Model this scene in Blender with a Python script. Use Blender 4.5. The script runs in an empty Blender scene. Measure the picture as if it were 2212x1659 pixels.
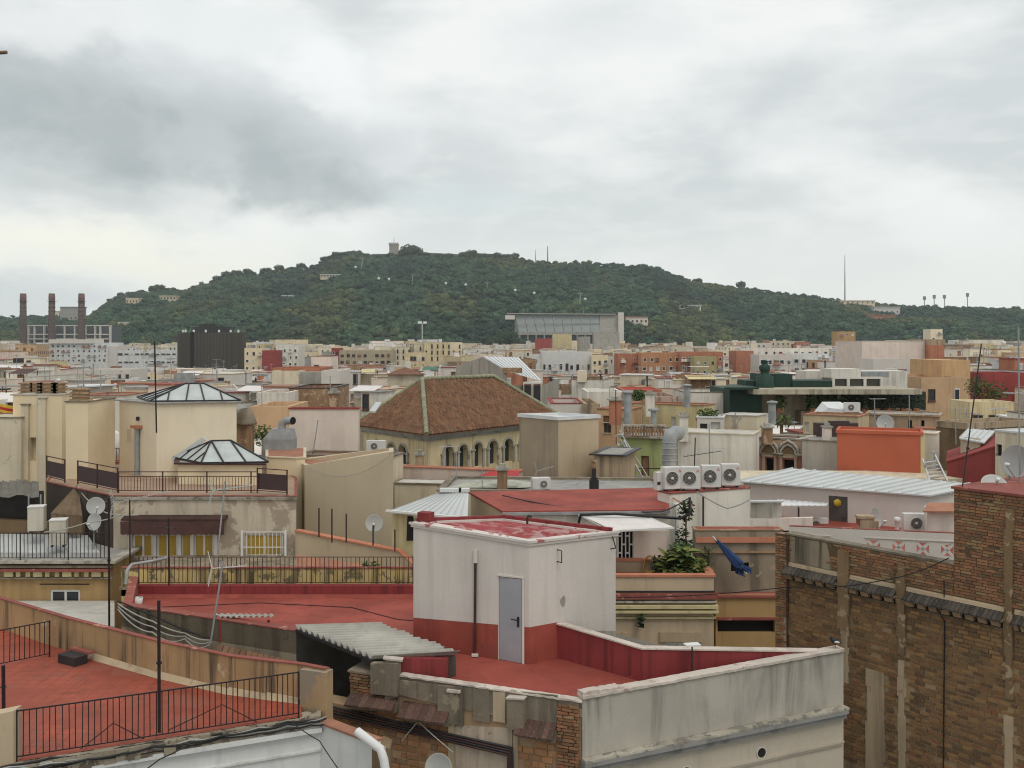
import bpy,math,random
from math import sin,cos,pi,radians
from mathutils import Vector,Matrix
random.seed(7)
C = bpy.context.scene.collection
SC = bpy.context.scene
EYE = 28.0            # height of the viewpoint above the street
FL,HY,CX = 2150.0,740.0,1106.0

# ------------------------------------------------------------------ camera, sky, sun, exposure
cam = bpy.data.cameras.new('camera')
cam.sensor_width = 36.0
cam.lens = 36.0 * FL / 2212.0
cam.shift_y = -89.5 / 2212.0
cam.clip_start = 0.2
cam.clip_end = 20000
cam_o = bpy.data.objects.new('camera',cam)
C.objects.link(cam_o)
cam_o.location = (0,0,EYE)
cam_o.rotation_euler = (radians(90),0,0)
SC.camera = cam_o

SC.view_settings.view_transform = 'Standard'
SC.view_settings.look = 'None'
SC.view_settings.exposure = 0.28
SC.view_settings.gamma = 1.0
SC.view_settings.use_curve_mapping = False

SUN_EL,SUN_AZ = 58.0,150.0      # azimuth measured clockwise from the view direction: behind the viewer, to the right


class NT:
 """small expression builder for shader nodes"""
 def __init__(s,tree):
  s.t = tree
  s.n = tree.nodes
  s.l = tree.links

 def new(s,typ,**kw):
  n = s.n.new(typ)
  for k,v in kw.items():
   setattr(n,k,v)
  return n

 def put(s,sock,v):
  if hasattr(v,'links') or isinstance(v,bpy.types.NodeSocket):
   s.l.new(v,sock)
  elif isinstance(v,(tuple,list)) and len(v) == 3 and sock.type == 'RGBA':
   sock.default_value = (v[0],v[1],v[2],1)
  else:
   sock.default_value = v

 def m(s,op,a,b=0.0,c=0.0,clamp=False):
  n = s.new('ShaderNodeMath',operation=op,use_clamp=clamp)
  s.put(n.inputs[0],a)
  s.put(n.inputs[1],b)
  s.put(n.inputs[2],c)
  return n.outputs[0]

 def noise(s,vec,scale,detail=4.0,rough=0.55,dist=0.0,col=False):
  n = s.new('ShaderNodeTexNoise')
  s.put(n.inputs['Vector'],vec)
  n.inputs['Scale'].default_value = scale
  n.inputs['Detail'].default_value = detail
  n.inputs['Roughness'].default_value = rough
  n.inputs['Distortion'].default_value = dist
  return n.outputs['Color'] if col else n.outputs['Fac']

 def step(s,v,lo,hi):
  n = s.new('ShaderNodeMapRange',interpolation_type='SMOOTHSTEP')
  s.put(n.inputs[0],v)
  n.inputs[1].default_value = lo
  n.inputs[2].default_value = hi
  return n.outputs[0]

 def mix(s,f,a,b,typ='MIX'):
  n = s.new('ShaderNodeMix',data_type='RGBA',blend_type=typ)
  s.put(n.inputs[0],f)
  s.put(n.inputs[6],a)
  s.put(n.inputs[7],b)
  return n.outputs[2]

 def scale(s,vec,sc,off=None):
  n = s.new('ShaderNodeMapping')
  s.put(n.inputs[0],vec)
  n.inputs[3].default_value = sc
  if off is not None:
   s.put(n.inputs[1],off)
  return n.outputs[0]


def make_world():
 w = bpy.data.worlds.new('World')
 SC.world = w
 w.use_nodes = True
 w.node_tree.nodes.clear()
 g = NT(w.node_tree)
 d = g.new('ShaderNodeTexCoord').outputs['Generated']
 sx = g.new('ShaderNodeSeparateXYZ')
 g.l.new(d,sx.inputs[0])
 x,y,z = sx.outputs
 az = g.m('ARCTAN2',x,y)
 el = g.m('ARCSINE',z)
 flat = g.scale(d,(1,1,2.3))
 n_big = g.noise(flat,2.6,7,0.52,0.2)
 n_mid = g.noise(flat,6.0,8,0.55,0.15)
 n_b = g.noise(g.scale(d,(1,1,2.0),(3.1,1.7,0.4)),4.6,9,0.6,0.2)
 n_c = g.noise(g.scale(d,(1,1,1.3),(7.1,2.2,5.4)),9.5,9,0.58,0.1)
 n_f = g.noise(g.scale(d,(1,1,3.2),(1.1,9.2,2.4)),13.0,6,0.55,0.3)
 u = g.m('ADD',az,g.m('MULTIPLY',g.m('SUBTRACT',n_b,0.5),0.24))
 u = g.m('ADD',u,g.m('MULTIPLY',g.m('SUBTRACT',n_c,0.5),0.05))
 v = g.m('ADD',el,g.m('MULTIPLY',g.m('SUBTRACT',n_mid,0.5),0.11))
 v = g.m('ADD',v,g.m('MULTIPLY',g.m('SUBTRACT',n_c,0.5),0.045))

 def blob(cu,cv,ru,rv,lo,hi,tilt=0.0):
  a = g.m('SUBTRACT',u,cu)
  b = g.m('SUBTRACT',v,cv)
  b = g.m('SUBTRACT',b,g.m('MULTIPLY',a,tilt))
  a = g.m('DIVIDE',a,ru)
  b = g.m('DIVIDE',b,rv)
  r = g.m('SQRT',g.m('ADD',g.m('MULTIPLY',a,a),g.m('MULTIPLY',b,b)))
  return g.m('SUBTRACT',1.0,g.step(r,lo,hi))

 col = g.mix(g.step(g.m('ADD',n_big,g.m('MULTIPLY',g.m('SUBTRACT',n_c,0.5),0.16)),0.39,0.60),(0.575,0.61,0.61),(0.80,0.815,0.80))
 col = g.mix(g.m('MULTIPLY',g.step(n_f,0.45,0.7),0.3),col,(0.87,0.88,0.86))
 # low band towards the horizon
 low = g.m('SUBTRACT',1.0,g.step(el,0.035,0.17))
 col = g.mix(g.m('MULTIPLY',low,0.75),col,(0.80,0.825,0.79))
 # grey veil upper right, faint blue-grey streak over the hill
 col = g.mix(g.m('MULTIPLY',blob(0.36,0.22,0.22,0.07,0.2,1.2),0.35),col,(0.58,0.62,0.625))
 col = g.mix(g.m('MULTIPLY',blob(0.10,0.30,0.13,0.05,0.2,1.2),0.4),col,(0.60,0.635,0.64))
 col = g.mix(g.m('MULTIPLY',blob(-0.055,0.143,0.12,0.026,0.3,1.15),0.55),col,(0.62,0.69,0.695))
 # bright billow standing above the dark bank
 col = g.mix(g.m('MULTIPLY',blob(-0.25,0.235,0.18,0.085,0.80,0.98,-0.25),0.85),col,(0.74,0.77,0.77))
 col = g.mix(g.m('MULTIPLY',blob(-0.20,0.255,0.09,0.035,0.3,1.05,-0.35),0.6),col,(0.87,0.88,0.87))
 # dark rain-cloud bank on the left
 dark = g.m('MAXIMUM',blob(-0.36,0.195,0.31,0.080,0.30,1.1,-0.08),blob(-0.215,0.158,0.15,0.05,0.35,1.05,-0.05))
 dark = g.m('MAXIMUM',dark,g.m('MULTIPLY',blob(-0.47,0.225,0.12,0.06,0.2,1.2),0.7))
 dark = g.m('MAXIMUM',dark,g.m('MULTIPLY',blob(-0.40,0.15,0.20,0.05,0.2,1.2),0.6))
 dark = g.m('MULTIPLY',dark,g.m('ADD',0.76,g.m('MULTIPLY',g.step(n_c,0.38,0.62),0.30),clamp=True))
 col = g.mix(g.m('MULTIPLY',dark,g.m('ADD',0.58,g.m('MULTIPLY',n_mid,0.5),clamp=True)),col,(0.33,0.37,0.375))
 col = g.mix(g.m('MULTIPLY',blob(-0.46,0.29,0.11,0.035,0.3,1.1,0.1),0.55),col,(0.82,0.83,0.825))
 # cream light under it, grey shower at the far left horizon
 col = g.mix(g.m('MULTIPLY',blob(-0.40,0.088,0.26,0.034,0.15,1.15),0.85),col,(0.88,0.87,0.76))
 col = g.mix(g.m('MULTIPLY',blob(-0.47,0.034,0.20,0.030,0.3,1.2),0.7),col,(0.53,0.58,0.585))
 sky = g.new('ShaderNodeTexSky',sky_type='NISHITA',sun_disc=False)
 sky.sun_elevation = radians(SUN_EL)
 sky.sun_rotation = radians(SUN_AZ)
 dim = g.mix(1.0,sky.outputs[0],(0.08,0.08,0.08),'MULTIPLY')
 col = g.mix(0.94,dim,col)
 bg = g.new('ShaderNodeBackground')
 g.l.new(col,bg.inputs[0])
 bg.inputs[1].default_value = 1.0
 out = g.new('ShaderNodeOutputWorld')
 g.l.new(bg.outputs[0],out.inputs[0])


make_world()
sl = bpy.data.lights.new('sun','SUN')
sl.energy = 0.95
sl.angle = radians(25)
sl.color = (1.0,0.94,0.84)
sun_o = bpy.data.objects.new('sun',sl)
C.objects.link(sun_o)
_e,_a = radians(SUN_EL),radians(SUN_AZ)
sun_dir = Vector((cos(_e) * sin(_a),cos(_e) * cos(_a),sin(_e)))
sun_o.rotation_euler = sun_dir.to_track_quat('Z','Y').to_euler()
sun_o.location = (0,0,300)
SC.cycles.volume_bounces = 0
SC.cycles.max_bounces = 6
SC.cycles.diffuse_bounces = 3
SC.cycles.use_denoising = True
SC.render.filter_size = 1.1
SC.cycles.filter_width = 1.1


# ------------------------------------------------------------------ survey helpers: bearings and heights of the place
def F(px,d):
 """ground point at bearing px and distance d"""
 return ((px - CX) / FL * d,d)


def Zp(py,d):
 return EYE - (py - HY) * d / FL


def P(px,py,d):
 x,y = F(px,d)
 return Vector((x,y,Zp(py,d)))


def G(px,py,z):
 d = (EYE - z) * FL / (py - HY)
 x,y = F(px,d)
 return Vector((x,y,z))


def tpx(p0,p1,px):
 k = (px - CX) / FL
 dx,dy = p1[0] - p0[0],p1[1] - p0[1]
 return (k * p0[1] - p0[0]) / (dx - k * dy)


def lerp(a,b,t):
 return a + (b - a) * t


# ------------------------------------------------------------------ mesh builder
class MB:
 def __init__(s):
  s.v,s.f,s.mi,s.sm = [],[],[],[]

 def face(s,pts,mi=0,smooth=False):
  b = len(s.v)
  s.v += [tuple(p) for p in pts]
  s.f.append(tuple(range(b,b + len(pts))))
  s.mi.append(mi)
  s.sm.append(smooth)

 def add(s,verts,faces,mi=0,smooth=False):
  b = len(s.v)
  s.v += [tuple(p) for p in verts]
  for f in faces:
   s.f.append(tuple(i + b for i in f))
   s.mi.append(mi)
   s.sm.append(smooth)

 def hexa(s,b4,t4,mi=0):
  """box from 4 bottom and 4 top points (counter-clockwise from above)"""
  s.add(list(b4) + list(t4),[(3,2,1,0),(4,5,6,7),(0,1,5,4),(1,2,6,5),(2,3,7,6),(3,0,4,7)],mi)

 def box(s,cx,cy,z0,sx,sy,sz,rot=0.0,mi=0):
  c_,s_ = cos(rot),sin(rot)
  q = [(-sx / 2,-sy / 2),(sx / 2,-sy / 2),(sx / 2,sy / 2),(-sx / 2,sy / 2)]
  q = [(cx + a * c_ - b * s_,cy + a * s_ + b * c_) for a,b in q]
  s.hexa([(a,b,z0) for a,b in q],[(a,b,z0 + sz) for a,b in q],mi)

 def prism(s,poly,z0,z1,mi=0,cap=True):
  n = len(poly)
  z0 = z0 if isinstance(z0,(list,tuple)) else [z0] * n
  z1 = z1 if isinstance(z1,(list,tuple)) else [z1] * n
  vs = [(p[0],p[1],z) for p,z in zip(poly,z0)] + [(p[0],p[1],z) for p,z in zip(poly,z1)]
  fs = [(i,(i + 1) % n,n + (i + 1) % n,n + i) for i in range(n)]
  if cap:
   fs += [tuple(range(n,2 * n)),tuple(range(n - 1,-1,-1))]
  s.add(vs,fs,mi)

 def bar(s,a,b,w,h=None,mi=0,up=None):
  """rectangular bar from a to b"""
  a,b = Vector(a),Vector(b)
  h = w if h is None else h
  d = (b - a).normalized()
  up = Vector(up) if up is not None else (Vector((0,0,1)) if abs(d.z) < 0.95 else Vector((0,1,0)))
  r = d.cross(up).normalized()
  q = r.cross(d).normalized()
  o = [r * (-w / 2) - q * (h / 2),r * (w / 2) - q * (h / 2),r * (w / 2) + q * (h / 2),r * (-w / 2) + q * (h / 2)]
  s.add([a + k for k in o] + [b + k for k in o],[(0,1,2,3),(7,6,5,4),(1,0,4,5),(2,1,5,6),(3,2,6,7),(0,3,7,4)],mi)

 def tube(s,pts,r,n=8,mi=0,cap=True,smooth=True):
  pts = [Vector(p) for p in pts]
  k = len(pts)
  rr = r if isinstance(r,(list,tuple)) else [r] * k
  ring = []
  ref = None
  for i,p in enumerate(pts):
   d = (pts[min(i + 1,k - 1)] - pts[max(i - 1,0)]).normalized()
   if ref is None:
    ref = Vector((0,0,1)) if abs(d.z) < 0.9 else Vector((1,0,0))
   a = d.cross(ref).normalized()
   b = a.cross(d).normalized()
   ref = b
   ring.append([p + (a * cos(2 * pi * j / n) + b * sin(2 * pi * j / n)) * rr[i] for j in range(n)])
  vs = [q for rg in ring for q in rg]
  fs = []
  for i in range(k - 1):
   for j in range(n):
    fs.append((i * n + j,i * n + (j + 1) % n,(i + 1) * n + (j + 1) % n,(i + 1) * n + j))
  s.add(vs,fs,mi,smooth)
  if cap:
   s.face(ring[0],mi)
   s.face(list(reversed(ring[-1])),mi)

 def lathe(s,c,prof,n=16,mi=0,axis=(0,0,1),smooth=True):
  """prof: list of (radius, height along axis)"""
  ax = Vector(axis).normalized()
  ref = Vector((1,0,0)) if abs(ax.x) < 0.9 else Vector((0,1,0))
  a = ax.cross(ref).normalized()
  b = ax.cross(a)
  c = Vector(c)
  vs = []
  for r,h in prof:
   vs += [c + ax * h + (a * cos(2 * pi * j / n) + b * sin(2 * pi * j / n)) * r for j in range(n)]
  fs = []
  for i in range(len(prof) - 1):
   for j in range(n):
    fs.append((i * n + j,i * n + (j + 1) % n,(i + 1) * n + (j + 1) % n,(i + 1) * n + j))
  s.add(vs,fs,mi,smooth)

 def wall(s,p0,p1,z0,z1,holes=(),depth=0.14,mi=0,zt1=None):
  """vertical wall with its outer face on the right of p0->p1 and rectangular recesses (u0,u1,za,zb)"""
  dx,dy = p1[0] - p0[0],p1[1] - p0[1]
  L = math.hypot(dx,dy)
  ux,uy = dx / L,dy / L
  nx,ny = uy,-ux
  pt = lambda u,z,o=0.0: (p0[0] + ux * u + nx * o,p0[1] + uy * u + ny * o,z)
  zt = lambda u: z1 if zt1 is None else lerp(z1,zt1,u / L)
  us = sorted({0.0,L} | {h[0] for h in holes} | {h[1] for h in holes})
  zs = sorted({z0} | {h[2] for h in holes} | {h[3] for h in holes})
  for a,b in zip(us,us[1:]):
   for i,za in enumerate(zs):
    zb = zs[i + 1] if i + 1 < len(zs) else None
    mu = (a + b) / 2
    mz = (za + zb) / 2 if zb is not None else None
    if mz is not None and any(h[0] < mu < h[1] and h[2] < mz < h[3] for h in holes):
     continue
    s.face([pt(a,za),pt(b,za),pt(b,zb if zb is not None else zt(b)),pt(a,zb if zb is not None else zt(a))],mi)
  for u0,u1,za,zb in holes:
   s.face([pt(u0,za),pt(u0,zb),pt(u0,zb,-depth),pt(u0,za,-depth)],mi)
   s.face([pt(u1,za),pt(u1,za,-depth),pt(u1,zb,-depth),pt(u1,zb)],mi)
   s.face([pt(u0,zb),pt(u1,zb),pt(u1,zb,-depth),pt(u0,zb,-depth)],mi)
   s.face([pt(u0,za),pt(u0,za,-depth),pt(u1,za,-depth),pt(u1,za)],mi)

 def build(s,name,mats,parent=None,label=None,kind=None):
  me = bpy.data.meshes.new(name)
  o = bpy.data.objects.new(name,me)
  off = Vector((0,0,0))
  if parent is not None:
   off = wloc(parent)
   o.parent = parent
  me.from_pydata([(p[0] - off.x,p[1] - off.y,p[2] - off.z) for p in s.v],[],s.f)
  for m in (mats if isinstance(mats,(list,tuple)) else [mats]):
   me.materials.append(m)
  me.polygons.foreach_set('material_index',s.mi)
  me.polygons.foreach_set('use_smooth',s.sm)
  me.update()
  C.objects.link(o)
  if label:
   o['label'] = label
  if kind:
   o['kind'] = kind
  return o


def wloc(o):
 v = Vector(o.location)
 while o.parent is not None:
  o = o.parent
  v = v + Vector(o.location)
 return v


def thing(name,label,cat,loc=(0,0,0),group=None):
 o = bpy.data.objects.new(name,None)
 C.objects.link(o)
 o.location = loc
 o.empty_display_size = 0.3
 o['label'] = label
 o['category'] = cat
 if group:
  o['group'] = group
 return o


def tag(o,label,cat,group=None):
 o['label'] = label
 o['category'] = cat
 if group:
  o['group'] = group
 return o


def solo(mb,name,mats,label,cat,loc,group=None):
 """a thing that is one mesh"""
 e = mb.build(name,mats)
 off = Vector(loc)
 e.data.transform(Matrix.Translation(-off))
 e.location = off
 return tag(e,label,cat,group)


def copy_thing(root,loc,label=None,rotz=None,scale=None,group=None):
 r = root.copy()
 C.objects.link(r)
 r.location = loc
 if rotz is not None:
  r.rotation_euler = (0,0,rotz)
 if scale is not None:
  r.scale = (scale,) * 3 if not isinstance(scale,tuple) else scale
 if label:
  r['label'] = label
 if group:
  r['group'] = group
 for ch in list(root.children):
  c = ch.copy()
  C.objects.link(c)
  c.parent = r
  for g_ in list(ch.children):
   d = g_.copy()
   C.objects.link(d)
   d.parent = c
 return r


# ------------------------------------------------------------------ materials
_mats = {}


def bsdf(name):
 m = bpy.data.materials.new(name)
 m.use_nodes = True
 g = NT(m.node_tree)
 b = m.node_tree.nodes['Principled BSDF']
 return m,g,b


def plain(name,col,rough=0.6,metal=0.0,var=0.12,spec=0.4,nscale=2.0):
 """simple surface with slight grime variation"""
 if name in _mats:
  return _mats[name]
 m,g,b = bsdf(name)
 tc = g.new('ShaderNodeTexCoord').outputs['Object']
 n = g.noise(tc,nscale,4)
 c = g.mix(g.step(n,0.3,0.7),tuple(k * (1 - var) for k in col),tuple(min(1,k * (1 + var)) for k in col))
 g.put(b.inputs['Base Color'],c)
 b.inputs['Roughness'].default_value = rough
 b.inputs['Metallic'].default_value = metal
 b.inputs['Specular IOR Level'].default_value = spec
 _mats[name] = m
 return m


def stucco(name,col,streak=0.3,streak_col=None,patch=0.0,patch_col=(0.3,0.27,0.23),var=0.10,rough=0.9,bump=0.25,patch_scale=1.2,streak_scale=2.2,fine=0.06,speck=0.0,grid=0.0):
 """painted or rendered wall: mottling, run-down dirt streaks, peeled patches"""
 if name in _mats:
  return _mats[name]
 m,g,b = bsdf(name)
 tc = g.new('ShaderNodeTexCoord').outputs['Object']
 oi = g.new('ShaderNodeObjectInfo').outputs['Random']
 off = g.new('ShaderNodeCombineXYZ')
 o2 = g.m('MULTIPLY',oi,91.0)
 for i in range(3):
  g.l.new(o2,off.inputs[i])
 v = g.scale(tc,(1,1,1),off.outputs[0])
 n1 = g.noise(v,0.55,6,0.6)
 lo = tuple(k * (1 - var) for k in col)
 hi = tuple(min(0.9,k * (1 + var * 0.7)) for k in col)
 c = g.mix(g.step(n1,0.3,0.7),lo,hi)
 nf = g.noise(v,14.0,5,0.65)
 c = g.mix(g.m('MULTIPLY',g.step(nf,0.35,0.75),fine * 2),c,tuple(k * 0.6 for k in col))
 if streak > 0:
  sc = streak_col or tuple(k * 0.42 for k in col)
  vs = g.scale(tc,(streak_scale,streak_scale,0.16),off.outputs[0])
  ns = g.noise(vs,1.0,6,0.62,0.4)
  nb = g.noise(v,0.35,3)
  k = g.m('MULTIPLY',g.step(ns,0.47,0.66),g.step(nb,0.28,0.52))
  c = g.mix(g.m('MULTIPLY',k,min(1.0,streak * 1.6)),c,sc)
 if patch > 0:
  npz = g.noise(v,patch_scale,7,0.62,0.35)
  e = 0.70 - 0.32 * patch
  c = g.mix(g.step(npz,e,e + 0.035),c,patch_col)
 if speck > 0:
  nk = g.noise(v,5.5,5,0.7)
  c = g.mix(g.m('MULTIPLY',g.step(nk,0.60,0.66),speck),c,tuple(k * 0.35 for k in col))
 if grid > 0:
  bt = g.new('ShaderNodeTexBrick')
  bt.offset = 0.0
  g.put(bt.inputs['Vector'],g.scale(tc,(1,1,1)))
  bt.inputs['Color1'].default_value = bt.inputs['Color2'].default_value = (1,1,1,1)
  bt.inputs['Mortar'].default_value = (0,0,0,1)
  bt.inputs['Scale'].default_value = 1.0
  bt.inputs['Mortar Size'].default_value = 0.012
  bt.inputs['Brick Width'].default_value = 0.28
  bt.inputs['Row Height'].default_value = 0.28
  c = g.mix(g.m('MULTIPLY',g.m('SUBTRACT',1.0,bt.outputs['Color']),g.m('MULTIPLY',g.step(n1,0.35,0.6),grid)),c,tuple(k * 0.45 for k in col))
 g.put(b.inputs['Base Color'],c)
 b.inputs['Roughness'].default_value = rough
 b.inputs['Specular IOR Level'].default_value = 0.25
 bp = g.new('ShaderNodeBump')
 bp.inputs['Strength'].default_value = bump
 bp.inputs['Distance'].default_value = 0.02
 g.l.new(g.noise(v,9.0,6,0.7),bp.inputs['Height'])
 g.l.new(bp.outputs[0],b.inputs['Normal'])
 _mats[name] = m
 return m


def pieces_mat(name,cols,rough=0.9,lichen=None,dirt=0.3,bump=0.6):
 """bricks / tiles: every piece takes its own shade"""
 if name in _mats:
  return _mats[name]
 m,g,b = bsdf(name)
 tc = g.new('ShaderNodeTexCoord').outputs['Object']
 oi = g.new('ShaderNodeObjectInfo').outputs['Random']
 ri = g.new('ShaderNodeNewGeometry').outputs['Random Per Island']
 r = g.m('FRACT',g.m('ADD',g.m('MULTIPLY',oi,7.31),g.m('MULTIPLY',ri,3.77)))
 ramp = g.new('ShaderNodeValToRGB')
 ramp.color_ramp.interpolation = 'CONSTANT'
 el = ramp.color_ramp.elements
 n = len(cols)
 while len(el) < n:
  el.new(0.5)
 for i,c_ in enumerate(cols):
  el[i].position = i / n
  el[i].color = (*c_,1)
 g.l.new(r,ramp.inputs[0])
 ge = g.new('ShaderNodeNewGeometry').outputs['Position']
 n1 = g.noise(ge,3.0,6,0.65)
 c = g.mix(g.m('MULTIPLY',g.step(n1,0.42,0.7),dirt),ramp.outputs[0],(0.05,0.042,0.035))
 n3 = g.noise(ge,22.0,4,0.6)
 c = g.mix(g.m('MULTIPLY',g.step(n3,0.5,0.75),0.3),c,(0.33,0.25,0.16))
 if lichen:
  n2 = g.noise(ge,0.7,5,0.65)
  c = g.mix(g.m('MULTIPLY',g.step(n2,0.52,0.68),0.6),c,lichen)
 g.put(b.inputs['Base Color'],c)
 b.inputs['Roughness'].default_value = rough
 b.inputs['Specular IOR Level'].default_value = 0.2
 bp = g.new('ShaderNodeBump')
 bp.inputs['Strength'].default_value = bump
 bp.inputs['Distance'].default_value = 0.01
 g.l.new(g.noise(ge,18.0,5,0.7),bp.inputs['Height'])
 g.l.new(bp.outputs[0],b.inputs['Normal'])
 _mats[name] = m
 return m


def leafmat(name,a,b_,by_place=False):
 if name in _mats:
  return _mats[name]
 m,g,b = bsdf(name)
 oi = g.new('ShaderNodeObjectInfo')
 ri = g.new('ShaderNodeNewGeometry').outputs['Random Per Island']
 f = g.m('FRACT',g.m('ADD',oi.outputs['Random'],ri))
 c = g.mix(f,a,b_)
 if by_place:
  n = g.noise(g.scale(oi.outputs['Location'],(1,0.45,0.4)),0.0065,4,0.6)
  c2 = g.mix(oi.outputs['Random'],(0.056,0.070,0.024),(0.090,0.096,0.036))
  c = g.mix(g.m('MULTIPLY',g.step(n,0.51,0.58),0.8),c,c2)
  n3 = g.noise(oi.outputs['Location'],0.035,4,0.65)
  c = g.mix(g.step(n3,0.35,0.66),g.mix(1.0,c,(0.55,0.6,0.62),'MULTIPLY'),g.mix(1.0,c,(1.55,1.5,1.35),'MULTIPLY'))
  n2 = g.noise(g.scale(oi.outputs['Location'],(1,0.6,0.4),(300,40,9)),0.011,3,0.6)
  c = g.mix(g.m('MULTIPLY',g.step(n2,0.52,0.62),0.75),c,(0.014,0.034,0.024))
 g.put(b.inputs['Base Color'],c)
 b.inputs['Roughness'].default_value = 0.75
 b.inputs['Specular IOR Level'].default_value = 0.2
 _mats[name] = m
 return m


def glassmat(name,col=(0.03,0.035,0.04),rough=0.12):
 if name in _mats:
  return _mats[name]
 m,g,b = bsdf(name)
 tc = g.new('ShaderNodeTexCoord').outputs['Object']
 g.put(b.inputs['Base Color'],g.mix(g.noise(tc,1.5,3),tuple(k * 0.6 for k in col),tuple(k * 1.4 for k in col)))
 b.inputs['Roughness'].default_value = rough
 b.inputs['Specular IOR Level'].default_value = 0.5
 _mats[name] = m
 return m


RED = stucco('red_roof_paint',(0.31,0.070,0.050),0.35,(0.17,0.040,0.032),0.38,(0.245,0.060,0.045),0.24,0.75,0.15,0.7,fine=0.1,speck=0.25)
RED_ORANGE = stucco('orange_red_roof_paint',(0.315,0.074,0.044),0.4,(0.19,0.05,0.032),0.42,(0.255,0.078,0.052),0.24,0.7,0.15,0.9,fine=0.1,grid=0.55)
DARK_RED = stucco('dark_red_parapet_paint',(0.25,0.042,0.042),0.7,(0.14,0.028,0.028),0.12,(0.36,0.075,0.06),0.15,0.8,0.2,0.8,5.0)
RED_CAP = stucco('red_coping',(0.27,0.082,0.064),0.3,(0.15,0.05,0.04),0.3,(0.42,0.2,0.15),0.2,0.8,0.3,3.0)
ORANGE_CAP = stucco('orange_coping',(0.50,0.20,0.12),0.2,None,0.2,(0.42,0.25,0.18),0.15)
WHITE = stucco('white_wall',(0.60,0.555,0.505),0.07,(0.40,0.36,0.32),0.0,var=0.05,fine=0.03,bump=0.12)
WHITE_D = stucco('stained_white_wall',(0.70,0.66,0.58),0.22,(0.24,0.20,0.16),0.08,(0.42,0.38,0.32),0.1)
WHITE_COOL = stucco('cool_white_wall',(0.64,0.64,0.62),0.25,(0.28,0.27,0.26),0.1,(0.4,0.37,0.33),0.08)
WHITE_PEEL = stucco('white_peeling_edge',(0.62,0.57,0.53),0.2,None,0.42,(0.38,0.14,0.13),0.1,0.85,0.3,2.2)
ROOF_PEEL = stucco('red_roof_faded_white',(0.30,0.052,0.055),0.5,(0.44,0.28,0.27),0.5,(0.37,0.22,0.21),0.25,0.9,0.2,1.1)
CREAM = stucco('cream_wall',(0.72,0.60,0.41),0.05,(0.36,0.29,0.19),0.0,var=0.06,fine=0.03)
CREAM_P = stucco('pale_cream_wall',(0.74,0.64,0.48),0.05,(0.36,0.29,0.21),0.0,var=0.05,fine=0.03)
CREAM_D = stucco('stained_cream_wall',(0.62,0.54,0.40),0.22,(0.22,0.18,0.13),0.22,(0.37,0.33,0.27),0.12)
BEIGE_PEEL = stucco('beige_render_peeling',(0.54,0.465,0.36),0.3,(0.26,0.22,0.17),0.58,(0.34,0.275,0.21),0.1,patch_scale=0.8)
TAN = stucco('tan_render',(0.40,0.30,0.20),0.5,(0.13,0.105,0.08),0.3,(0.33,0.24,0.16),0.16)
TAN_STAIN = stucco('tan_render_black_runs',(0.40,0.262,0.135),1.0,(0.075,0.06,0.045),0.18,(0.44,0.36,0.24),0.18,streak_scale=3.2)
TAN_PLAIN = stucco('plain_tan_render',(0.49,0.385,0.265),0.25,(0.28,0.215,0.15),0.1,(0.42,0.36,0.27),0.08)
GREY_REND = stucco('old_grey_render',(0.23,0.19,0.14),0.5,(0.10,0.085,0.065),0.3,(0.285,0.235,0.17),0.25,bump=0.8,patch_scale=1.6)
GREY_FACADE = stucco('grey_facade_render',(0.42,0.388,0.33),0.5,(0.135,0.128,0.115),0.0,var=0.1,streak_scale=1.1)
FACADE = stucco('beige_facade_render',(0.46,0.405,0.325),0.2,(0.28,0.25,0.21),0.0,var=0.05)
YELLOW_STAIN = stucco('yellow_wall_black_mould',(0.58,0.44,0.19),1.0,(0.10,0.085,0.045),0.5,(0.20,0.165,0.09),0.16,streak_scale=3.0,patch_scale=1.6)
YELLOW = stucco('yellow_wall',(0.64,0.53,0.33),0.35,(0.3,0.22,0.11),0.15,(0.5,0.43,0.3),0.1)
PALE_YELLOW = stucco('pale_yellow_wall',(0.58,0.50,0.28),0.35,(0.3,0.25,0.15),0.12,(0.5,0.44,0.32),0.1)
OCHRE = stucco('ochre_wall',(0.42,0.275,0.125),0.3,(0.22,0.14,0.07),0.1,(0.4,0.3,0.18),0.1)
PEACH = stucco('peach_wall',(0.56,0.37,0.22),0.25,(0.35,0.21,0.12),0.1,(0.52,0.38,0.25),0.1)
ORANGE = stucco('orange_wall',(0.46,0.125,0.07),0.12,(0.42,0.085,0.035),0.0,var=0.08)
TERRA = stucco('terracotta_wall',(0.42,0.175,0.105),0.3,(0.24,0.1,0.065),0.15,(0.45,0.26,0.17),0.12)
PINK = stucco('pink_wall',(0.70,0.60,0.52),0.12,(0.38,0.3,0.26),0.1,(0.5,0.42,0.37),0.08)
ROSE = stucco('rose_wall',(0.48,0.20,0.165),0.4,(0.2,0.09,0.08),0.15,(0.42,0.28,0.2),0.12)
MAROON = stucco('maroon_wall',(0.29,0.06,0.055),0.3,(0.15,0.04,0.035),0.15,(0.3,0.12,0.1),0.15)
GREEN_WALL = stucco('pale_green_wall',(0.38,0.42,0.18),0.4,(0.18,0.18,0.09),0.15,(0.4,0.38,0.24),0.12)
DARK_GREEN = stucco('dark_green_paint',(0.018,0.046,0.033),0.2,None,0.1,(0.02,0.08,0.055),0.15,0.6)
BROWN_WALL = stucco('brown_wall',(0.20,0.135,0.075),0.5,(0.08,0.06,0.04),0.2,(0.28,0.2,0.12),0.18)
BRICK_RENDER = stucco('eroded_brick_face',(0.29,0.18,0.105),0.4,(0.14,0.09,0.06),0.45,(0.43,0.3,0.2),0.18,bump=0.6,patch_scale=2.4)
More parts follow.
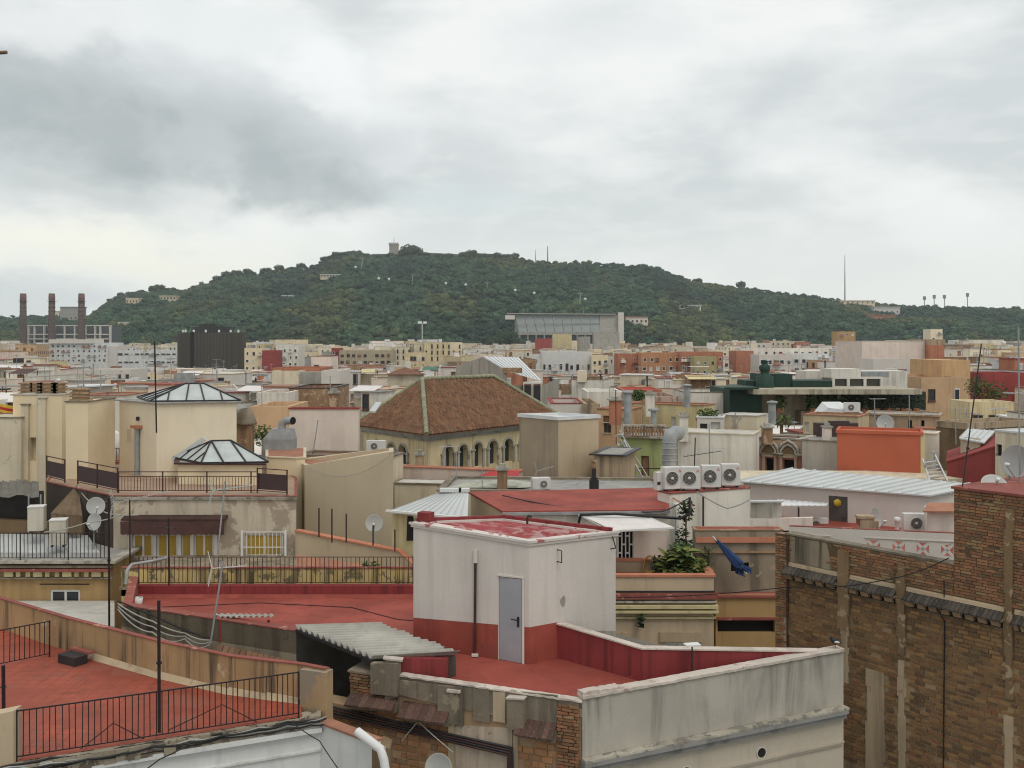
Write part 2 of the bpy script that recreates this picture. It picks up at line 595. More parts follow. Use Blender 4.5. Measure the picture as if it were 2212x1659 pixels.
MORTAR = stucco('mortar',(0.36,0.24,0.145),0.2,(0.1,0.08,0.055),0.2,(0.33,0.25,0.16),0.2,bump=0.7)
MORTAR_D = stucco('dark_mortar',(0.29,0.205,0.12),0.4,(0.07,0.055,0.04),0.2,(0.27,0.2,0.13),0.25,bump=0.8)
PLASTER = stucco('light_plaster_strip',(0.42,0.325,0.215),0.45,(0.2,0.15,0.1),0.2,(0.3,0.22,0.145),0.14,bump=0.6,patch_scale=1.8)
PLASTER_W = stucco('flaking_white_plaster',(0.47,0.385,0.30),0.5,(0.24,0.19,0.14),0.42,(0.2,0.17,0.125),0.15,bump=0.6,patch_scale=1.3)
CONCRETE = stucco('concrete',(0.34,0.325,0.29),0.5,(0.17,0.16,0.14),0.15,(0.42,0.4,0.36),0.15,bump=0.4)
CORNICE = stucco('weathered_cornice',(0.42,0.385,0.32),0.5,(0.13,0.12,0.1),0.42,(0.2,0.185,0.16),0.2,bump=0.5,patch_scale=3.0)
CORNICE_G = stucco('grey_cornice',(0.26,0.255,0.24),0.4,(0.13,0.125,0.12),0.1,(0.3,0.29,0.27),0.12)
CEMENT_EDGE = stucco('light_cement_edge',(0.56,0.49,0.43),0.3,(0.28,0.22,0.18),0.3,(0.36,0.27,0.22),0.15,bump=0.5,patch_scale=3.0)
GREYROOF = stucco('grey_flat_roof',(0.32,0.31,0.29),0.3,None,0.25,(0.22,0.21,0.2),0.15)
PALEROOF = stucco('pale_flat_roof',(0.50,0.475,0.43),0.2,None,0.25,(0.38,0.36,0.32),0.15)
TERRAROOF = stucco('terracotta_flat_roof',(0.36,0.17,0.11),0.2,None,0.3,(0.28,0.14,0.1),0.2)
ROOFWHITE = plain('white_sheet_roof',(0.60,0.61,0.61),0.5,0.0,0.08)
METAL_ROOF = plain('pale_metal_sheet',(0.53,0.545,0.54),0.5,0.1,0.07,nscale=.5)
METAL_GREY = plain('galvanised_metal',(0.29,0.30,0.30),0.65,0.05,0.18)
METAL_DARK = plain('dark_metal',(0.035,0.032,0.034),0.5,0.3,0.2)
IRON = plain('dark_iron',(0.022,0.014,0.014),0.6,0.2,0.25)
RUST = plain('brown_iron',(0.06,0.028,0.025),0.6,0.2,0.2)
BROWN_PANEL = plain('brown_plastic_panel',(0.055,0.030,0.030),0.6,0.0,0.1)
ALU = plain('aluminium_rod',(0.55,0.56,0.56),0.35,0.6,0.08)
FIBRO = stucco('fibre_cement_sheet',(0.42,0.405,0.36),0.2,(0.2,0.185,0.16),0.1,(0.32,0.305,0.265),0.18,0.9,0.4,2.4)
WHITE_PLASTIC = plain('white_plastic',(0.66,0.655,0.63),0.45,0.0,0.06)
A_WALL = stucco('weathered_tan_grey',(0.30,0.245,0.175),0.6,(0.13,0.105,0.075),0.35,(0.2,0.165,0.12),0.2,bump=.6)
PIL = stucco('brown_pilaster',(0.22,0.145,0.078),0.5,(0.1,0.07,0.04),0.4,(0.36,0.27,0.17),0.2,bump=.8,patch_scale=3.0)
AC_WHITE = plain('ac_casing',(0.60,0.59,0.56),0.45,0.0,0.07)
PVC = plain('grey_pvc_pipe',(0.62,0.62,0.61),0.35,0.0,0.05)
BLACK = plain('black_rubber',(0.012,0.012,0.013),0.6,0.0,0.2)
CABLE_G = plain('grey_cable',(0.30,0.30,0.29),0.5,0.0,0.1)
CABLE_W = plain('white_cable',(0.36,0.35,0.31),0.5,0.0,0.1)
GLASS = glassmat('window_glass')
GLASS_SKY = glassmat('skylight_glass',(0.42,0.45,0.44),0.3)
DARKIN = plain('dark_interior',(0.012,0.011,0.010),0.9,0.0,0.2)
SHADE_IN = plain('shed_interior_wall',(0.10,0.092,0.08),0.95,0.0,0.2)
FRAME_W = plain('white_window_frame',(0.66,0.65,0.62),0.5,0.0,0.05)
FRAME_B = plain('brown_window_frame',(0.10,0.05,0.03),0.5,0.0,0.15)
BLIND_Y = stucco('yellow_reed_blind',(0.46,0.30,0.06),0.2,(0.25,0.16,0.03),0.1,(0.4,0.27,0.07),0.12,0.7)
SHUTTER_G = plain('green_roller_blind',(0.03,0.14,0.09),0.6,0.0,0.15)
SHUTTER_B = plain('brown_roller_blind',(0.22,0.12,0.06),0.6,0.0,0.15)
SHUTTER_W = plain('pale_roller_blind',(0.50,0.48,0.43),0.6,0.0,0.1)
DISH = plain('dish_paint',(0.40,0.40,0.38),0.45,0.0,0.06)
DOOR_G = plain('grey_metal_door',(0.36,0.37,0.40),0.4,0.2,0.05)
WOOD = plain('weathered_wood',(0.20,0.13,0.075),0.8,0.0,0.2)
CANVAS = plain('white_canvas',(0.66,0.62,0.60),0.8,0.0,0.05)
BLUE_CLOTH = plain('blue_cloth',(0.02,0.045,0.125),0.9,0.0,0.25)
BROWN_CLOTH = plain('brown_awning_cloth',(0.085,0.040,0.036),0.85,0.0,0.12)
SACKING = plain('brown_shade_net',(0.15,0.105,0.065),0.95,0.0,0.25)
BRICKS = pieces_mat('old_brown_bricks',[(0.195,0.113,0.055),(0.225,0.127,0.059),(0.155,0.092,0.048),(0.25,0.138,0.062),(0.215,0.104,0.051),(0.17,0.11,0.057),(0.28,0.16,0.071),(0.20,0.117,0.056),(0.13,0.078,0.043)])
BRICKS_RED = pieces_mat('red_brown_bricks',[(0.29,0.14,0.072),(0.24,0.125,0.068),(0.20,0.105,0.06),(0.33,0.165,0.085),(0.26,0.115,0.062),(0.17,0.11,0.064),(0.30,0.20,0.105)])
BRICKS_TERRA = pieces_mat('hollow_terracotta_blocks',[(0.38,0.19,0.09),(0.33,0.16,0.078),(0.42,0.22,0.11),(0.30,0.165,0.085),(0.37,0.21,0.105),(0.25,0.155,0.09)])
TILES = pieces_mat('clay_roof_tiles',[(0.175,0.088,0.052),(0.195,0.098,0.056),(0.155,0.077,0.046),(0.22,0.118,0.066),(0.175,0.094,0.055),(0.14,0.072,0.044),(0.19,0.09,0.05),(0.185,0.105,0.062)],lichen=(0.15,0.10,0.058),dirt=0.3)
BLACK_TILE = pieces_mat('black_glazed_tiles',[(0.052,0.046,0.040),(0.066,0.057,0.049),(0.042,0.038,0.034),(0.080,0.066,0.055)],0.8,dirt=0.2)
BROWN_TILE = pieces_mat('brown_ledge_tiles',[(0.085,0.045,0.035),(0.105,0.052,0.04),(0.07,0.038,0.03),(0.12,0.065,0.05)],0.5,dirt=0.25)
LEAF = leafmat('leaf_green',(0.045,0.085,0.025),(0.085,0.13,0.035))
LEAF_Y = leafmat('leaf_light',(0.11,0.15,0.035),(0.17,0.18,0.05))
LEAF_D = leafmat('leaf_dark',(0.022,0.042,0.020),(0.045,0.07,0.028))
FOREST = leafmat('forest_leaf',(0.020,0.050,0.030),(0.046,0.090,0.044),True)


# ------------------------------------------------------------------ shared builders
def inset(poly,t):
 """offset a counter-clockwise polygon inwards by t"""
 n = len(poly)
 out = []
 for i in range(n):
  a,b,c = Vector(poly[i - 1][:2]),Vector(poly[i][:2]),Vector(poly[(i + 1) % n][:2])
  d1,d2 = (b - a).normalized(),(c - b).normalized()
  n1,n2 = Vector((-d1.y,d1.x)),Vector((-d2.y,d2.x))
  k = n1 + n2
  L = max(0.35,1 + n1.dot(n2))
  out.append(tuple(b + k * (t / L)))
 return out


def ring(mb,poly,t_out,t_in,z0,z1,mi=0):
 """closed band following a polygon"""
 o,i_ = inset(poly,-t_out),inset(poly,t_in)
 n = len(poly)
 z0 = z0 if isinstance(z0,(list,tuple)) else [z0] * n
 z1 = z1 if isinstance(z1,(list,tuple)) else [z1] * n
 for k in range(n):
  j = (k + 1) % n
  a0,a1,b0,b1 = o[k],o[j],i_[k],i_[j]
  mb.face([(*a0,z0[k]),(*a1,z0[j]),(*a1,z1[j]),(*a0,z1[k])],mi)
  mb.face([(*b1,z0[j]),(*b0,z0[k]),(*b0,z1[k]),(*b1,z1[j])],mi)
  mb.face([(*a0,z1[k]),(*a1,z1[j]),(*b1,z1[j]),(*b0,z1[k])],mi)
  mb.face([(*a1,z0[j]),(*a0,z0[k]),(*b0,z0[k]),(*b1,z0[j])],mi)


def opening(parent,p0,p1,u0,u1,za,zb,kind,depth=0.14):
 """fill a recess of a wall with a window, blind, door or dark opening"""
 dx,dy = p1[0] - p0[0],p1[1] - p0[1]
 L = math.hypot(dx,dy)
 ux,uy = dx / L,dy / L
 nx,ny = uy,-ux
 pt = lambda u,z,o: Vector((p0[0] + ux * u + nx * o,p0[1] + uy * u + ny * o,z))

 def slab(mb,a,b,c,d,o0,o1,mi=0):
  mb.hexa([pt(a,c,o1),pt(b,c,o1),pt(b,c,o0),pt(a,c,o0)],[pt(a,d,o1),pt(b,d,o1),pt(b,d,o0),pt(a,d,o0)],mi)
 w,h = u1 - u0,zb - za
 if kind == 'dark':
  m = MB()
  slab(m,u0 + .003,u1 - .003,za + .003,zb - .003,-depth - .03,-depth + .01)
  return m.build('opening',DARKIN,parent)
 if kind in ('door','doorw','doorb','doord'):
  m = MB()
  slab(m,u0 + .003,u1 - .003,za + .003,zb - .003,-depth - .03,-depth + .03)
  mat = {'door': DOOR_G,'doorw': SHUTTER_W,'doorb': FRAME_B,'doord': plain('dark_grey_door',(0.085,0.078,0.07),.5)}[kind]
  dr = m.build('door',mat,parent)
  m = MB()
  slab(m,u1 - .22,u1 - .10,za + h * .47,za + h * .47 + .03,-depth + .031,-depth + .07)
  m.build('handle',METAL_DARK,dr)
  return dr
 fm = FRAME_W if kind not in ('brown','shutb') else FRAME_B
 fw = min(0.07,w * .12)
 m = MB()
 o0,o1 = -depth - .02,-depth + .045
 e = .003
 slab(m,u0 + e,u1 - e,za + e,za + fw,o0,o1)
 slab(m,u0 + e,u1 - e,zb - fw,zb - e,o0,o1)
 slab(m,u0 + e,u0 + fw,za + fw + e,zb - fw - e,o0,o1)
 slab(m,u1 - fw,u1 - e,za + fw + e,zb - fw - e,o0,o1)
 cu = (u0 + u1) / 2
 if w > .55:
  slab(m,cu - fw * .5,cu + fw * .5,za + fw + e,zb - fw - e,o0,o1 - .006)
 win = m.build('window',fm,parent)
 m = MB()
 slab(m,u0 + fw - .002,u1 - fw + .002,za + fw - .002,zb - fw + .002,o0 + .004,-depth + .012)
 pm = {'blind': BLIND_Y,'shut': SHUTTER_W,'shutb': SHUTTER_B,'shutg': SHUTTER_G}.get(kind,GLASS)
 m.build('blind' if kind in ('blind','shut','shutb','shutg') else 'pane',pm,win)
 m = MB()
 slab(m,u0 - .06,u1 + .06,za - .06,za - .004,-depth,.06)
 m.build('sill',CEMENT_EDGE,win)
 return win


def house(name,label,cat,foot,ztop,wm,rm=None,par=0.0,pt=0.18,cap=None,caph=0.07,capo=0.05,holes=None,group=None,zbot=0.0,
          tops=None,wallname='wall',depth=0.14,facewm=None,root=None):
 """walls with recessed openings, flat roof behind a parapet, coping.  foot: counter-clockwise, edge 0 first."""
 n = len(foot)
 cx,cy = sum(p[0] for p in foot) / n,sum(p[1] for p in foot) / n
 r = root or thing(name,label,cat,(cx,cy,zbot),group)
 holes = holes or {}
 tops = tops or [ztop + par] * n
 mb = MB()
 mats = [wm]
 todo = []
 for i in range(n):
  p0,p1 = foot[i],foot[(i + 1) % n]
  hs = []
  for px0,px1,py0,py1,kind in holes.get(i,[]):
   u = sorted((tpx(p0,p1,px0),tpx(p0,p1,px1)))
   L = math.hypot(p1[0] - p0[0],p1[1] - p0[1])
   dm = lerp(p0[1],p1[1],(u[0] + u[1]) / 2)
   za,zb = Zp(py1,dm),Zp(py0,dm)
   h = (max(.02,u[0] * L),min(L - .02,u[1] * L),za,zb)
   hs.append(h)
   todo.append((p0,p1,h,kind))
  mi = 0
  if facewm and i in facewm:
   if facewm[i] not in mats:
    mats.append(facewm[i])
   mi = mats.index(facewm[i])
  mb.wall(p0,p1,zbot,tops[i],hs,depth,mi,tops[(i + 1) % n])
 if par > 0:
  q = inset(foot,pt)
  for i in range(n):
   j = (i + 1) % n
   mb.face([(*q[j],ztop),(*q[i],ztop),(*q[i],tops[i]),(*q[j],tops[j])])
   if cap is None:
    mb.face([(*foot[i],tops[i]),(*foot[j],tops[j]),(*q[j],tops[j]),(*q[i],tops[i])])
 mb.build(wallname,mats,r)
 m = MB()
 q = inset(foot,pt if par > 0 else 0.0)
 if par > 0:
  m.face([(*p,ztop) for p in q])
 else:
  q = inset(foot,-capo) if cap is None else inset(foot,.003)
  m.prism(q,[t + .002 for t in tops],[t + (.08 if cap is None else min(.045,caph * .8)) for t in tops])
 m.build('roof',rm or GREYROOF,r)
 if cap is not None:
  m = MB()
  ring(m,foot,capo,(pt + capo) if par > 0 else 0.07,[t + .003 for t in tops],[t + caph for t in tops])
  m.build('coping',cap,r)
 for p0,p1,h,kind in todo:
  opening(r,p0,p1,*h,kind,depth)
 return r


def quad_foot(l,c,depth=None,r=None):
 """front-left, front-right ground points -> rectangle going back by depth; with r: parallelogram l, c, r"""
 if r is not None:
  return [l,c,r,(l[0] + r[0] - c[0],l[1] + r[1] - c[1])]
 dx,dy = c[0] - l[0],c[1] - l[1]
 L = math.hypot(dx,dy)
 bx,by = -dy / L * depth,dx / L * depth
 return [l,c,(c[0] + bx,c[1] + by),(l[0] + bx,l[1] + by)]


def railing(name,label,p0,p1,h,n,mat=IRON,bar=0.016,rail=0.03,post_every=0,low=0.08,group=None,panel=None,mid=None,cat='railing'):
 """p0,p1: floor points; n balusters that share one mesh"""
 p0,p1 = Vector(p0),Vector(p1)
 r = thing(name,label,cat,p0,group)
 up = Vector((0,0,1))
 for nm,z,t in (('top_rail',h,rail),('bottom_rail',low,rail * .8)):
  m = MB()
  m.bar(p0 + up * z,p1 + up * z,t,t * .7)
  m.build(nm,mat,r)
 if mid is not None:
  m = MB()
  m.bar(p0 + up * mid,p1 + up * mid,rail * .8,rail * .6)
  m.build('middle_rail',mat,r)
 d = p1 - p0
 ang = math.atan2(d.y,d.x)
 posts = [0,n] + ([k for k in range(post_every,n,post_every)] if post_every else [])
 bm = None
 for k in range(n + 1):
  if k in posts:
   continue
  loc = d * (k / n)
  top = (mid if mid is not None else h) - rail * .5
  if bm is None:
   m = MB()
   m.box(0,0,low,bar,bar,top - low,ang)
   me = bpy.data.meshes.new('baluster')
   me.from_pydata(m.v,[],m.f)
   me.materials.append(mat)
   bm = me
  if panel:
   continue
  o = bpy.data.objects.new('baluster',bm)
  C.objects.link(o)
  o.parent = r
  o.location = loc + Vector((random.uniform(-.008,.008),0,0))
  o.rotation_euler = (random.uniform(-.012,.012),random.uniform(-.012,.012),0)
 for k in posts:
  m = MB()
  q = p0 + d * (k / n)
  m.box(q.x,q.y,q.z,rail,rail,h + .02,ang)
  m.build('post',mat,r)
 if panel:
  m = MB()
  a,b = p0 + d * .01,p1 - d * .01
  m.bar(a + up * (low + (h - low) * .42),b + up * (low + (h - low) * .42),.02,(h - low) * .72)
  m.build('panel',panel,r)
 return r


def dish(name,label,pos,rad,aim,mast_to=None,group=None,mat=None):
 """satellite dish: reflector, rim, feed arm and receiver; aim = facing direction"""
 pos,aim = Vector(pos),Vector(aim).normalized()
 base = Vector(mast_to) if mast_to is not None else pos - Vector((0,0,rad * 1.25))
 r = thing(name,label,'satellite dish',base,group)
 m = MB()
 dep = rad * .24
 prof = [(rad * k / 6,dep * (k / 6) ** 2) for k in range(7)]
 back = [(a,b - .02) for a,b in reversed(prof)]
 m.lathe(pos - aim * dep,prof + [(rad * 1.02,dep)] + back,28,0,aim)
 m.build('reflector',mat or DISH,r)
 low = Vector((0,0,-1))
 low = (low - aim * low.dot(aim)).normalized()
 f = pos + aim * rad * .85 + low * rad * .25
 m = MB()
 m.tube([pos + low * rad * .98,f + low * rad * .1,f],.014,6)
 m.build('feed_arm',METAL_GREY,r)
 m = MB()
 m.lathe(f + aim * .06,[(.0,0),(.045,0),(.045,-.1),(.03,-.16),(0,-.16)],10,0,aim)
 m.build('receiver',WHITE_PLASTIC,r)
 m = MB()
 bk = pos - aim * (dep + .06)
 m.tube([pos - aim * dep,bk,Vector((base.x,base.y,bk.z)),base],.026,8)
 m.build('mast',METAL_GREY,r)
 return r


def fan_unit(name,label,loc,ang,w=.85,h=.75,d=.34,group=None,badge=True,split_fan=.42):
 """outdoor air-conditioning unit; ang: rotation of its front about z (0 = front to -y)"""
 r = thing(name,label,'air conditioner',loc,group)
 r.rotation_euler = (0,0,ang)
 off = Vector(loc)
 m = MB()
 b = .015
 for z0,z1,g_ in ((.06,.06 + b,b),(.06 + b,h - b,0),(h - b,h,b)):
  m.box(off.x,off.y,off.z + z0,w - 2 * g_,d - 2 * g_,z1 - z0)
 m.build('casing',AC_WHITE,r)
 fr = h * .31
 cx = -w / 2 + w * split_fan
 c = off + Vector((cx,-d / 2 - .002,h * .53))
 m = MB()
 m.lathe(c,[(fr * .98,.0),(fr,-.0),(fr,.012),(fr * .9,.012),(fr * .9,0.002)],28,0,(0,-1,0))
 m.build('fan_ring',AC_WHITE,r)
 m = MB()
 m.lathe(c,[(0.001,.004),(fr * .9,.004)],28,0,(0,-1,0))
 m.build('fan_opening',plain('fan_shadow',(0.05,0.046,0.042),.7),r)
 m = MB()
 for k in range(3):
  rr = fr * (.36 + .2 * k)
  m.lathe(c,[(rr,.014),(rr + .006,.018),(rr + .012,.014)],24,0,(0,-1,0))
 for k in range(10):
  a = 2 * pi * k / 10
  m.bar(c + Vector((cos(a) * fr * .2,-.016,sin(a) * fr * .2)),c + Vector((cos(a) * fr * .93,-.016,sin(a) * fr * .93)),.006)
 m.build('fan_guard',plain('fan_guard_grey',(0.36,0.34,0.31)),r)
 m = MB()
 m.lathe(c,[(fr * .22,.01),(fr * .22,.026),(0.001,.03)],16,0,(0,-1,0))
 m.build('fan_hub',AC_WHITE,r)
 if badge:
  m = MB()
  q = off + Vector((w * .36,-d / 2 - .004,h * .87))
  s = .035
  for ax,az in ((0,0),(-s * .9,-s * 1.5),(s * .9,-s * 1.5)):
   m.face([q + Vector((ax,0,az - s)),q + Vector((ax + s * .6,0,az)),q + Vector((ax,0,az + s)),q + Vector((ax - s * .6,0,az))])
  m.build('red_emblem',plain('emblem_red',(0.5,0.06,0.05),0.5),r)
 for k in (-1,1):
  m = MB()
  m.box(off.x + k * w * .36,off.y,off.z,.07,d,.06)
  m.build('foot',METAL_DARK,r)
 return r


def aerial(name,label,foot,top,boom=None,nel=9,el=.5,mat=METAL_GREY,r=.016,reflector=False,boom_ang=0.0,group=None,boom_z=None,tilt=0.0,elmat=None,cat='antenna'):
 """television aerial: mast, boom, cross elements; optional mesh reflector"""
 foot,top = Vector(foot),Vector(top)
 t = thing(name,label,cat,foot,group)
 m = MB()
 m.tube([foot,top],r,6)
 m.build('mast',mat,t)
 if boom:
  z = boom_z if boom_z is not None else top.z - .06
  k = (z - foot.z) / max(.01,top.z - foot.z)
  c = foot.lerp(top,k)
  ax = Vector((cos(boom_ang),sin(boom_ang),tilt)).normalized()
  side = Vector((-sin(boom_ang),cos(boom_ang),0))
  em = elmat or ALU
  m = MB()
  m.bar(c - ax * boom * .3,c + ax * boom * .7,.022)
  m.build('boom',em,t)
  for i in range(nel):
   q = c + ax * (boom * (-.26 + .95 * i / (nel - 1)))
   L = el * (1 - .35 * i / nel)
   m = MB()
   m.tube([q - side * L / 2 + Vector((0,0,.018)),q + side * L / 2 + Vector((0,0,.018))],.007,5)
   m.build('element',em,t)
  if reflector:
   q = c - ax * boom * .3
   for s_ in (-1,1):
    m = MB()
    for i in range(5):
     o = Vector((0,0,s_ * (.06 + .085 * i))) - ax * (.02 * i)
     m.tube([q + o - side * el * .5,q + o + side * el * .5],.007,5)
    for e_ in (-.45,0,.45):
     m.tube([q + side * el * e_,q + side * el * e_ + Vector((0,0,s_ * .42)) - ax * .09],.006,5)
    m.build('reflector',em,t)
 return t


def cable(name,label,pts,r=.018,mat=BLACK,sag=0.0,n=10,group=None,cat='cable'):
 pts = [Vector(p) for p in pts]
 out = []
 for a,b in zip(pts,pts[1:]):
  for i in range(n):
   t = i / n
   q = a.lerp(b,t)
   q.z -= sag * 4 * t * (1 - t)
   out.append(q)
 out.append(pts[-1])
 m = MB()
 m.tube(out,r,6)
 return solo(m,name,mat,label,cat,pts[0],group)


def corrugated(mb,a,b,c,d,waves,amp=.03,per=6,mi=0,thick=.012,jag=0.0):
 """sheet a-b-c-d; the waves run across a->d, ridges run along a->b"""
 a,b,c,d = (Vector(p) for p in (a,b,c,d))
 nrm = (b - a).cross(d - a).normalized()
 if nrm.z < 0:
  nrm = -nrm
 n = waves * per
 top0,top1 = [],[]
 for i in range(n + 1):
  t = i / n
  h = nrm * (amp * cos(2 * pi * i / per))
  jj = (b - a).normalized() * (jag * (hash((i // per,3)) % 7 - 3) / 3.0)
  top0.append(a.lerp(d,t) + h)
  top1.append(b.lerp(c,t) + h + jj)
 k = n + 1
 mid = [p.lerp(q,.5) for p,q in zip(top0,top1)]
 vs = top0 + mid + top1 + [p - nrm * thick for p in top0] + [p - nrm * thick for p in mid] + [p - nrm * thick for p in top1]
 fs = []
 for i in range(n):
  for row in (0,1):
   fs.append((row * k + i,(row + 1) * k + i,(row + 1) * k + i + 1,row * k + i + 1))
   o = 3 * k
   fs.append((o + row * k + i + 1,o + (row + 1) * k + i + 1,o + (row + 1) * k + i,o + row * k + i))
  fs.append((i,i + 1,3 * k + i + 1,3 * k + i))
  fs.append((2 * k + i + 1,2 * k + i,5 * k + i,5 * k + i + 1))
 for i in (0,n):
  fs.append((i,k + i,4 * k + i,3 * k + i))
  fs.append((k + i,2 * k + i,5 * k + i,4 * k + i))
 mb.add(vs,fs,mi,True)


def seam_roof(parent,a,b,c,d,n,mat,h=.035,name='roof_sheet',thick=.06):
 """standing-seam metal roof: each sheet is a part; seams run a->d"""
 a,b,c,d = (Vector(p) for p in (a,b,c,d))
 for i in range(n):
  t0,t1 = i / n,(i + 1) / n
  q = [a.lerp(b,t0),a.lerp(b,t1),d.lerp(c,t1),d.lerp(c,t0)]
  e = (q[1] - q[0]) * .06
  up = Vector((0,0,h))
  lo = Vector((0,0,-thick))
  m = MB()
  m.hexa([p + lo for p in q],q)
  m.hexa([q[0],q[0] + e,q[3] + e,q[3]],[q[0] + up,q[0] + e * .7 + up,q[3] + e * .7 + up,q[3] + up])
  m.build(name,mat,parent)


def ragged(mb,a,b,o0,o1,h,n,j=.02,seed=1,mi=0,jt=None):
 """continuous strip from a to b with an uneven edge: o0/o1 offsets of its near and far side, h height"""
 rnd = random.Random(seed)
 a,b,o0,o1 = Vector(a),Vector(b),Vector(o0),Vector(o1)
 jt = j if jt is None else jt
 od = (o0 - o1).normalized()
 vs,fs = [],[]
 for i in range(n + 1):
  p = a.lerp(b,i / n)
  k = od * rnd.uniform(-j,j)
  t = rnd.uniform(-jt,jt)
  vs += [p + o0 + k,p + o1,p + o1 + Vector((0,0,h + t * .5)),p + o0 + k * .6 + Vector((0,0,h + t))]
 for i in range(n):
  q = i * 4
  for e in range(4):
   f = (e + 1) % 4
   fs.append((q + e,q + 4 + e,q + 4 + f,q + f))
 fs += [(0,1,2,3),(n * 4 + 3,n * 4 + 2,n * 4 + 1,n * 4)]
 mb.add(vs,fs,mi)


def brick_field(parent,p0,p1,z0,z1,bw,bh,mat,joint=.012,proud=.014,keep=None,nmax=300,order=None,name='brick',off=0.0,vis=None):
 """bricks laid in a wall plane; the largest-showing ones are objects that share meshes, the rest one part"""
 p0,p1 = Vector((*p0[:2],0)),Vector((*p1[:2],0))
 L = (p1 - p0).length
 u = (p1 - p0) / L
 nrm = Vector((u.y,-u.x,0))
 ang = math.atan2(u.y,u.x)
 rows = int((z1 - z0) / bh)
 spots = []
 for r_ in range(rows):
  z = z0 + r_ * bh
  x = -(bw * .5 if r_ % 2 else 0) + random.uniform(-.03,.03)
  while x < L:
   w = bw * random.choice((1,1,1,.92,1.05,.55))
   a,b = max(0,x),min(L,x + w)
   x += w
   if b - a < bw * .22:
    continue
   if keep and not keep((a + b) / 2,z + bh / 2):
    continue
   if random.random() < .025:
    continue
   spots.append((a,b,z))
 rank = order or (lambda s_: (p0 + u * s_[0]).y)
 spots.sort(key=rank)
 shared = []
 for k in range(5):
  m = MB()
  e = .07 + .02 * k
  j = lambda: random.uniform(-.03,.03)
  f = [(-.5 + j() * .5,-.5 + j()),(.5 + j() * .5,-.5 + j()),(.5 + j() * .5,.5 + j()),(-.5 + j() * .5,.5 + j())]
  bk = [(x_,0,z_) for x_,z_ in f]
  fr = [(x_ * (1 - e * .5),-1,z_ * (1 - e * 1.6)) for x_,z_ in f]
  m.add(bk + fr,[(4,5,6,7),(0,1,5,4),(1,2,6,5),(2,3,7,6),(3,0,4,7)])
  me = bpy.data.meshes.new(name)
  me.from_pydata(m.v,[],m.f)
  me.materials.append(mat)
  shared.append((me,m))
 rest = MB()
 pl = wloc(parent)
 for i,(a,b,z) in enumerate(spots):
  me,m = random.choice(shared)
  c = p0 + u * ((a + b) / 2) + Vector((0,0,z + bh / 2)) + nrm * off
  sx,sy,sz = b - a - joint,proud * random.uniform(.55,1.5),bh - joint
  rz = ang + random.uniform(-.010,.010)
  tw = random.uniform(-.007,.007)
  M = Matrix.Translation(c) @ Matrix.Rotation(rz,4,'Z') @ Matrix.Rotation(tw,4,'Y') @ Matrix.Diagonal((sx,sy,sz,1))
  if i < nmax:
   o = bpy.data.objects.new(name,me)
   C.objects.link(o)
   o.parent = parent
   o.matrix_basis = Matrix.Translation(-pl) @ M
  else:
   rest.add([M @ Vector(v) for v in m.v],m.f)
 if rest.v:
  rest.build(name + 'work',mat,parent,kind='stuff')


def leaf_cloud(mb,c,rad,n,size,mi=0,seed=None):
 rnd = random.Random(seed if seed is not None else random.random())
 c = Vector(c)
 for _ in range(n):
  d = Vector((rnd.gauss(0,1),rnd.gauss(0,1),rnd.gauss(0,1))).normalized()
  k = rnd.random() ** .45
  q = c + Vector((d.x * rad[0],d.y * rad[1],d.z * rad[2])) * k
  a = Vector((rnd.gauss(0,1),rnd.gauss(0,1),rnd.gauss(0,.6))).normalized()
  b = a.cross(Vector((rnd.gauss(0,1),rnd.gauss(0,1),rnd.gauss(0,1)))).normalized()
  s_ = size * rnd.uniform(.6,1.3)
  mb.face([q - a * s_,q + b * s_ * .45,q + a * s_,q - b * s_ * .45],mi)


def chimney(parent,x,y,z,w,h,mat=BRICK_RENDER,capm=CONCRETE,name='chimney'):
 m = MB()
 m.box(x,y,z,w,w,h)
 o = m.build(name,mat,parent)
 m = MB()
 m.box(x,y,z + h + .002,w * 1.25,w * 1.25,.07)
 m.box(x,y,z + h + .073,w * .7,w * .7,.14)
 m.build('cap',capm,o)
 return o


# ================================================================== the ground
def make_ground():
 m = MB()
 m.face([(-2600,-600,0),(2600,-600,0),(2600,3000,0),(-2600,3000,0)])
 g_ = m.build('ground',stucco('street_paving',(0.12,0.115,0.105),0.0,var=0.2))
 g_['kind'] = 'structure'


make_ground()


# ================================================================== A: the house with the red roof terrace
def z_(rel):
 return EYE + rel


ZF = z_(-7.6)


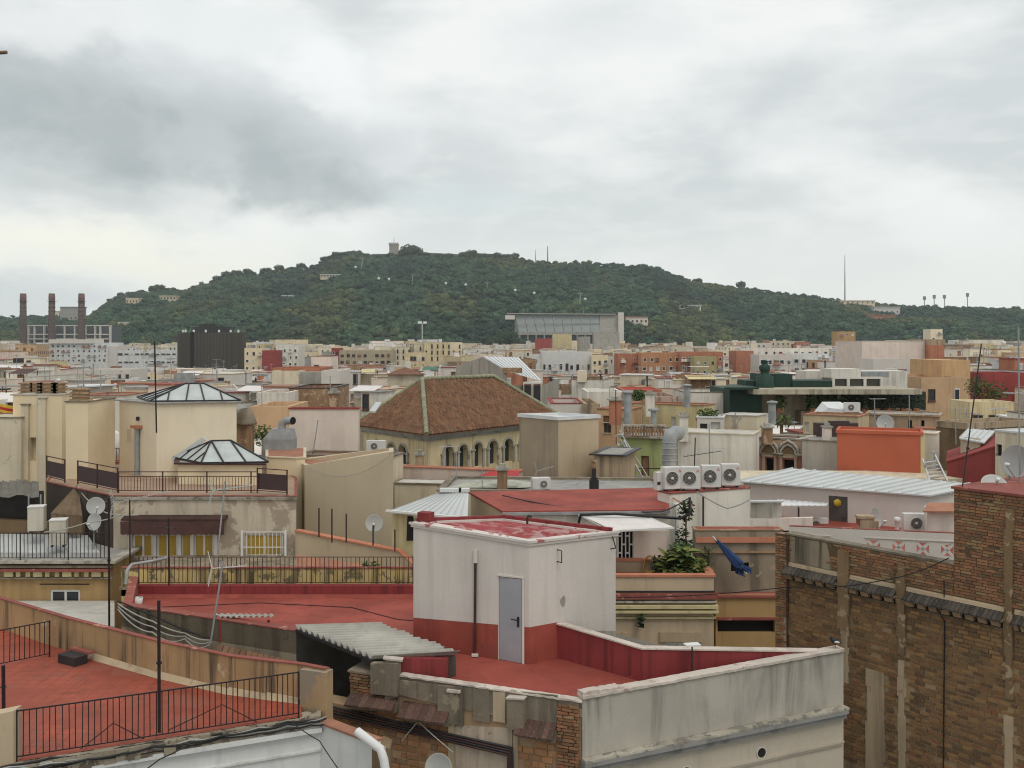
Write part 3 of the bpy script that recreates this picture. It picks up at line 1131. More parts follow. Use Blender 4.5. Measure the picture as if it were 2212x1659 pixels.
def red_house():
 H = thing('red_roof_house','house with the large brick-red roof terrace, grey street front and bare brick side','house',(0,25,0))
 a0,a1 = F(262,27.0),F(640,24.6)
 B_,C_ = F(822,24.75),F(985,22.7)
 d0,a2 = F(805,22.75),F(862,22.35)
 K,a4 = F(1258,20.7),F(1822,23.0)
 c0,c1,c2 = (1.087,23.99),F(1387,22.3),F(1768,22.87)
 pr = (2.615,25.1)
 bl,br = F(281,29.7),F(1010,29.7)
 m = MB()
 m.face([(*p,ZF) for p in (a0,a1,B_,C_,F(967,22.5),F(862,22.6),a2,(K[0] + .06,K[1] + .18),(a4[0] - .1,a4[1] + .1),c2,c1,c0,pr,(1.2,27.8),br,bl)])
 m.build('roof_terrace',RED,H)
 # gentle paint seams / patches of newer paint: thin skirting fillet along the parapets
 # ---- dark red parapet at the back
 m = MB()
 zt = Zp(1265,29.7)
 m.hexa([(*bl,ZF - .3),(*br,ZF - .3),(br[0],br[1] + .22,ZF - .3),(bl[0],bl[1] + .22,ZF - .3)],
           [(*bl,zt),(*br,zt),(br[0],br[1] + .22,zt),(bl[0],bl[1] + .22,zt)])
 m.build('back_parapet',DARK_RED,H)
 m = MB()
 m.hexa([(bl[0],bl[1] - .10,ZF + .002),(br[0],br[1] - .10,ZF + .002),(br[0],br[1] - .003,ZF + .002),(bl[0],bl[1] - .003,ZF + .002)],
           [(bl[0],bl[1] - .02,ZF + .09),(br[0],br[1] - .02,ZF + .09),(br[0],br[1] - .003,ZF + .09),(bl[0],bl[1] - .003,ZF + .09)])
 m.build('skirting',RED,H)
 # ---- left end upstand (the short red wall with its raised post)
 m = MB()
 q = [bl,(bl[0] + .25,bl[1] - .02),(a0[0] + .25,a0[1]),a0]
 m.prism([q[3],q[2],q[1],q[0]],ZF - .2,[ZF + .32,ZF + .32,ZF + .62,ZF + .62])
 m.build('end_parapet',RED_CAP,H)
 # ---- outside walls
 m = MB()
 m.wall(bl,a0,0,ZF + .3)
 m.wall(a0,a1,0,ZF + .46)
 q = [a0,a1,(a1[0] + .12,a1[1] + .22),(a0[0] + .12,a0[1] + .22)]
 m.prism(q,ZF - .1,ZF + .455)
 m.build('side_wall',A_WALL,H)
 m = MB()
 q = inset([a0,a1,(a1[0] + .12,a1[1] + .22),(a0[0] + .12,a0[1] + .22)],-.015)
 m.prism(q,ZF + .457,ZF + .49)
 m.build('coping',RED_CAP,H)
 # ---- parapet beside the stair house, running to the far corner
 m = MB()
 pts = [c0,c1,c2]
 tops = [Zp(1348.7,24.0),Zp(1403,22.3),Zp(1409,22.87)]
 outw = []
 nrm = [(.17,.10),(.05,.19),(.02,.2)]
 for (p,n_) in zip(pts,nrm):
  outw.append((p[0] + n_[0],p[1] + n_[1]))
 for i in (0,1):
  m.hexa([(*pts[i],ZF - .3),(*pts[i + 1],ZF - .3),(*outw[i + 1],ZF - .3),(*outw[i],ZF - .3)],
               [(*pts[i],tops[i]),(*pts[i + 1],tops[i + 1]),(*outw[i + 1],tops[i + 1]),(*outw[i],tops[i])])
 m.build('parapet',DARK_RED,H)
 m = MB()
 for i in (0,1):
  a,b = Vector((*pts[i],tops[i])),Vector((*pts[i + 1],tops[i + 1]))
  c,d = Vector((*outw[i + 1],tops[i + 1])),Vector((*outw[i],tops[i]))
  e = Vector((0,0,.035))
  k = Vector((0,0,.003))
  s_ = Vector((-.02,-.03,0))
  m.hexa([a + k + s_,b + k + s_,c + k,d + k],[a + e + s_,b + e + s_,c + e,d + e])
 m.build('parapet_coping',CEMENT_EDGE,H)
 m = MB()
 m.wall(a4,c2,0,tops[2] - .1)
 m.wall(c2,(2.8,27.0),0,ZF - .3)
 m.wall((1.2,27.8),(br[0],br[1] + .2),0,ZF - .3)
 m.build('rear_wall',WHITE_D,H)
 # ---- street front: grey parapet face, weathered cornice, beige wall with mouldings and two round vents
 zt0,zt1 = Zp(1510,20.7),Zp(1406,23.0)
 zc0,zc1 = Zp(1637,20.7),Zp(1522,23.0)
 vx,vy = a4[0] - K[0],a4[1] - K[1]
 L = math.hypot(vx,vy)
 ux,uy = vx / L,vy / L
 nx,ny = uy,-ux
 pt = lambda u,o,z: (K[0] + ux * u * L + nx * o,K[1] + uy * u * L + ny * o,z)

 def strip(mb,ta,tb,o_out,o_in,za0,za1,zb0,zb1):
  mb.hexa([pt(ta,o_out,za0),pt(tb,o_out,za1),pt(tb,o_in,za1),pt(ta,o_in,za0)],
    [pt(ta,o_out,zb0),pt(tb,o_out,zb1),pt(tb,o_in,zb1),pt(ta,o_in,zb0)])
 m = MB()
 strip(m,0,1,0,-.22,zc0,zc1,zt0,zt1)
 m.build('front_parapet',GREY_FACADE,H)
 m = MB()
 rnd = random.Random(4)
 k = 26
 ragged(m,(*K,zt0 + .003),(*a4,zt1 + .003),(nx * .045,ny * .045,0),(-nx * .26,-ny * .26,0),.055,90,.011,5,0,.009)
 ragged(m,(*K,zt0 + .062),(K[0] + vx * .13,K[1] + vy * .13,zt0 + .09),(nx * .0,ny * .0,0),(-nx * .24,-ny * .24,0),.06,12,.03,6)
 m.build('front_coping',CEMENT_EDGE,H)
 m = MB()
 strip(m,-.004,.998,.21,-.1,zc0 - .14,zc1 - .14,zc0 - .05,zc1 - .05)
 strip(m,-.003,.998,.13,-.1,zc0 - .27,zc1 - .27,zc0 - .145,zc1 - .145)
 m.build('cornice',CORNICE_G,H)
 m = MB()
 k = 34
 ragged(m,(K[0] - ux * .02,K[1] - uy * .02,zc0 - .047),(*a4,zc1 - .047),(nx * .21,ny * .21,0),(nx * .003,ny * .003,0),.045,110,.010,8,0,.009)
 m.build('cornice_edge',CORNICE,H)
 m = MB()
 zl0,zl1 = zc0 - .272,zc1 - .272
 m.wall(K,a4,0,zl0,(),.14,0,zl1)
 m.build('front_wall',FACADE,H)
 for dz in (.58,1.42):
  m = MB()
  strip(m,0.0,.995,.05,.001,zl0 - dz - .05,zl1 - dz - .05,zl0 - dz,zl1 - dz)
  strip(m,0.0,.995,.075,.001,zl0 - dz + .003,zl1 - dz + .003,zl0 - dz + .045,zl1 - dz + .045)
  m.build('moulding',FACADE,H)
 for px,py in ((1645,1626),(1482,1668)):
  t = tpx(K,a4,px)
  d = K[1] + vy * t
  c = Vector(pt(t,.002,Zp(py,d)))
  m = MB()
  m.lathe(c,[(.14,0.0),(.14,.015),(.115,.015),(.10,-.0)],20,0,(nx,ny,0))
  o = m.build('vent',CEMENT_EDGE,H)
  m = MB()
  m.lathe(c,[(.001,.006),(.11,.006)],20,0,(nx,ny,0))
  m.build('vent_opening',DARKIN,o)

 # ---- bare side wall under the terrace
 q0,qk = F(757,22.85),(K[0] - .02,K[1] + .02)
 sx,sy = qk[0] - q0[0],qk[1] - q0[1]
 LS = math.hypot(sx,sy)
 wx,wy = sx / LS,sy / LS
 mx,my = wy,-wx
 U = lambda px: tpx(q0,qk,px) * LS
 D = lambda px: q0[1] + wy * U(px)
 sp = lambda px,o,py: (q0[0] + wx * U(px) + mx * o,q0[1] + wy * U(px) + my * o,Zp(py,D(px)))
 zcurb = ZF + .12
 m = MB()
 m.wall(q0,qk,0,zcurb - .12)
 m.build('bare_wall',MORTAR,H)

 def slab(mb,pxa,pxb,ya0,ya1,yb0,yb1,o1,o0=.0,mi=0):
  """tops ya0->ya1, bottoms yb0->yb1 in bearings/heights along the side wall"""
  mb.hexa([sp(pxa,o1,yb0),sp(pxb,o1,yb1),sp(pxb,o0,yb1),sp(pxa,o0,yb0)],
    [sp(pxa,o1,ya0),sp(pxb,o1,ya1),sp(pxb,o0,ya1),sp(pxa,o0,ya0)],mi)
 # white curb
 m = MB()
 pa,pb = a2,K
 ragged(m,(*pa,zcurb),(*pb,zcurb),(-.02,-.05,0),(.07,.15,0),.035,40,.015,9,0,.01)
 m.build('curb',CEMENT_EDGE,H)
 m = MB()
 A_,B2 = Vector((*a2,0)),Vector((*K,0))
 off = Vector((.10,.22,0))
 e0,e1 = Vector((0,0,ZF - .2)),Vector((0,0,zcurb - .002))
 m.hexa([A_ + e0,B2 + e0,B2 + off + e0,A_ + off + e0],[A_ + e1,B2 + e1,B2 + off + e1,A_ + off + e1])
 m.build('curb_base',GREY_REND,H)
 # grey rendered upper band with piers, uneven thickness
 m = MB()
 segs = [(808,866,1428,1430,1494,1500,.16),(866.2,1205,1468,1501,1503,1572,.04),(867,903,1467,1471,1497,1507,.10),(950,1003,1477,1482,1554,1566,.11),(1024,1060,1484,1488,1553,1560,.06)]
 for a,b,y0,y1,y2,y3,o in segs:
  slab(m,a,b,y0,y1,y2,y3,o)
 m.build('render_band',GREY_REND,H)
 m = MB()
 slab(m,1067,1093,1492,1494,1556,1560,.055)
 m.build('patched_render',TAN_PLAIN,H)
 m = MB()
 slab(m,1104,1139,1503,1505,1568,1570,.22)
 o = m.build('pier',GREY_REND,H)
 m = MB()
 slab(m,1102,1141,1499,1501,1502.5,1504.5,.25)
 m.build('pier_cap',CEMENT_EDGE,o)
 m = MB()
 slab(m,972,1000,1484,1487,1490,1493,.17)
 m.build('ledge_stone',CEMENT_EDGE,H)
 # tile ledges
 for pa_,pb_,y0,y1,drop in ((760,862,1492,1503,20),(873,975,1513,1528,24),(1122,1205,1547,1560,26)):
  n = 7
  L_ = thing_child = None
  for i in range(n):
   t0,t1 = i / n,(i + .97) / n
   xa,xb = lerp(pa_,pb_,t0),lerp(pa_,pb_,t1)
   ya,yb = lerp(y0,y1,t0),lerp(y0,y1,t1)
   j = rnd.uniform(-.8,.8)
   mm = MB()
   top = [Vector(sp(xa,.02,ya)),Vector(sp(xb,.02,yb)),Vector(sp(xb,.34,yb + drop + j)),Vector(sp(xa,.34,ya + drop + j))]
   lo = Vector((0,0,-.035))
   mm.hexa([top[3] + lo,top[2] + lo,top[1] + lo,top[0] + lo],[top[3],top[2],top[1],top[0]])
   mm.build('ledge_tile',BROWN_TILE,H)
  mm = MB()
  slab(mm,pa_,pb_,y0 + drop * .55,y1 + drop * .55,y0 + drop + 13,y1 + drop + 13,.16,.0)
  mm.build('ledge_base',GREY_REND,H)
 # flaked white plaster and blocks
 m = MB()
 slab(m,985,1108,1567,1572,1700,1700,.035)
 m.build('plaster',PLASTER_W,H)
 m = MB()
 slab(m,1110,1120,1582,1584,1700,1700,.05)
 slab(m,970,984,1560,1562,1700,1700,.05)
 m.build('plaster_strip',PLASTER,H)
 # lower wall going on to the left
 l0 = F(672,23.35)
 m = MB()
 zl = z_(-8.35)
 m.hexa([(*l0,0),(q0[0],q0[1],0),(q0[0] + .2,q0[1] + .4,0),(l0[0] + .2,l0[1] + .4,0)],
           [(*l0,zl),(q0[0],q0[1],zl),(q0[0] + .2,q0[1] + .4,zl),(l0[0] + .2,l0[1] + .4,zl)])
 m.build('low_wall',MORTAR,H)

 def keep(u,z):
  px = CX + (q0[0] + wx * u) / (q0[1] + wy * u) * FL
  py = HY + (EYE - z) * FL / (q0[1] + wy * u)
  if px < 984:
   return py > lerp(1524,1566,(px - 757) / 227) and not (py < 1563 and 930 < px < 980 and py < 1556)
  return 1122 < px < 1200 and py > 1588
 brick_field(H,q0,qk,z_(-11.2),z_(-8.0),.29,.145,BRICKS_TERRA,.016,.022,keep,260,name='block')
 brick_field(H,l0,(q0[0] - .02,q0[1] + .01),z_(-11.2),zl - .02,.29,.145,BRICKS_TERRA,.016,.022,None,40,name='block')
 # brick quoin and broken brick pillar by the stair pit
 brick_field(H,(q0[0] + wx * (U(1205)),q0[1] + wy * U(1205)),(q0[0] + wx * (LS - .03),q0[1] + wy * (LS - .03)),z_(-11.0),ZF + .1,.26,.07,BRICKS_RED,.012,.05,None,160,off=.03,name='quoin_brick')
 m = MB()
 p1_ = (q0[0] + wx * U(815),q0[1] + wy * U(815))
 zb = Zp(1456,22.7)
 bk = (.18,.5)
 m.hexa([(*q0,ZF - 2),(*p1_,ZF - 2),(p1_[0] + bk[0],p1_[1] + bk[1],ZF - 2),(q0[0] + bk[0],q0[1] + bk[1],ZF - 2)],
           [(*q0,zb),(*p1_,zb),(p1_[0] + bk[0],p1_[1] + bk[1],zb),(q0[0] + bk[0],q0[1] + bk[1],zb)])
 m.build('pillar',MORTAR,H)
 brick_field(H,q0,p1_,ZF - .95,zb,.24,.065,BRICKS_RED,.012,.045,None,120,name='brick',off=.004)
 m = MB()
 e_ = inset([q0,p1_,(p1_[0] + bk[0],p1_[1] + bk[1]),(q0[0] + bk[0],q0[1] + bk[1])],-.05)
 m.prism(e_,zb + .003,zb + .05)
 m.build('pillar_cap',GREY_REND,H)
 # ---- stair pit beneath the corrugated sheet
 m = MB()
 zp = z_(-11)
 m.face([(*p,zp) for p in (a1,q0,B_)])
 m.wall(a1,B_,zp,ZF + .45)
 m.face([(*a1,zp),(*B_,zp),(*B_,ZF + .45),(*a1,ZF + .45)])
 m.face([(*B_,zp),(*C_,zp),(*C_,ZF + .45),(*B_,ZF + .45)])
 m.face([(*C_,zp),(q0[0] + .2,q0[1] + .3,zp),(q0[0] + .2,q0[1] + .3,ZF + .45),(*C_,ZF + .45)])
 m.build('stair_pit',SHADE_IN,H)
 m = MB()
 w0,w1 = F(862,22.52),F(968,22.42)
 zt = Zp(1422,22.5)
 m.hexa([(*w0,ZF - .2),(*w1,ZF - .2),(w1[0] + .0,w1[1] + .18,ZF - .2),(w0[0],w0[1] + .18,ZF - .2)],[(*w0,zt),(*w1,zt),(w1[0],w1[1] + .18,zt),(w0[0],w0[1] + .18,zt)])
 w2 = (B_[0] + .02,B_[1] - .02)
 m.hexa([(w1[0] - .16,w1[1] + .183,ZF - .2),(w1[0],w1[1] + .183,ZF - .2),(w2[0] + .16,w2[1],ZF - .2),(*w2,ZF - .2)],
           [(w1[0] - .16,w1[1] + .183,zt),(w1[0],w1[1] + .183,zt),(w2[0] + .16,w2[1],zt),(*w2,zt)])
 m.build('pit_wall',DARK_RED,H)
 m = MB()
 m.hexa([(w0[0] - .3,w0[1] - .16,ZF - .5),(w0[0] - .01,w0[1] - .2,ZF - .5),(w0[0] - .01,w0[1] + .2,ZF - .5),(w0[0] - .3,w0[1] + .2,ZF - .5)],
           [(w0[0] - .3,w0[1] - .16,zt + .02),(w0[0] - .01,w0[1] - .2,zt - .02),(w0[0] - .01,w0[1] + .2,zt - .02),(w0[0] - .3,w0[1] + .2,zt + .02)])
 o = m.build('pit_post',GREY_REND,H)
 m = MB()
 m.hexa([(w0[0] - .34,w0[1] - .2,zt + .025),(w0[0] + .10,w0[1] - .24,zt - .015),(w0[0] + .10,w0[1] + .0,zt - .015),(w0[0] - .34,w0[1] + .0,zt + .025)],
           [(w0[0] - .34,w0[1] - .2,zt + .06),(w0[0] + .10,w0[1] - .24,zt + .02),(w0[0] + .10,w0[1] + .0,zt + .02),(w0[0] - .34,w0[1] + .0,zt + .06)])
 m.build('post_cap',CEMENT_EDGE,o)
 m = MB()
 corrugated(m,P(638,1354,24.65),P(822,1349,24.75),P(990,1411,22.55),P(806,1421,22.6),13,.062,6,0,.014,.06)
 m.build('corrugated_sheet',FIBRO,H)
 m = MB()
 m.bar(P(640,1362,24.6),P(806,1429,22.6),.05,.07)
 m.build('sheet_beam',METAL_DARK,H)
 return H


HOUSE_A = red_house()


def stair_house():
 S = thing('stair_house','white stair house with red painted foot on the red terrace','stair house',(.2,25,ZF))
 l,f,r = (-2.466,24.9),(.404,23.5),(2.615,25.1)
 b = (l[0] + r[0] - f[0],l[1] + r[1] - f[1])
 foot = [l,f,r,b]
 zt = [Zp(1127,24.9),Zp(1168,23.5),Zp(1147,25.1),z_(-4.66)]
 # door recess on the left face
 L = math.hypot(f[0] - l[0],f[1] - l[1])
 u0,u1 = tpx(l,f,1077) * L,tpx(l,f,1129) * L
 zd = Zp(1247,23.75)
 dado0,dado1 = Zp(1334,24.9),Zp(1355,23.5)
 m = MB()
 m.wall(l,f,ZF - .1,zt[0] - .06,[(u0,u1,ZF - .05,zd)],.10,0,zt[1] - .06)
 m.wall(f,r,ZF - .1,zt[1] - .06,(),.1,0,zt[2] - .06)
 m.wall(r,b,ZF - .1,zt[2] - .06,(),.1,0,zt[3] - .06)
 m.wall(b,l,ZF - .1,zt[3] - .06,(),.1,0,zt[0] - .06)
 m.build('wall',stucco('hut_white_paint',(0.60,0.555,0.51),0.22,(0.42,0.375,0.33),0.16,(0.56,0.51,0.46),0.07,fine=0.05,bump=0.3,patch_scale=1.6),S)
 # painted foot: a coat 4 mm proud of the wall
 m = MB()
 def coat(p0,p1,ta,tb,za,zb):
  dx,dy = p1[0] - p0[0],p1[1] - p0[1]
  LL = math.hypot(dx,dy)
  nx,ny = dy / LL * .006,-dx / LL * .006
  A_ = (lerp(p0[0],p1[0],ta) + nx,lerp(p0[1],p1[1],ta) + ny)
  B_ = (lerp(p0[0],p1[0],tb) + nx,lerp(p0[1],p1[1],tb) + ny)
  m.face([(*A_,ZF - .05),(*B_,ZF - .05),(*B_,zb),(*A_,za)])
 fz = lambda t: lerp(dado0,dado1,t)
 coat(l,f,0,u0 / L - .004,dado0,fz(u0 / L))
 coat(l,f,u1 / L + .004,1.0015,fz(u1 / L),dado1)
 t2 = tpx(f,r,1203.5)
 coat(f,r,-.001,t2,dado1,Zp(1344,24.0))
 m.build('painted_foot',RED,S)
 m = MB()
 t3 = tpx(f,r,1330)
 dx,dy = r[0] - f[0],r[1] - f[1]
 LL = math.hypot(dx,dy)
 nx,ny = dy / LL * .008,-dx / LL * .008
 A_,B_ = tpx(f,r,1240),.998
 pA,pB = (lerp(f[0],r[0],A_) + nx,lerp(f[1],r[1],A_) + ny),(lerp(f[0],r[0],B_) + nx,lerp(f[1],r[1],B_) + ny)
 m.face([(*pA,ZF - 1.2),(*pB,ZF - 1.2),(*pB,Zp(1363,pB[1])),(*pA,Zp(1362,pA[1]))])
 m.build('bare_cement_foot',CONCRETE,S)
 # roof: slightly sunken red deck with faded white film and a low upstand at the rear
 m = MB()
 q = inset(foot,.16)
 m.face([(*p,z - .05) for p,z in zip(q,zt)])
 m.build('roof',ROOF_PEEL,S)
 m = MB()
 ring(m,foot,.06,.18,[z - .057 for z in zt],[z for z in zt])
 m.build('roof_edge',WHITE_PEEL,S)
 m = MB()
 ring(m,foot,.035,.04,[z - .125 for z in zt],[z - .06 for z in zt])
 m.build('drip_moulding',WHITE,S)
 m = MB()
 i_ = inset(foot,.05)
 for A_,B_,za,zb in ((3,2,zt[3],zt[2]),(0,3,zt[0],zt[3])):
  p,q2 = Vector((*i_[A_],za + .003)),Vector((*i_[B_],zb + .003))
  m.bar(p + Vector((0,0,.045)),q2 + Vector((0,0,.035)),.12,.085 if A_ == 3 else .07)
 m.box(l[0] + .30,l[1] + .12,zt[0] + .004,.34,.26,.22,-.45)
 m.build('rear_upstand',DARK_RED,S)
 # door leaf standing a little open
 ux,uy = (f[0] - l[0]) / L,(f[1] - l[1]) / L
 nx,ny = uy,-ux
 h0 = (l[0] + ux * (u0 + .01) - nx * .02,l[1] + uy * (u0 + .01) - ny * .02)
 a = radians(-5)
 ex,ey = ux * cos(a) - uy * sin(a),ux * sin(a) + uy * cos(a)
 w = u1 - u0 - .02
 q = [h0,(h0[0] + ex * w,h0[1] + ey * w),(h0[0] + ex * w - ey * .045,h0[1] + ey * w + ex * .045),(h0[0] - ey * .045,h0[1] + ex * .045)]
 m = MB()
 m.prism(q,ZF + .01,zd - .01)
 D = m.build('door',DOOR_G,S)
 hp = Vector((h0[0] + ex * w * .86,h0[1] + ey * w * .86,ZF + 1.03))
 n3 = Vector((ey,-ex,0))
 m = MB()
 m.box(hp.x + n3.x * .012,hp.y + n3.y * .012,hp.z - .17,.05,.02,.24,math.atan2(ey,ex))
 m.tube([hp + n3 * .02,hp + n3 * .06,hp + n3 * .06 - Vector((ex,ey,0)) * .17],.014,6)
 m.build('handle',BLACK,D)
 m = MB()
 P0 = lambda u,z,o: (l[0] + ux * u + nx * o,l[1] + uy * u + ny * o,z)
 m.bar(P0(u1 + .02,ZF,.012),P0(u1 + .02,zd + .02,.012),.05,.03)
 m.bar(P0(u0 - .02,zd + .03,.012),P0(u1 + .045,zd + .03,.012),.03,.04)
 m.build('door_frame',WHITE,S)
 # drain pipe, wire rungs, plaster chips
 t = tpx(l,f,1029) * L
 m = MB()
 m.tube([P0(t,Zp(1212,24.2),.05),P0(t - .02,ZF + .12,.05)],.032,8)
 pipe = m.build('drain_pipe',RUST,S)
 m = MB()
 m.tube([P0(t,Zp(1186,24.2),.05),P0(t,Zp(1213,24.2),.05)],.055,8)
 m.box(*P0(t,ZF + .02,.07),.16,.12,.05)
 m.build('pipe_socket',WHITE,pipe)
 Q0 = lambda u,z,o: (f[0] + dx * u + dy / LL * o,f[1] + dy * u - dx / LL * o,z)
 for px,ya,yb,w_ in ((1215,1180,1205,.17),(1322,1168,1192,.2)):
  u = tpx(f,r,px)
  du = .16 / LL
  z0,z1 = Zp(yb,24.4),Zp(ya,24.4)
  m = MB()
  if px < 1300:
   m.tube([Q0(u - du,z0,0),Q0(u - du,z0,w_),Q0(u - du,z1,w_),Q0(u - du,z1,0)],.014,6)
  else:
   m.tube([Q0(u - du,z1,.02),Q0(u,z1,.02),Q0(u - du * .35,z0,w_),Q0(u - du * 1.4,z0,w_)],.016,6)
  m.build('rung',IRON,S)
 u = tpx(f,r,1215)
 m = MB()
 c = [(-.07,-.05),(.0,-.16),(.07,-.12),(.09,.02),(.06,.12),(-.02,.09),(-.08,.03)]
 z0 = Zp(1293,24.3)
 m.face([Q0(u + a_ / LL,z0 + b_,.004) for a_,b_ in c])
 m.build('missing_plaster',CONCRETE,S)
 # small hooked vent pipe on the roof
 p = P(1139,1128,25.4)
 m = MB()
 m.tube([p + Vector((0,0,-.05)),p + Vector((0,0,.10)),p + Vector((.02,0,.16)),p + Vector((.08,-.02,.17)),p + Vector((.1,-.02,.12))],.03,7)
 m.build('vent_pipe',METAL_DARK,S)
 return S


stair_house()
# loose things on the red terrace
dish_p = P(1495,1392,22.2)
t = thing('flood_light','flat white lamp head on a thin post against the red parapet','lamp',(dish_p.x,dish_p.y,ZF))
m = MB()
m.tube([(dish_p.x,dish_p.y,ZF),(dish_p.x,dish_p.y,dish_p.z - .02)],.018,6)
m.build('post',METAL_DARK,t)
m = MB()
m.box(dish_p.x,dish_p.y,dish_p.z - .02,.34,.2,.035,.2)
m.build('lamp_head',WHITE_PLASTIC,t)
cable('roof_wire','thin dark wire lying across the brick-red terrace floor',[G(330,1312,ZF + .015),G(560,1302,ZF + .015),G(760,1312,ZF + .015),G(810,1325,ZF + .015),G(860,1338,ZF + .015),G(892,1340,ZF + .015)],.011,RUST,0.0,4,cat='wire')


# a pigeon on the grey parapet
def pigeon(loc,label,ang):
 r = thing('pigeon',label,'bird',loc)
 r.rotation_euler = (0,0,ang)
 o = Vector(loc)
 me_v = MB()
 prof = [(-.17,.0,.03,.012),(-.12,.0,.045,.03),(-.05,0,.075,.055),(.02,0,.095,.062),(.07,0,.115,.05),(.10,0,.15,.03),(.115,0,.185,.03),(.135,0,.2,.026),(.155,0,.197,.010),(.175,0,.19,.003)]
 me_v.tube([o + Vector((a,b,c + .05)) for a,b,c,d in prof],[d for *_,d in prof],10)
 me_v.build('body',plain('magpie_black',(0.02,0.02,0.025),0.5),r)
 for s_ in (-1,1):
  m = MB()
  m.tube([o + Vector((.05,s_ * .05,.135)),o + Vector((-.03,s_ * .062,.125)),o + Vector((-.12,s_ * .03,.095))],[.02,.03,.008],8)
  m.build('wing',plain('bird_white',(0.6,0.6,0.6)),r)
  m = MB()
  m.tube([o + Vector((.0,s_ * .025,.1)),o + Vector((.0,s_ * .025,.0))],.006,5)
  m.build('leg',IRON,r)
 return r


pigeon(P(1805,1399,22.95) + Vector((0,.05,0.0)),'small black and white bird perched at the far end of the grey front parapet',radians(200))


# ================================================================== B: the orange-red terrace at bottom left
ZB = z_(-7.5)


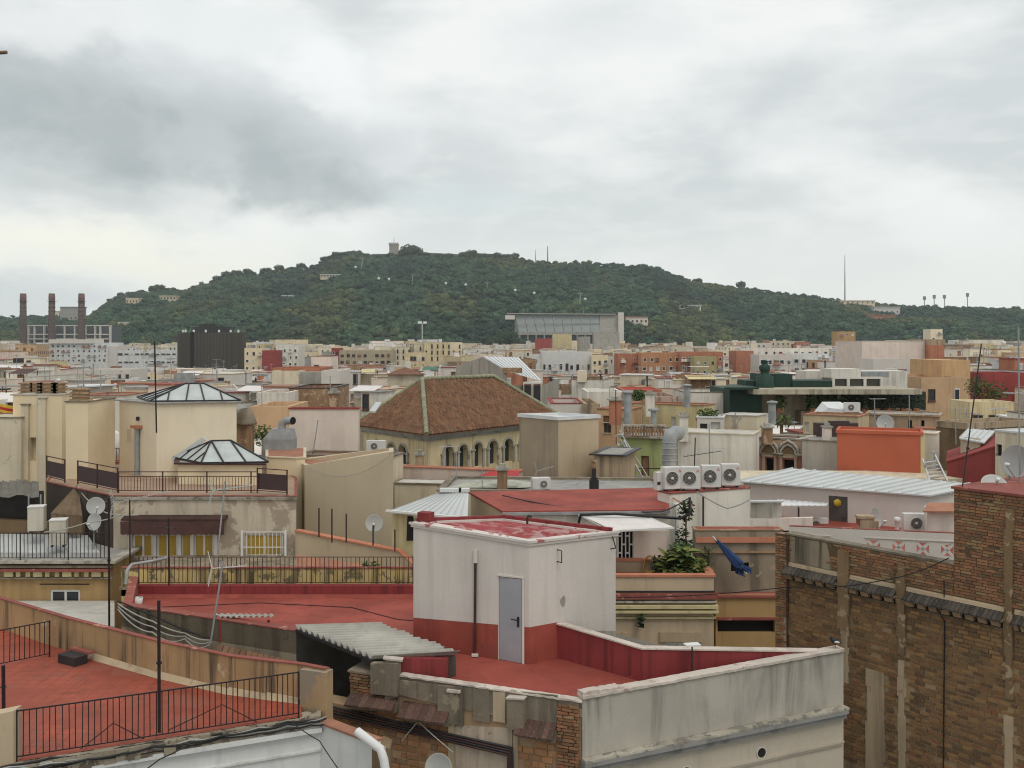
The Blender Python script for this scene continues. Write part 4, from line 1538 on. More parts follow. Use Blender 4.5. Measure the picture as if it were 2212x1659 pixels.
def left_terrace():
 H = thing('left_terrace_house','house with the orange-red flat terrace, stained tan wall and black railing','house',(-9,21,0))
 fl,fr = F(30,17.8),F(652,19.95)
 W = [F(-60,27.2),F(0,26.1),F(138,24.3),F(341,22.36),F(495,21.3),F(576,21.0),F(650,20.75),F(704,20.45)]
 zt = z_(-6.72)
 m = MB()
 m.face([(*p,ZB) for p in (F(-120,17.4),fl,fr,*reversed(W[:7]),F(-200,26))])
 m.build('roof_terrace',RED_ORANGE,H)
 n = len(W)
 back = [(p[0] + .05,p[1] + .07) for p in W]
 front = W
 m = MB()
 for i in range(n - 1):
  m.hexa([(*front[i],ZB - 1),(*front[i + 1],ZB - 1),(*back[i + 1],ZB - 1),(*back[i],ZB - 1)],[(*front[i],zt),(*front[i + 1],zt),(*back[i + 1],zt),(*back[i],zt)],0)
 m.build('terrace_wall',TAN_STAIN,H)
 m = MB()
 for i in range(n - 1):
  a,b,c,d = front[i],front[i + 1],back[i + 1],back[i]
  e = (-.012,-.018)
  m.hexa([(a[0] + e[0],a[1] + e[1],zt + .003),(b[0] + e[0],b[1] + e[1],zt + .003),(c[0] - e[0],c[1] - e[1],zt + .003),(d[0] - e[0],d[1] - e[1],zt + .003)],
               [(a[0] + e[0],a[1] + e[1],zt + .025),(b[0] + e[0],b[1] + e[1],zt + .025),(c[0] - e[0],c[1] - e[1],zt + .025),(d[0] - e[0],d[1] - e[1],zt + .025)])
 m.build('wall_coping',RED_CAP,H)
 # pale cement fillet along the wall foot
 m = MB()
 for i in range(2,n - 2):
  a,b = Vector((*W[i],ZB)),Vector((*W[i + 1],ZB))
  if i == 2:
   a = a.lerp(b,.3)
  o = Vector((-.05,-.10,0))
  m.face([a + o + Vector((0,0,.003)),b + o + Vector((0,0,.003)),b + Vector((-.003,-.004,.10)),a + Vector((-.003,-.004,.13))])
 m.build('wall_foot',PLASTER,H)
 # rounded end pillar
 e0,e1 = F(648,20.55),F(704,20.3)
 m = MB()
 m.hexa([(*e0,z_(-8.3)),(*e1,z_(-8.3)),(e1[0] + .1,e1[1] + .25,z_(-8.3)),(e0[0] + .1,e0[1] + .25,z_(-8.3))],[(*e0,zt - .03),(*e1,zt - .02),(e1[0] + .1,e1[1] + .25,zt - .02),(e0[0] + .1,e0[1] + .25,zt - .03)])
 m.build('end_pillar',stucco('end_pillar_render',(0.40,0.27,0.15),0.3,None,0.5,(0.27,0.225,0.165),0.15,patch_scale=1.0),H)
 # tan end pier at the left of the railing
 m = MB()
 p0,p1 = F(-90,17.2),F(29,17.72)
 z1 = Zp(1537,17.7)
 m.hexa([(*p0,z_(-8.6)),(*p1,z_(-8.6)),(p1[0],p1[1] + .3,z_(-8.6)),(p0[0],p0[1] + .3,z_(-8.6))],[(*p0,z1),(*p1,z1),(p1[0],p1[1] + .3,z1),(p0[0],p0[1] + .3,z1)])
 m.build('end_pier',TAN_PLAIN,H)
 # the crumbling edge under the railing
 m = MB()
 rnd = random.Random(12)
 k = 30
 a0,b0 = Vector((*F(-90,17.3),0)),Vector((*F(690,20.1),0))
 for i in range(k):
  a,b = a0.lerp(b0,i / k),a0.lerp(b0,(i + 1) / k)
  o = Vector((.03,-rnd.uniform(.04,.10),0))
  z0,z1 = ZB - .22 - rnd.uniform(0,.06),ZB - .004 - rnd.uniform(0,.015)
  bk = Vector((-.02,.3,0))
  m.hexa([a + o + Vector((0,0,z0)),b + o + Vector((0,0,z0)),b + bk + Vector((0,0,z0)),a + bk + Vector((0,0,z0))],
               [a + o + Vector((0,0,z1)),b + o + Vector((0,0,z1)),b + bk + Vector((0,0,z1)),a + bk + Vector((0,0,z1))])
 m.build('crumbled_edge',stucco('crumbled_cement',(0.30,0.255,0.19),0.2,None,0.5,(0.13,0.105,0.08),0.25,bump=1.0,patch_scale=3.5),H)
 # white facade below with cornice bands, inner corner and return wall
 i0,i1,i2 = F(-90,17.42),F(692,20.05),F(803,19.15)
 zw = ZB - .21
 m = MB()
 m.wall(i0,i1,0,zw)
 m.build('front_wall',WHITE_COOL,H)
 for zz,o,h in ((zw - .10,.12,.09),(zw - .50,.05,.04)):
  m = MB()
  a,b = Vector((*i0,zz)),Vector((*i1,zz))
  nr = Vector((b.y - a.y,-(b.x - a.x),0)).normalized()
  m.hexa([a + nr * o,b + nr * o,b,a],[p + Vector((0,0,h)) for p in (a + nr * o,b + nr * o,b,a)])
  m.build('cornice_band',WHITE_COOL,H)
 m = MB()
 zr0,zr1 = Zp(1563,20.05),Zp(1606,19.15)
 bk = (.16,.12)
 m.hexa([(*i1,0),(*i2,0),(i2[0] + bk[0],i2[1] + bk[1],0),(i1[0] + bk[0],i1[1] + bk[1],0)],[(*i1,zr0),(*i2,zr1),(i2[0] + bk[0],i2[1] + bk[1],zr1),(i1[0] + bk[0],i1[1] + bk[1],zr0)])
 m.build('return_wall',WHITE_COOL,H)
 m = MB()
 e = .03
 m.hexa([(i1[0] - e,i1[1] - e,zr0 + .003),(i2[0] - e,i2[1] - e,zr1 + .003),(i2[0] + bk[0] + e,i2[1] + bk[1] + e,zr1 + .003),(i1[0] + bk[0] + e,i1[1] + bk[1] + e,zr0 + .003)],
           [(i1[0] - e,i1[1] - e,zr0 + .05),(i2[0] - e,i2[1] - e,zr1 + .05),(i2[0] + bk[0] + e,i2[1] + bk[1] + e,zr1 + .05),(i1[0] + bk[0] + e,i1[1] + bk[1] + e,zr0 + .05)])
 m.build('return_coping',TERRAROOF,H)
 m = MB()
 m.hexa([(i2[0] + .002,i2[1] - .003,0),(i2[0] + .34,i2[1] + .05,0),(i2[0] + .34,i2[1] + .5,0),(i2[0] + .17,i2[1] + .4,0)],[(i2[0] + .002,i2[1] - .003,zr1 - .01),(i2[0] + .34,i2[1] + .05,zr1 - .12),(i2[0] + .34,i2[1] + .5,zr1 - .12),(i2[0] + .17,i2[1] + .4,zr1 - .01)])
 m.build('wall_end',BROWN_WALL,H)
 return H


left_terrace()
railing('terrace_railing','long black bar railing along the edge of the orange-red terrace',(*F(36,17.83),ZB),(*F(645,19.93),ZB),.90,47,IRON,.017,.03)
railing('side_railing','short black railing at the left end of the orange-red terrace before the dark wall',(*F(-60,22.6),ZB),(*F(107,23.75),ZB),.85,15,IRON,.016,.03)
for lab,pts in (('bent rusty brace in the left half of the long black railing',((165,1625),(245,1562),(325,1603))),('bent rusty brace in the right half of the long black railing',((362,1578),(480,1522),(560,1562)))):
 dd = lambda px: lerp(17.83,19.93,(px - 36) / 609.0) + .06
 cable('railing_brace',lab,[P(a,b,dd(a)) for a,b in pts],.010,RUST,.0,6,cat='brace')
# tall poles
for nm,lab,px,d,y0,y1,r_ in (('mast_pole','tall thin dark pole rising from the middle of the terrace railing',344,18.75,1582,1297,.032),
                                   ('iron_pole','tall black pole beside the white-grey lean-to roof',236,27.6,1362,1075,.030),
                                   ('short_post','short black post at the left edge of the orange-red terrace',8,19.6,1536,1437,.036)):
 if r_:
  a,b = P(px,y0,d),P(px - 1,y1,d)
  m = MB()
  m.tube([a,b],r_,8)
  m.tube([a.lerp(b,.52),a.lerp(b,.535)],r_ * 1.7,8)
  solo(m,nm,IRON,lab,'pole',a)
# dark box lying at the wall foot, bracket on the wall
q = P(157,1424,23.3)
t = thing('roof_box','black plastic box with a red lid lying at the foot of the tan wall','box',(q.x,q.y,ZB))
m = MB()
m.box(q.x,q.y,ZB + .004,.62,.34,.2,-.55)
m.build('box',METAL_DARK,t)
m = MB()
m.box(q.x + .12,q.y + .22,ZB + .21,.75,.16,.04,-.55)
m.build('lid',RED_CAP,t)
# cable bundle hanging along the white facade
dd = lambda px: lerp(17.3,20.05,(px + 90) / 780.0) - .09
for i,(lab,mat,r_,dy) in enumerate((('thick black cable, topmost of the bundle along the terrace edge',BLACK,.022,0),('grey cable sagging in the bundle along the terrace edge',CABLE_G,.018,5),('pale cable looping through the bundle along the terrace edge',CABLE_W,.016,9),
          ('thin black cable, lowest of the bundle along the terrace edge',BLACK,.014,14),('second thick black cable pressed against the crumbling terrace edge',BLACK,.02,8))):
 rnd = random.Random(30 + i)
 pts = [P(px,lerp(1655,1553,(px - 20) / 640.0) + dy + rnd.uniform(-4,5),dd(px) - .02 * i) for px in (-80,20,110,190,265,330,410,480,560,620,672,705)]
 cable('facade_cable',lab,pts,r_,mat,.02,5)
cable('house_cable','thin black cable hanging diagonally down the white inner wall',[P(630,1560,19.7),P(690,1600,19.5),P(745,1680,19.2)],.010,BLACK,.02,6)
cable('house_cable','dark cable running down the white facade to the bottom edge',[P(420,1600,18.7),P(345,1640,18.3),P(270,1690,18.0)],.012,BLACK,.02,6)
m = MB()
m.tube([P(772,1580,19.2),P(806,1606,18.95),P(822,1618,18.85),P(829,1640,18.8),P(838,1700,18.75)],.085,14)
solo(m,'drain_pipe',PVC,'thick white plastic pipe bending down beside the white return wall','pipe',P(772,1580,19.2))
for i,dx in enumerate((-9,-3)):
 cable('wall_cable',('black cable strapped down beside the white plastic pipe','white cable strapped down beside the white plastic pipe')[i],[P(835 + dx,1612,18.85),P(826 + dx + 6,1635,18.8),P(835 + dx,1700,18.75)],.018,(BLACK,CABLE_W)[i],0,6)
# pipes strapped across the bare brick wall
q0,qk = F(757,22.85),F(1257,20.7)
dw = lambda px: q0[1] + (qk[1] - q0[1]) * tpx(q0,qk,px)
for i in range(4):
 cable('wall_conduit',['uppermost dark conduit crossing the bare brick wall','second dark conduit from the top crossing the bare brick wall','third dark conduit from the top crossing the bare brick wall','lowest dark conduit crossing the bare brick wall'][i],
          [P(705,1524 + i * 6,dw(705) - .12),P(760,1536 + i * 6,dw(760) - .12),P(930,1577 + i * 5,dw(930) - .12),P(1106 - i * 3,1616 + i * 5,dw(1106) - .1),P(1108 - i * 3,1690,dw(1106) - .1)],.026,RUST if i % 2 else METAL_DARK,0,4,cat='conduit')
cable('guy_wire','pale rope slanting down to the dish across the brick wall',[P(905,1560,dw(905) - .2),P(935,1588,dw(935) - .25),P(978,1625,dw(978) - .3)],.014,CABLE_W,0,4,cat='rope')
cable('guy_wire','short pale rope slanting left from the bracket on the brick wall',[P(903,1558,dw(905) - .2),P(868,1600,dw(868) - .2)],.012,CABLE_W,0,4,cat='rope')
dish('satellite_dish','grey satellite dish at the bottom in front of the bare brick wall',P(947,1660,20.9),.30,(-.25,-.9,.25),P(950,1740,21.0) + Vector((0,.1,0)))


# ================================================================== D: the big brown brick wall on the right
def brick_house():
 H = thing('brown_brick_house','tall house with a bare brown brick side wall and black tiled ledges','house',(11,27,0))
 p0,p1 = (7.6,27.5),(12.55,21.06)
 vx,vy = p1[0] - p0[0],p1[1] - p0[1]
 L = math.hypot(vx,vy)
 ux,uy = vx / L,vy / L
 nx,ny = uy,-ux
 U = lambda px: tpx(p0,p1,px) * L
 D = lambda px: p0[1] + uy * U(px)
 sp = lambda px,o,z: Vector((p0[0] + ux * U(px) + nx * o,p0[1] + uy * U(px) + ny * o,z))
 zw,zt = z_(-5.30),z_(-3.48)
 ut = U(2061)
 pt_ = (p0[0] + ux * ut,p0[1] + uy * ut)
 b0,b1 = F(1675,27.72),(16.5,24.5)
 m = MB()
 m.wall(p0,pt_,0,zw)
 m.wall(pt_,p1,0,zt)
 m.wall(b0,p0,0,zw)
 m.build('side_wall',MORTAR_D,H)
 m = MB()
 q = [p0,pt_,(pt_[0] + .2,pt_[1] + .16),(p0[0] + .2,p0[1] + .16)]
 m.prism(q,zw - 1.6,zw - .003)
 bk = (pt_[0] + 3.3,pt_[1] + 2.5)
 m.prism([pt_,p1,(p1[0] + 3.3,p1[1] + 2.5),bk],zw - 2,zt - .003)
 m.prism([p0,(p0[0] + .2,p0[1] + .16),(b0[0] + .25,b0[1] + .2),b0],zw - 2,zw - .004)
 m.build('wall_core',BRICK_RENDER,H)
 # coping
 m = MB()
 q = inset([p0,pt_,(pt_[0] + .2,pt_[1] + .16),(p0[0] + .2,p0[1] + .16)],-.04)
 m.prism([q[0],(pt_[0] - nx * 0,pt_[1]),q[2],q[3]],zw,zw + .05)
 m.build('coping',GREY_REND,H)
 m = MB()
 q = inset([pt_,p1,(p1[0] + 3.3,p1[1] + 2.5),bk],-.05)
 m.prism(q,zt,zt + .06)
 m.build('top_coping',RED_CAP,H)
 m = MB()
 m.face([(*p,z_(-6.9)) for p in ((p0[0] + .2,p0[1] + .16),(pt_[0] + .2,pt_[1] + .16),bk,(b0[0] + .35,b0[1] + .5))])
 m.build('roof',GREYROOF,H)
 # pilasters and plaster strips
 zled = z_(-6.17)
 strips = []
 for px0,px1,z1,z0,o,mat,nm in ((1812,1836,zw - .15,z_(-7.5),.07,PIL,'pilaster'),(1940,1957,zw - .2,z_(-7.75),.07,PIL,'pilaster'),(2172,2190,zt - .3,z_(-8.1),.06,PIL,'pilaster'),
                                         (1818,1833,z_(-7.5),z_(-8.9),.03,PLASTER,'plaster_strip'),(1872,1911,z_(-8.35),8,.03,PLASTER,'plaster_strip'),(1941,1956,z_(-7.9),8,.035,PLASTER,'plaster_strip'),
                                         (2171,2189,z_(-8.5),8,.035,PLASTER,'plaster_strip'),(1690,1705,z_(-7.6),8,.03,PLASTER,'plaster_strip')):
  m = MB()
  a,b = sp(px0,0,0),sp(px1,0,0)
  n_ = 9
  ua,ub = U(px0),U(px1)
  rnd = random.Random(px0)
  hh = (z1 - z0) / n_ if z0 > 10 else .45
  n_ = n_ if z0 > 10 else 9
  for i in range(n_):
   za,zb = z1 - hh * (i + 1),z1 - hh * i
   ja,jb = rnd.uniform(-.03,.03),rnd.uniform(-.03,.03)
   A_ = lambda u,oo,z: (p0[0] + ux * u + nx * oo,p0[1] + uy * u + ny * oo,z)
   m.hexa([A_(ua + ja,o,za),A_(ub + jb,o,za),A_(ub + jb,0,za),A_(ua + ja,0,za)],[A_(ua + ja,o,zb),A_(ub + jb,o,zb),A_(ub + jb,0,zb),A_(ua + ja,0,zb)])
  m.build(nm,mat,H)
  strips.append((ua,ub,z0,z1))
 # tiled ledges: every tile a part
 for px0,px1,n_ in ((1699,1811,12),(1837,1939,11),(1959,2171,22),(2193,2240,6)):
  ua,ub = U(px0),U(px1)
  A_ = lambda u,oo,z: Vector((p0[0] + ux * u + nx * oo,p0[1] + uy * u + ny * oo,z))
  for i in range(n_):
   u0,u1 = lerp(ua,ub,i / n_),lerp(ua,ub,(i + .96) / n_)
   j = random.uniform(-.012,.012)
   m = MB()
   t_ = [A_(u0,.27,zled - .15 + j),A_(u1,.27,zled - .15 + j),A_(u1,.02,zled + .02),A_(u0,.02,zled + .02)]
   mid = [(t_[0] + t_[1]) / 2 + Vector((0,0,.03)),(t_[2] + t_[3]) / 2 + Vector((0,0,.03))]
   lo = Vector((0,0,-.04))
   m.add([t_[0],mid[0],t_[1],t_[2],mid[1],t_[3]] + [p + lo for p in (t_[0],mid[0],t_[1],t_[2],mid[1],t_[3])],
                  [(0,1,4,5),(1,2,3,4),(0,6,7,1),(1,7,8,2),(2,8,9,3),(5,11,6,0),(11,10,7,6),(10,9,8,7)])
   m.build('ledge_tile',BLACK_TILE,H)
  m = MB()
  m.hexa([A_(ua,.05,zled + .02),A_(ub,.05,zled + .02),A_(ub,.0,zled + .02),A_(ua,0,zled + .02)],[A_(ua,.03,zled + .10),A_(ub,.03,zled + .10),A_(ub,.0,zled + .13),A_(ua,0,zled + .13)])
  m.build('ledge_fillet',PLASTER,H)
  # corbel blocks under the ledge with shade painted into the gaps between
  k = max(3,int((ub - ua) / .28))
  for i in range(k):
   u0 = lerp(ua,ub,(i + .1) / k)
   u1 = lerp(ua,ub,(i + .74) / k)
   m = MB()
   m.hexa([A_(u0,.09,zled - .33),A_(u1,.09,zled - .33),A_(u1,.0,zled - .33),A_(u0,0,zled - .33)],[A_(u0,.15,zled - .20),A_(u1,.15,zled - .20),A_(u1,.0,zled - .20),A_(u0,0,zled - .20)])
   m.build('corbel',MORTAR,H)
  m = MB()
  m.hexa([A_(ua,.03,zled - .21),A_(ub,.03,zled - .21),A_(ub,.0,zled - .21),A_(ua,0,zled - .21)],[A_(ua,.16,zled - .195),A_(ub,.16,zled - .195),A_(ub,.0,zled - .1),A_(ua,0,zled - .1)])
  m.build('ledge_bed',GREY_REND,H)
  m = MB()
  m.hexa([A_(ua,.012,zled - .365),A_(ub,.012,zled - .365),A_(ub,0,zled - .365),A_(ua,0,zled - .365)],[A_(ua,.012,zled - .212),A_(ub,.012,zled - .212),A_(ub,0,zled - .212),A_(ua,0,zled - .212)])
  m.build('painted_gap_shade',DARKIN,H)  # flat near-black strip on the wall face, painting the shade between the corbels

 def zone(u,z,low):
  if any(a - .02 < u < b + .02 and z0 < z < z1 for a,b,z0,z1 in strips):
   return False
  if low:
   return True
  return not (u < U(1795) + .3 * math.sin(z * 9) and z > zled + .15 and u > .15)   # rendered corner
 brick_field(H,p0,p1,z_(-10.9),zled - .37,.27,.10,BRICKS,.014,.014,lambda u,z: zone(u,z,True),300)
 brick_field(H,p0,pt_,zled + .15,zw - .02,.27,.07,BRICKS_RED,.012,.016,lambda u,z: zone(u,z,False),0)
 brick_field(H,pt_,p1,zled + .15,zt - .02,.27,.07,BRICKS_RED,.012,.016,None,0)
 brick_field(H,b0,p0,z_(-9.5),zw - .02,.25,.07,BRICKS_RED,.012,.02,None,0)
 m = MB()
 A_ = lambda u,oo,z: (p0[0] + ux * u + nx * oo,p0[1] + uy * u + ny * oo,z)
 m.hexa([A_(.12,.018,zled + .14),A_(U(1800),.018,zled + .14),A_(U(1800),0,zled + .14),A_(.12,0,zled + .14)],[A_(.12,.018,zw - .03),A_(U(1786),.018,zw - .03),A_(U(1786),0,zw - .03),A_(.12,0,zw - .03)])
 m.build('corner_render',stucco('pale_streaked_render',(0.27,0.225,0.155),0.9,(0.09,0.075,0.055),0.2,(0.2,0.165,0.115),0.15,streak_scale=4.0),H)
 m = MB()
 m.tube([A_(.05,.05,zw - .1),A_(.05,.05,8)],.03,6)
 m.build('drain_pipe',RUST,H)
 m = MB()
 up = U(2040)
 m.tube([A_(up,.03,zw - .4),A_(up + .02,.03,zled - .2),A_(up + .02,.34,zled - .22),A_(up + .02,.03,zled - .5),A_(U(2036),.03,14)],.016,5)
 m.build('lightning_wire',METAL_DARK,H)
 return H


HD = brick_house()
dish('satellite_dish','large white satellite dish high on the brick house at the right edge',P(2194,996,24.6),.40,(-.93,-.55,.12),P(2180,1068,24.9))
dish('satellite_dish','white satellite dish lying face-up on the top of the brick house',P(2148,1046,24.2),.30,(-.1,-.72,.75),P(2148,1072,24.3))
aerial('wire_mast','very thin leaning mast rising from the corner of the brick house',P(2079,1052,23.6),P(2120,742,23.7),None,r=.016,mat=METAL_DARK)
aerial('antenna_mast','thin grey mast at the right edge carrying a small comb aerial',P(2203,1068,24.5),P(2200,706,24.5),.5,6,.3,r=.02,boom_z=Zp(850,24.5),boom_ang=2.4)
cable('overhead_cable','black cable sagging from the brick house to the houses on its left',[P(2050,1205,23.4),P(1900,1255,24.6),P(1700,1268,27.1),P(1335,1290,29.6)],.014,BLACK,.08,8)


# ================================================================== left middle: awning house, stained yellow wall, cream towers
def awning_house():
 zr = Zp(1072,35)
 ft = [F(100,38.5),F(245,35),F(640,35),F(640,39.6),F(560,46),F(150,47)]
 # wall under the roof terrace with two bays
 H = house('awning_house','beige peeling house with a roof terrace, brown awning and yellow blinds','house',ft,zr,BEIGE_PEEL,stucco('brownish_roof_floor',(0.36,0.25,0.18),.2,None,.2,(.3,.19,.13),.15),0,cap=RED_CAP,caph=.03,capo=.035,
              holes={1: [(286,330,1153,1206,'blind'),(338,384,1153,1206,'blind'),(392,412,1153,1206,'blind'),(418,462,1153,1206,'blind'),(529,612,1153,1203,'blind')]},
              facewm={0: stucco('dark_slab_wall',(0.085,0.062,0.050),0.5,None,0.2,(0.2,0.17,0.14),0.2)},depth=.1)
 m = MB()
 for px in (334,388,415,466,281):
  x,y = F(px,34.97)
  m.box(x,y,Zp(1212,35),.11,.05,1.05)
 m.build('mullion',WHITE,H)
 # white grille before the square window
 m = MB()
 y = 34.86
 X = lambda px: F(px,34.86)[0]
 za,zb = Zp(1208,y),Zp(1148,y)
 for k in range(11):
  x = lerp(X(524),X(616),k / 10)
  m.box(x,y,za,.018,.018,zb - za)
 for z in (za,lerp(za,zb,.42),zb - .03):
  m.box((X(524) + X(616)) / 2,y - .012,z,X(616) - X(524),.018,.03)
 for px in (523,617):
  m.box(X(px),y,za - .03,.07,.1,zb - za + .06)
 m.build('window_grille',FRAME_W,H)
 # cornice line cracks of the roof edge
 m = MB()
 m.hexa([(*F(244,34.93),zr - .12),(*F(641,34.93),zr - .12),(*F(641,34.99),zr - .12),(*F(244,34.99),zr - .12)],[(*F(244,34.9),zr - .02),(*F(641,34.9),zr - .02),(*F(641,34.99),zr - .02),(*F(244,34.99),zr - .02)])
 m.build('roof_edge',CORNICE,H)
 # awning: box and cloth
 m = MB()
 xa,xb = F(262,34.6)[0],F(486,34.6)[0]
 zt = Zp(1121,34.6)
 m.hexa([(xa,34.55,zt - .06),(xb,34.55,zt - .06),(xb,34.97,zt - .0),(xa,34.97,zt - .0)],[(xa,34.55,zt),(xb,34.55,zt),(xb,34.97,zt + .08),(xa,34.97,zt + .08)])
 aw = m.build('awning_box',RUST,H)
 m = MB()
 n = 40
 for i in range(n):
  a,b = lerp(xa,xb,i / n),lerp(xa,xb,(i + 1) / n)
  s1,s2 = .02 * sin(i * .9),.02 * sin((i + 1) * .9)
  w = .03 * abs(sin(i * pi / 2))
  m.face([(a,34.5 + s1,zt - .07),(a,34.53 + s1,zt - .52 - .03 * (i % 2)),(b,34.53 + s2,zt - .52 - .03 * ((i + 1) % 2)),(b,34.5 + s2,zt - .07)])
 m.build('awning_cloth',BROWN_CLOTH,aw)
 return H,zr


AW,ZR = awning_house()
# roof terrace railing and panels
railing('roof_railing','brown roof railing above the brown awning',(*F(256,35.15),ZR + .1),(*F(556,35.15),ZR + .1),.74,44,RUST,.016,.04,post_every=14,mid=.58)
railing('panel_railing','brown panelled railing at the right end of the roof terrace',(*F(556,35.2),ZR + .1),(*F(620,34.95),ZR + .06),.86,4,RUST,.02,.04,panel=BROWN_PANEL)
railing('panel_railing','long brown panelled railing running back along the left roof edge',(*F(254,35.2),ZR + .1),(*F(168,36.9),ZR + .16),.86,4,RUST,.02,.04,panel=BROWN_PANEL,post_every=2)
railing('panel_railing','short brown panelled railing beside the leftmost cream tower',(*F(140,37.4),ZR + .14),(*F(101,38.3),ZR + .18),.86,2,RUST,.02,.04,panel=BROWN_PANEL)


def glazed_roof(parent,eave,r0,r1,z,zr,nf):
 """hipped glass roof with dark glazing bars: eave = 4 ground points ccw from front-left"""
 E = [Vector((*p,z)) for p in eave]
 R0,R1 = Vector((*r0,zr)),Vector((*r1,zr))
 faces = [(E[0],E[1],R1,R0),(E[1],E[2],R1),(E[2],E[3],R0,R1),(E[3],E[0],R0)]
 for f in faces:
  m = MB()
  nrm = (f[1] - f[0]).cross(f[2] - f[0]).normalized()
  m.face(f)
  m.face([p - nrm * .03 for p in reversed(f)])
  m.build('glass_pane',GLASS_SKY,parent)
 up = Vector((0,0,.02))
 bars = [(E[0],R0),(E[1],R1),(E[2],R1),(E[3],R0),(R0,R1)] + [(E[i],E[(i + 1) % 4]) for i in range(4)]
 for k in range(1,nf):
  t = k / nf
  a = E[0].lerp(E[1],t)
  s_ = max(0,min(1,(t - .33) / .34))
  if t < .33:
   b = E[0].lerp(R0,t / .36)
  elif t > .67:
   b = E[1].lerp(R1,(1 - t) / .36)
  else:
   b = R0.lerp(R1,s_)
  bars.append((a,b))
 for side in ((E[1],E[2],R1),(E[3],E[0],R0)):
  for k in (1,2,3):
   t = k / 4
   a = side[0].lerp(side[1],t)
   b = (side[0] if t < .5 else side[1]).lerp(side[2],1 - abs(t - .5) * 2) if t != .5 else side[2]
   bars.append((a,b))
 for a,b in bars:
  m = MB()
  m.bar(a + up,b + up,.055,.05)
  m.build('glazing_bar',METAL_DARK,parent)


def cream_tower():
 d = 39.6
 zt = Zp(872,d)
 l,c,r = F(258,41.6),F(338,39.6),F(511,40.3)
 ft = quad_foot(l,c,r=r)
 H = house('skylight_tower','tall cream roof house under the large glass pyramid skylight','roof house',ft,zt,CREAM_P,GREYROOF,0,cap=GREYROOF,caph=.05,capo=.12,zbot=ZR - .2)
 E = [F(302,41.5),F(345,39.9),F(522,40.5),F(470,42.4)]
 glazed_roof(H,[F(322,40.0),F(520,40.6),F(470,43.5),F(296,43.0)],F(400,41.6),F(440,41.8),zt + .06,Zp(829,41.7),5)
 # flue on the left face with a small tiled hood, vent grille, lamp
 t = tpx(l,c,301)
 q = Vector((lerp(l[0],c[0],t),lerp(l[1],c[1],t),0))
 dx,dy = c[0] - l[0],c[1] - l[1]
 L = math.hypot(dx,dy)
 nr = Vector((dy / L,-dx / L,0))
 m = MB()
 a = q + nr * .1
 m.tube([(a.x,a.y,ZR),(a.x,a.y,Zp(925,40.5))],.1,12)
 fl = m.build('flue',METAL_GREY,H)
 m = MB()
 m.box(a.x,a.y,Zp(925,40.5) + .003,.5,.34,.12,math.atan2(dy,dx))
 m.build('hood',TERRA,fl)
 m = MB()
 b = q + Vector((dx,dy,0)) * (-.27) + nr * .012
 for k in range(7):
  m.box(b.x,b.y,Zp(955,40.8) + k * .08,.32,.02,.05,math.atan2(dy,dx))
 m.build('vent_grille',CREAM_D,H)
 m = MB()
 m.box(q.x + nr.x * .08,q.y + nr.y * .08,Zp(908,40.6),.09,.12,.16)
 m.build('wall_lamp',METAL_DARK,H)
 return H,zt


CT,ZCT = cream_tower()


def low_skylight_house():
 d = 37.6
 zt = Zp(1004,d)
 ft = [F(384,37.8),F(566,37.6),F(566,40.2),F(384,40.4)]
 H = house('skylight_annex','low cream annex under the smaller glass pyramid skylight','roof house',ft,zt,CREAM,GREYROOF,0,cap=RUST,caph=.06,capo=.14,zbot=ZR - .2)
 glazed_roof(H,[F(434,37.4),F(580,37.7),F(545,40.2),F(374,39.2)],F(456,38.6),F(498,38.8),zt + .08,Zp(953,38.6),3)
 m = MB()
 m.bar(P(373,994,39.1),P(442,947,38.9),.12,.16)
 m.build('flashing',METAL_ROOF,H)
 return H


low_skylight_house()


def left_tower():
 d = 41
 H = thing('left_cream_tower','stepped cream roof tower at the left edge with a small window hole','roof house',(*F(80,41),0))
 parts = [(-60,46,41.2,43.5,903,CREAM_D),(28,62,42.2,44.5,853,CREAM),(48,134,41.6,44,853,CREAM),(142,190,39.3,42.0,869,CREAM),(46,60,41.4,43,875,CREAM_D),(82,98,41.45,43,860,CREAM_D)]
 for a,b,d0,d1,y,mt in parts:
  zt = Zp(y,d0)
  f = [F(a,d0),F(b,d0),(F(b,d0)[0],d1),(F(a,d0)[0],d1)]
  hs = []
  if a == 48:
   x0,x1 = F(55,d0)[0] - f[0][0],F(78,d0)[0] - f[0][0]
   hs = [(x0,x1,Zp(996,d0),Zp(945,d0))]
  m = MB()
  m.wall(f[0],f[1],0,zt,hs,.3)
  for i in (1,2,3):
   m.wall(f[i],f[(i + 1) % 4],0,zt)
  m.face([(*p,zt) for p in f])
  if hs:
   u0,u1,za,zb = hs[0]
   m.face([(f[0][0] + u0,d0 + .3,za),(f[0][0] + u1,d0 + .3,za),(f[0][0] + u1,d0 + .3,zb),(f[0][0] + u0,d0 + .3,zb)])
  m.build('wall',mt,H)
  m = MB()
  ring(m,f,.04,.1,zt + .002,zt + .05)
  m.build('coping',GREY_REND if y > 860 else PALEROOF,H)
 # louvred chimney blocks on top
 zt = Zp(853,42)
 for px,w in ((60,.6),(84,.55),(108,.9),(128,.5),(175,.75)):
  d_ = 42.8 if px < 150 else 40.6
  z0 = zt if px < 150 else Zp(869,39.3)
  x,y = F(px,d_)
  for k in range(4):
   m = MB()
   m.box(x,y,z0 + .005 + k * .14,w,.5,.055)
   m.build('louvre',BRICK_RENDER,H)
  m = MB()
  m.box(x,y,z0 + .003,w * .75,.36,.5)
  m.build('chimney',TAN,H)
 return H


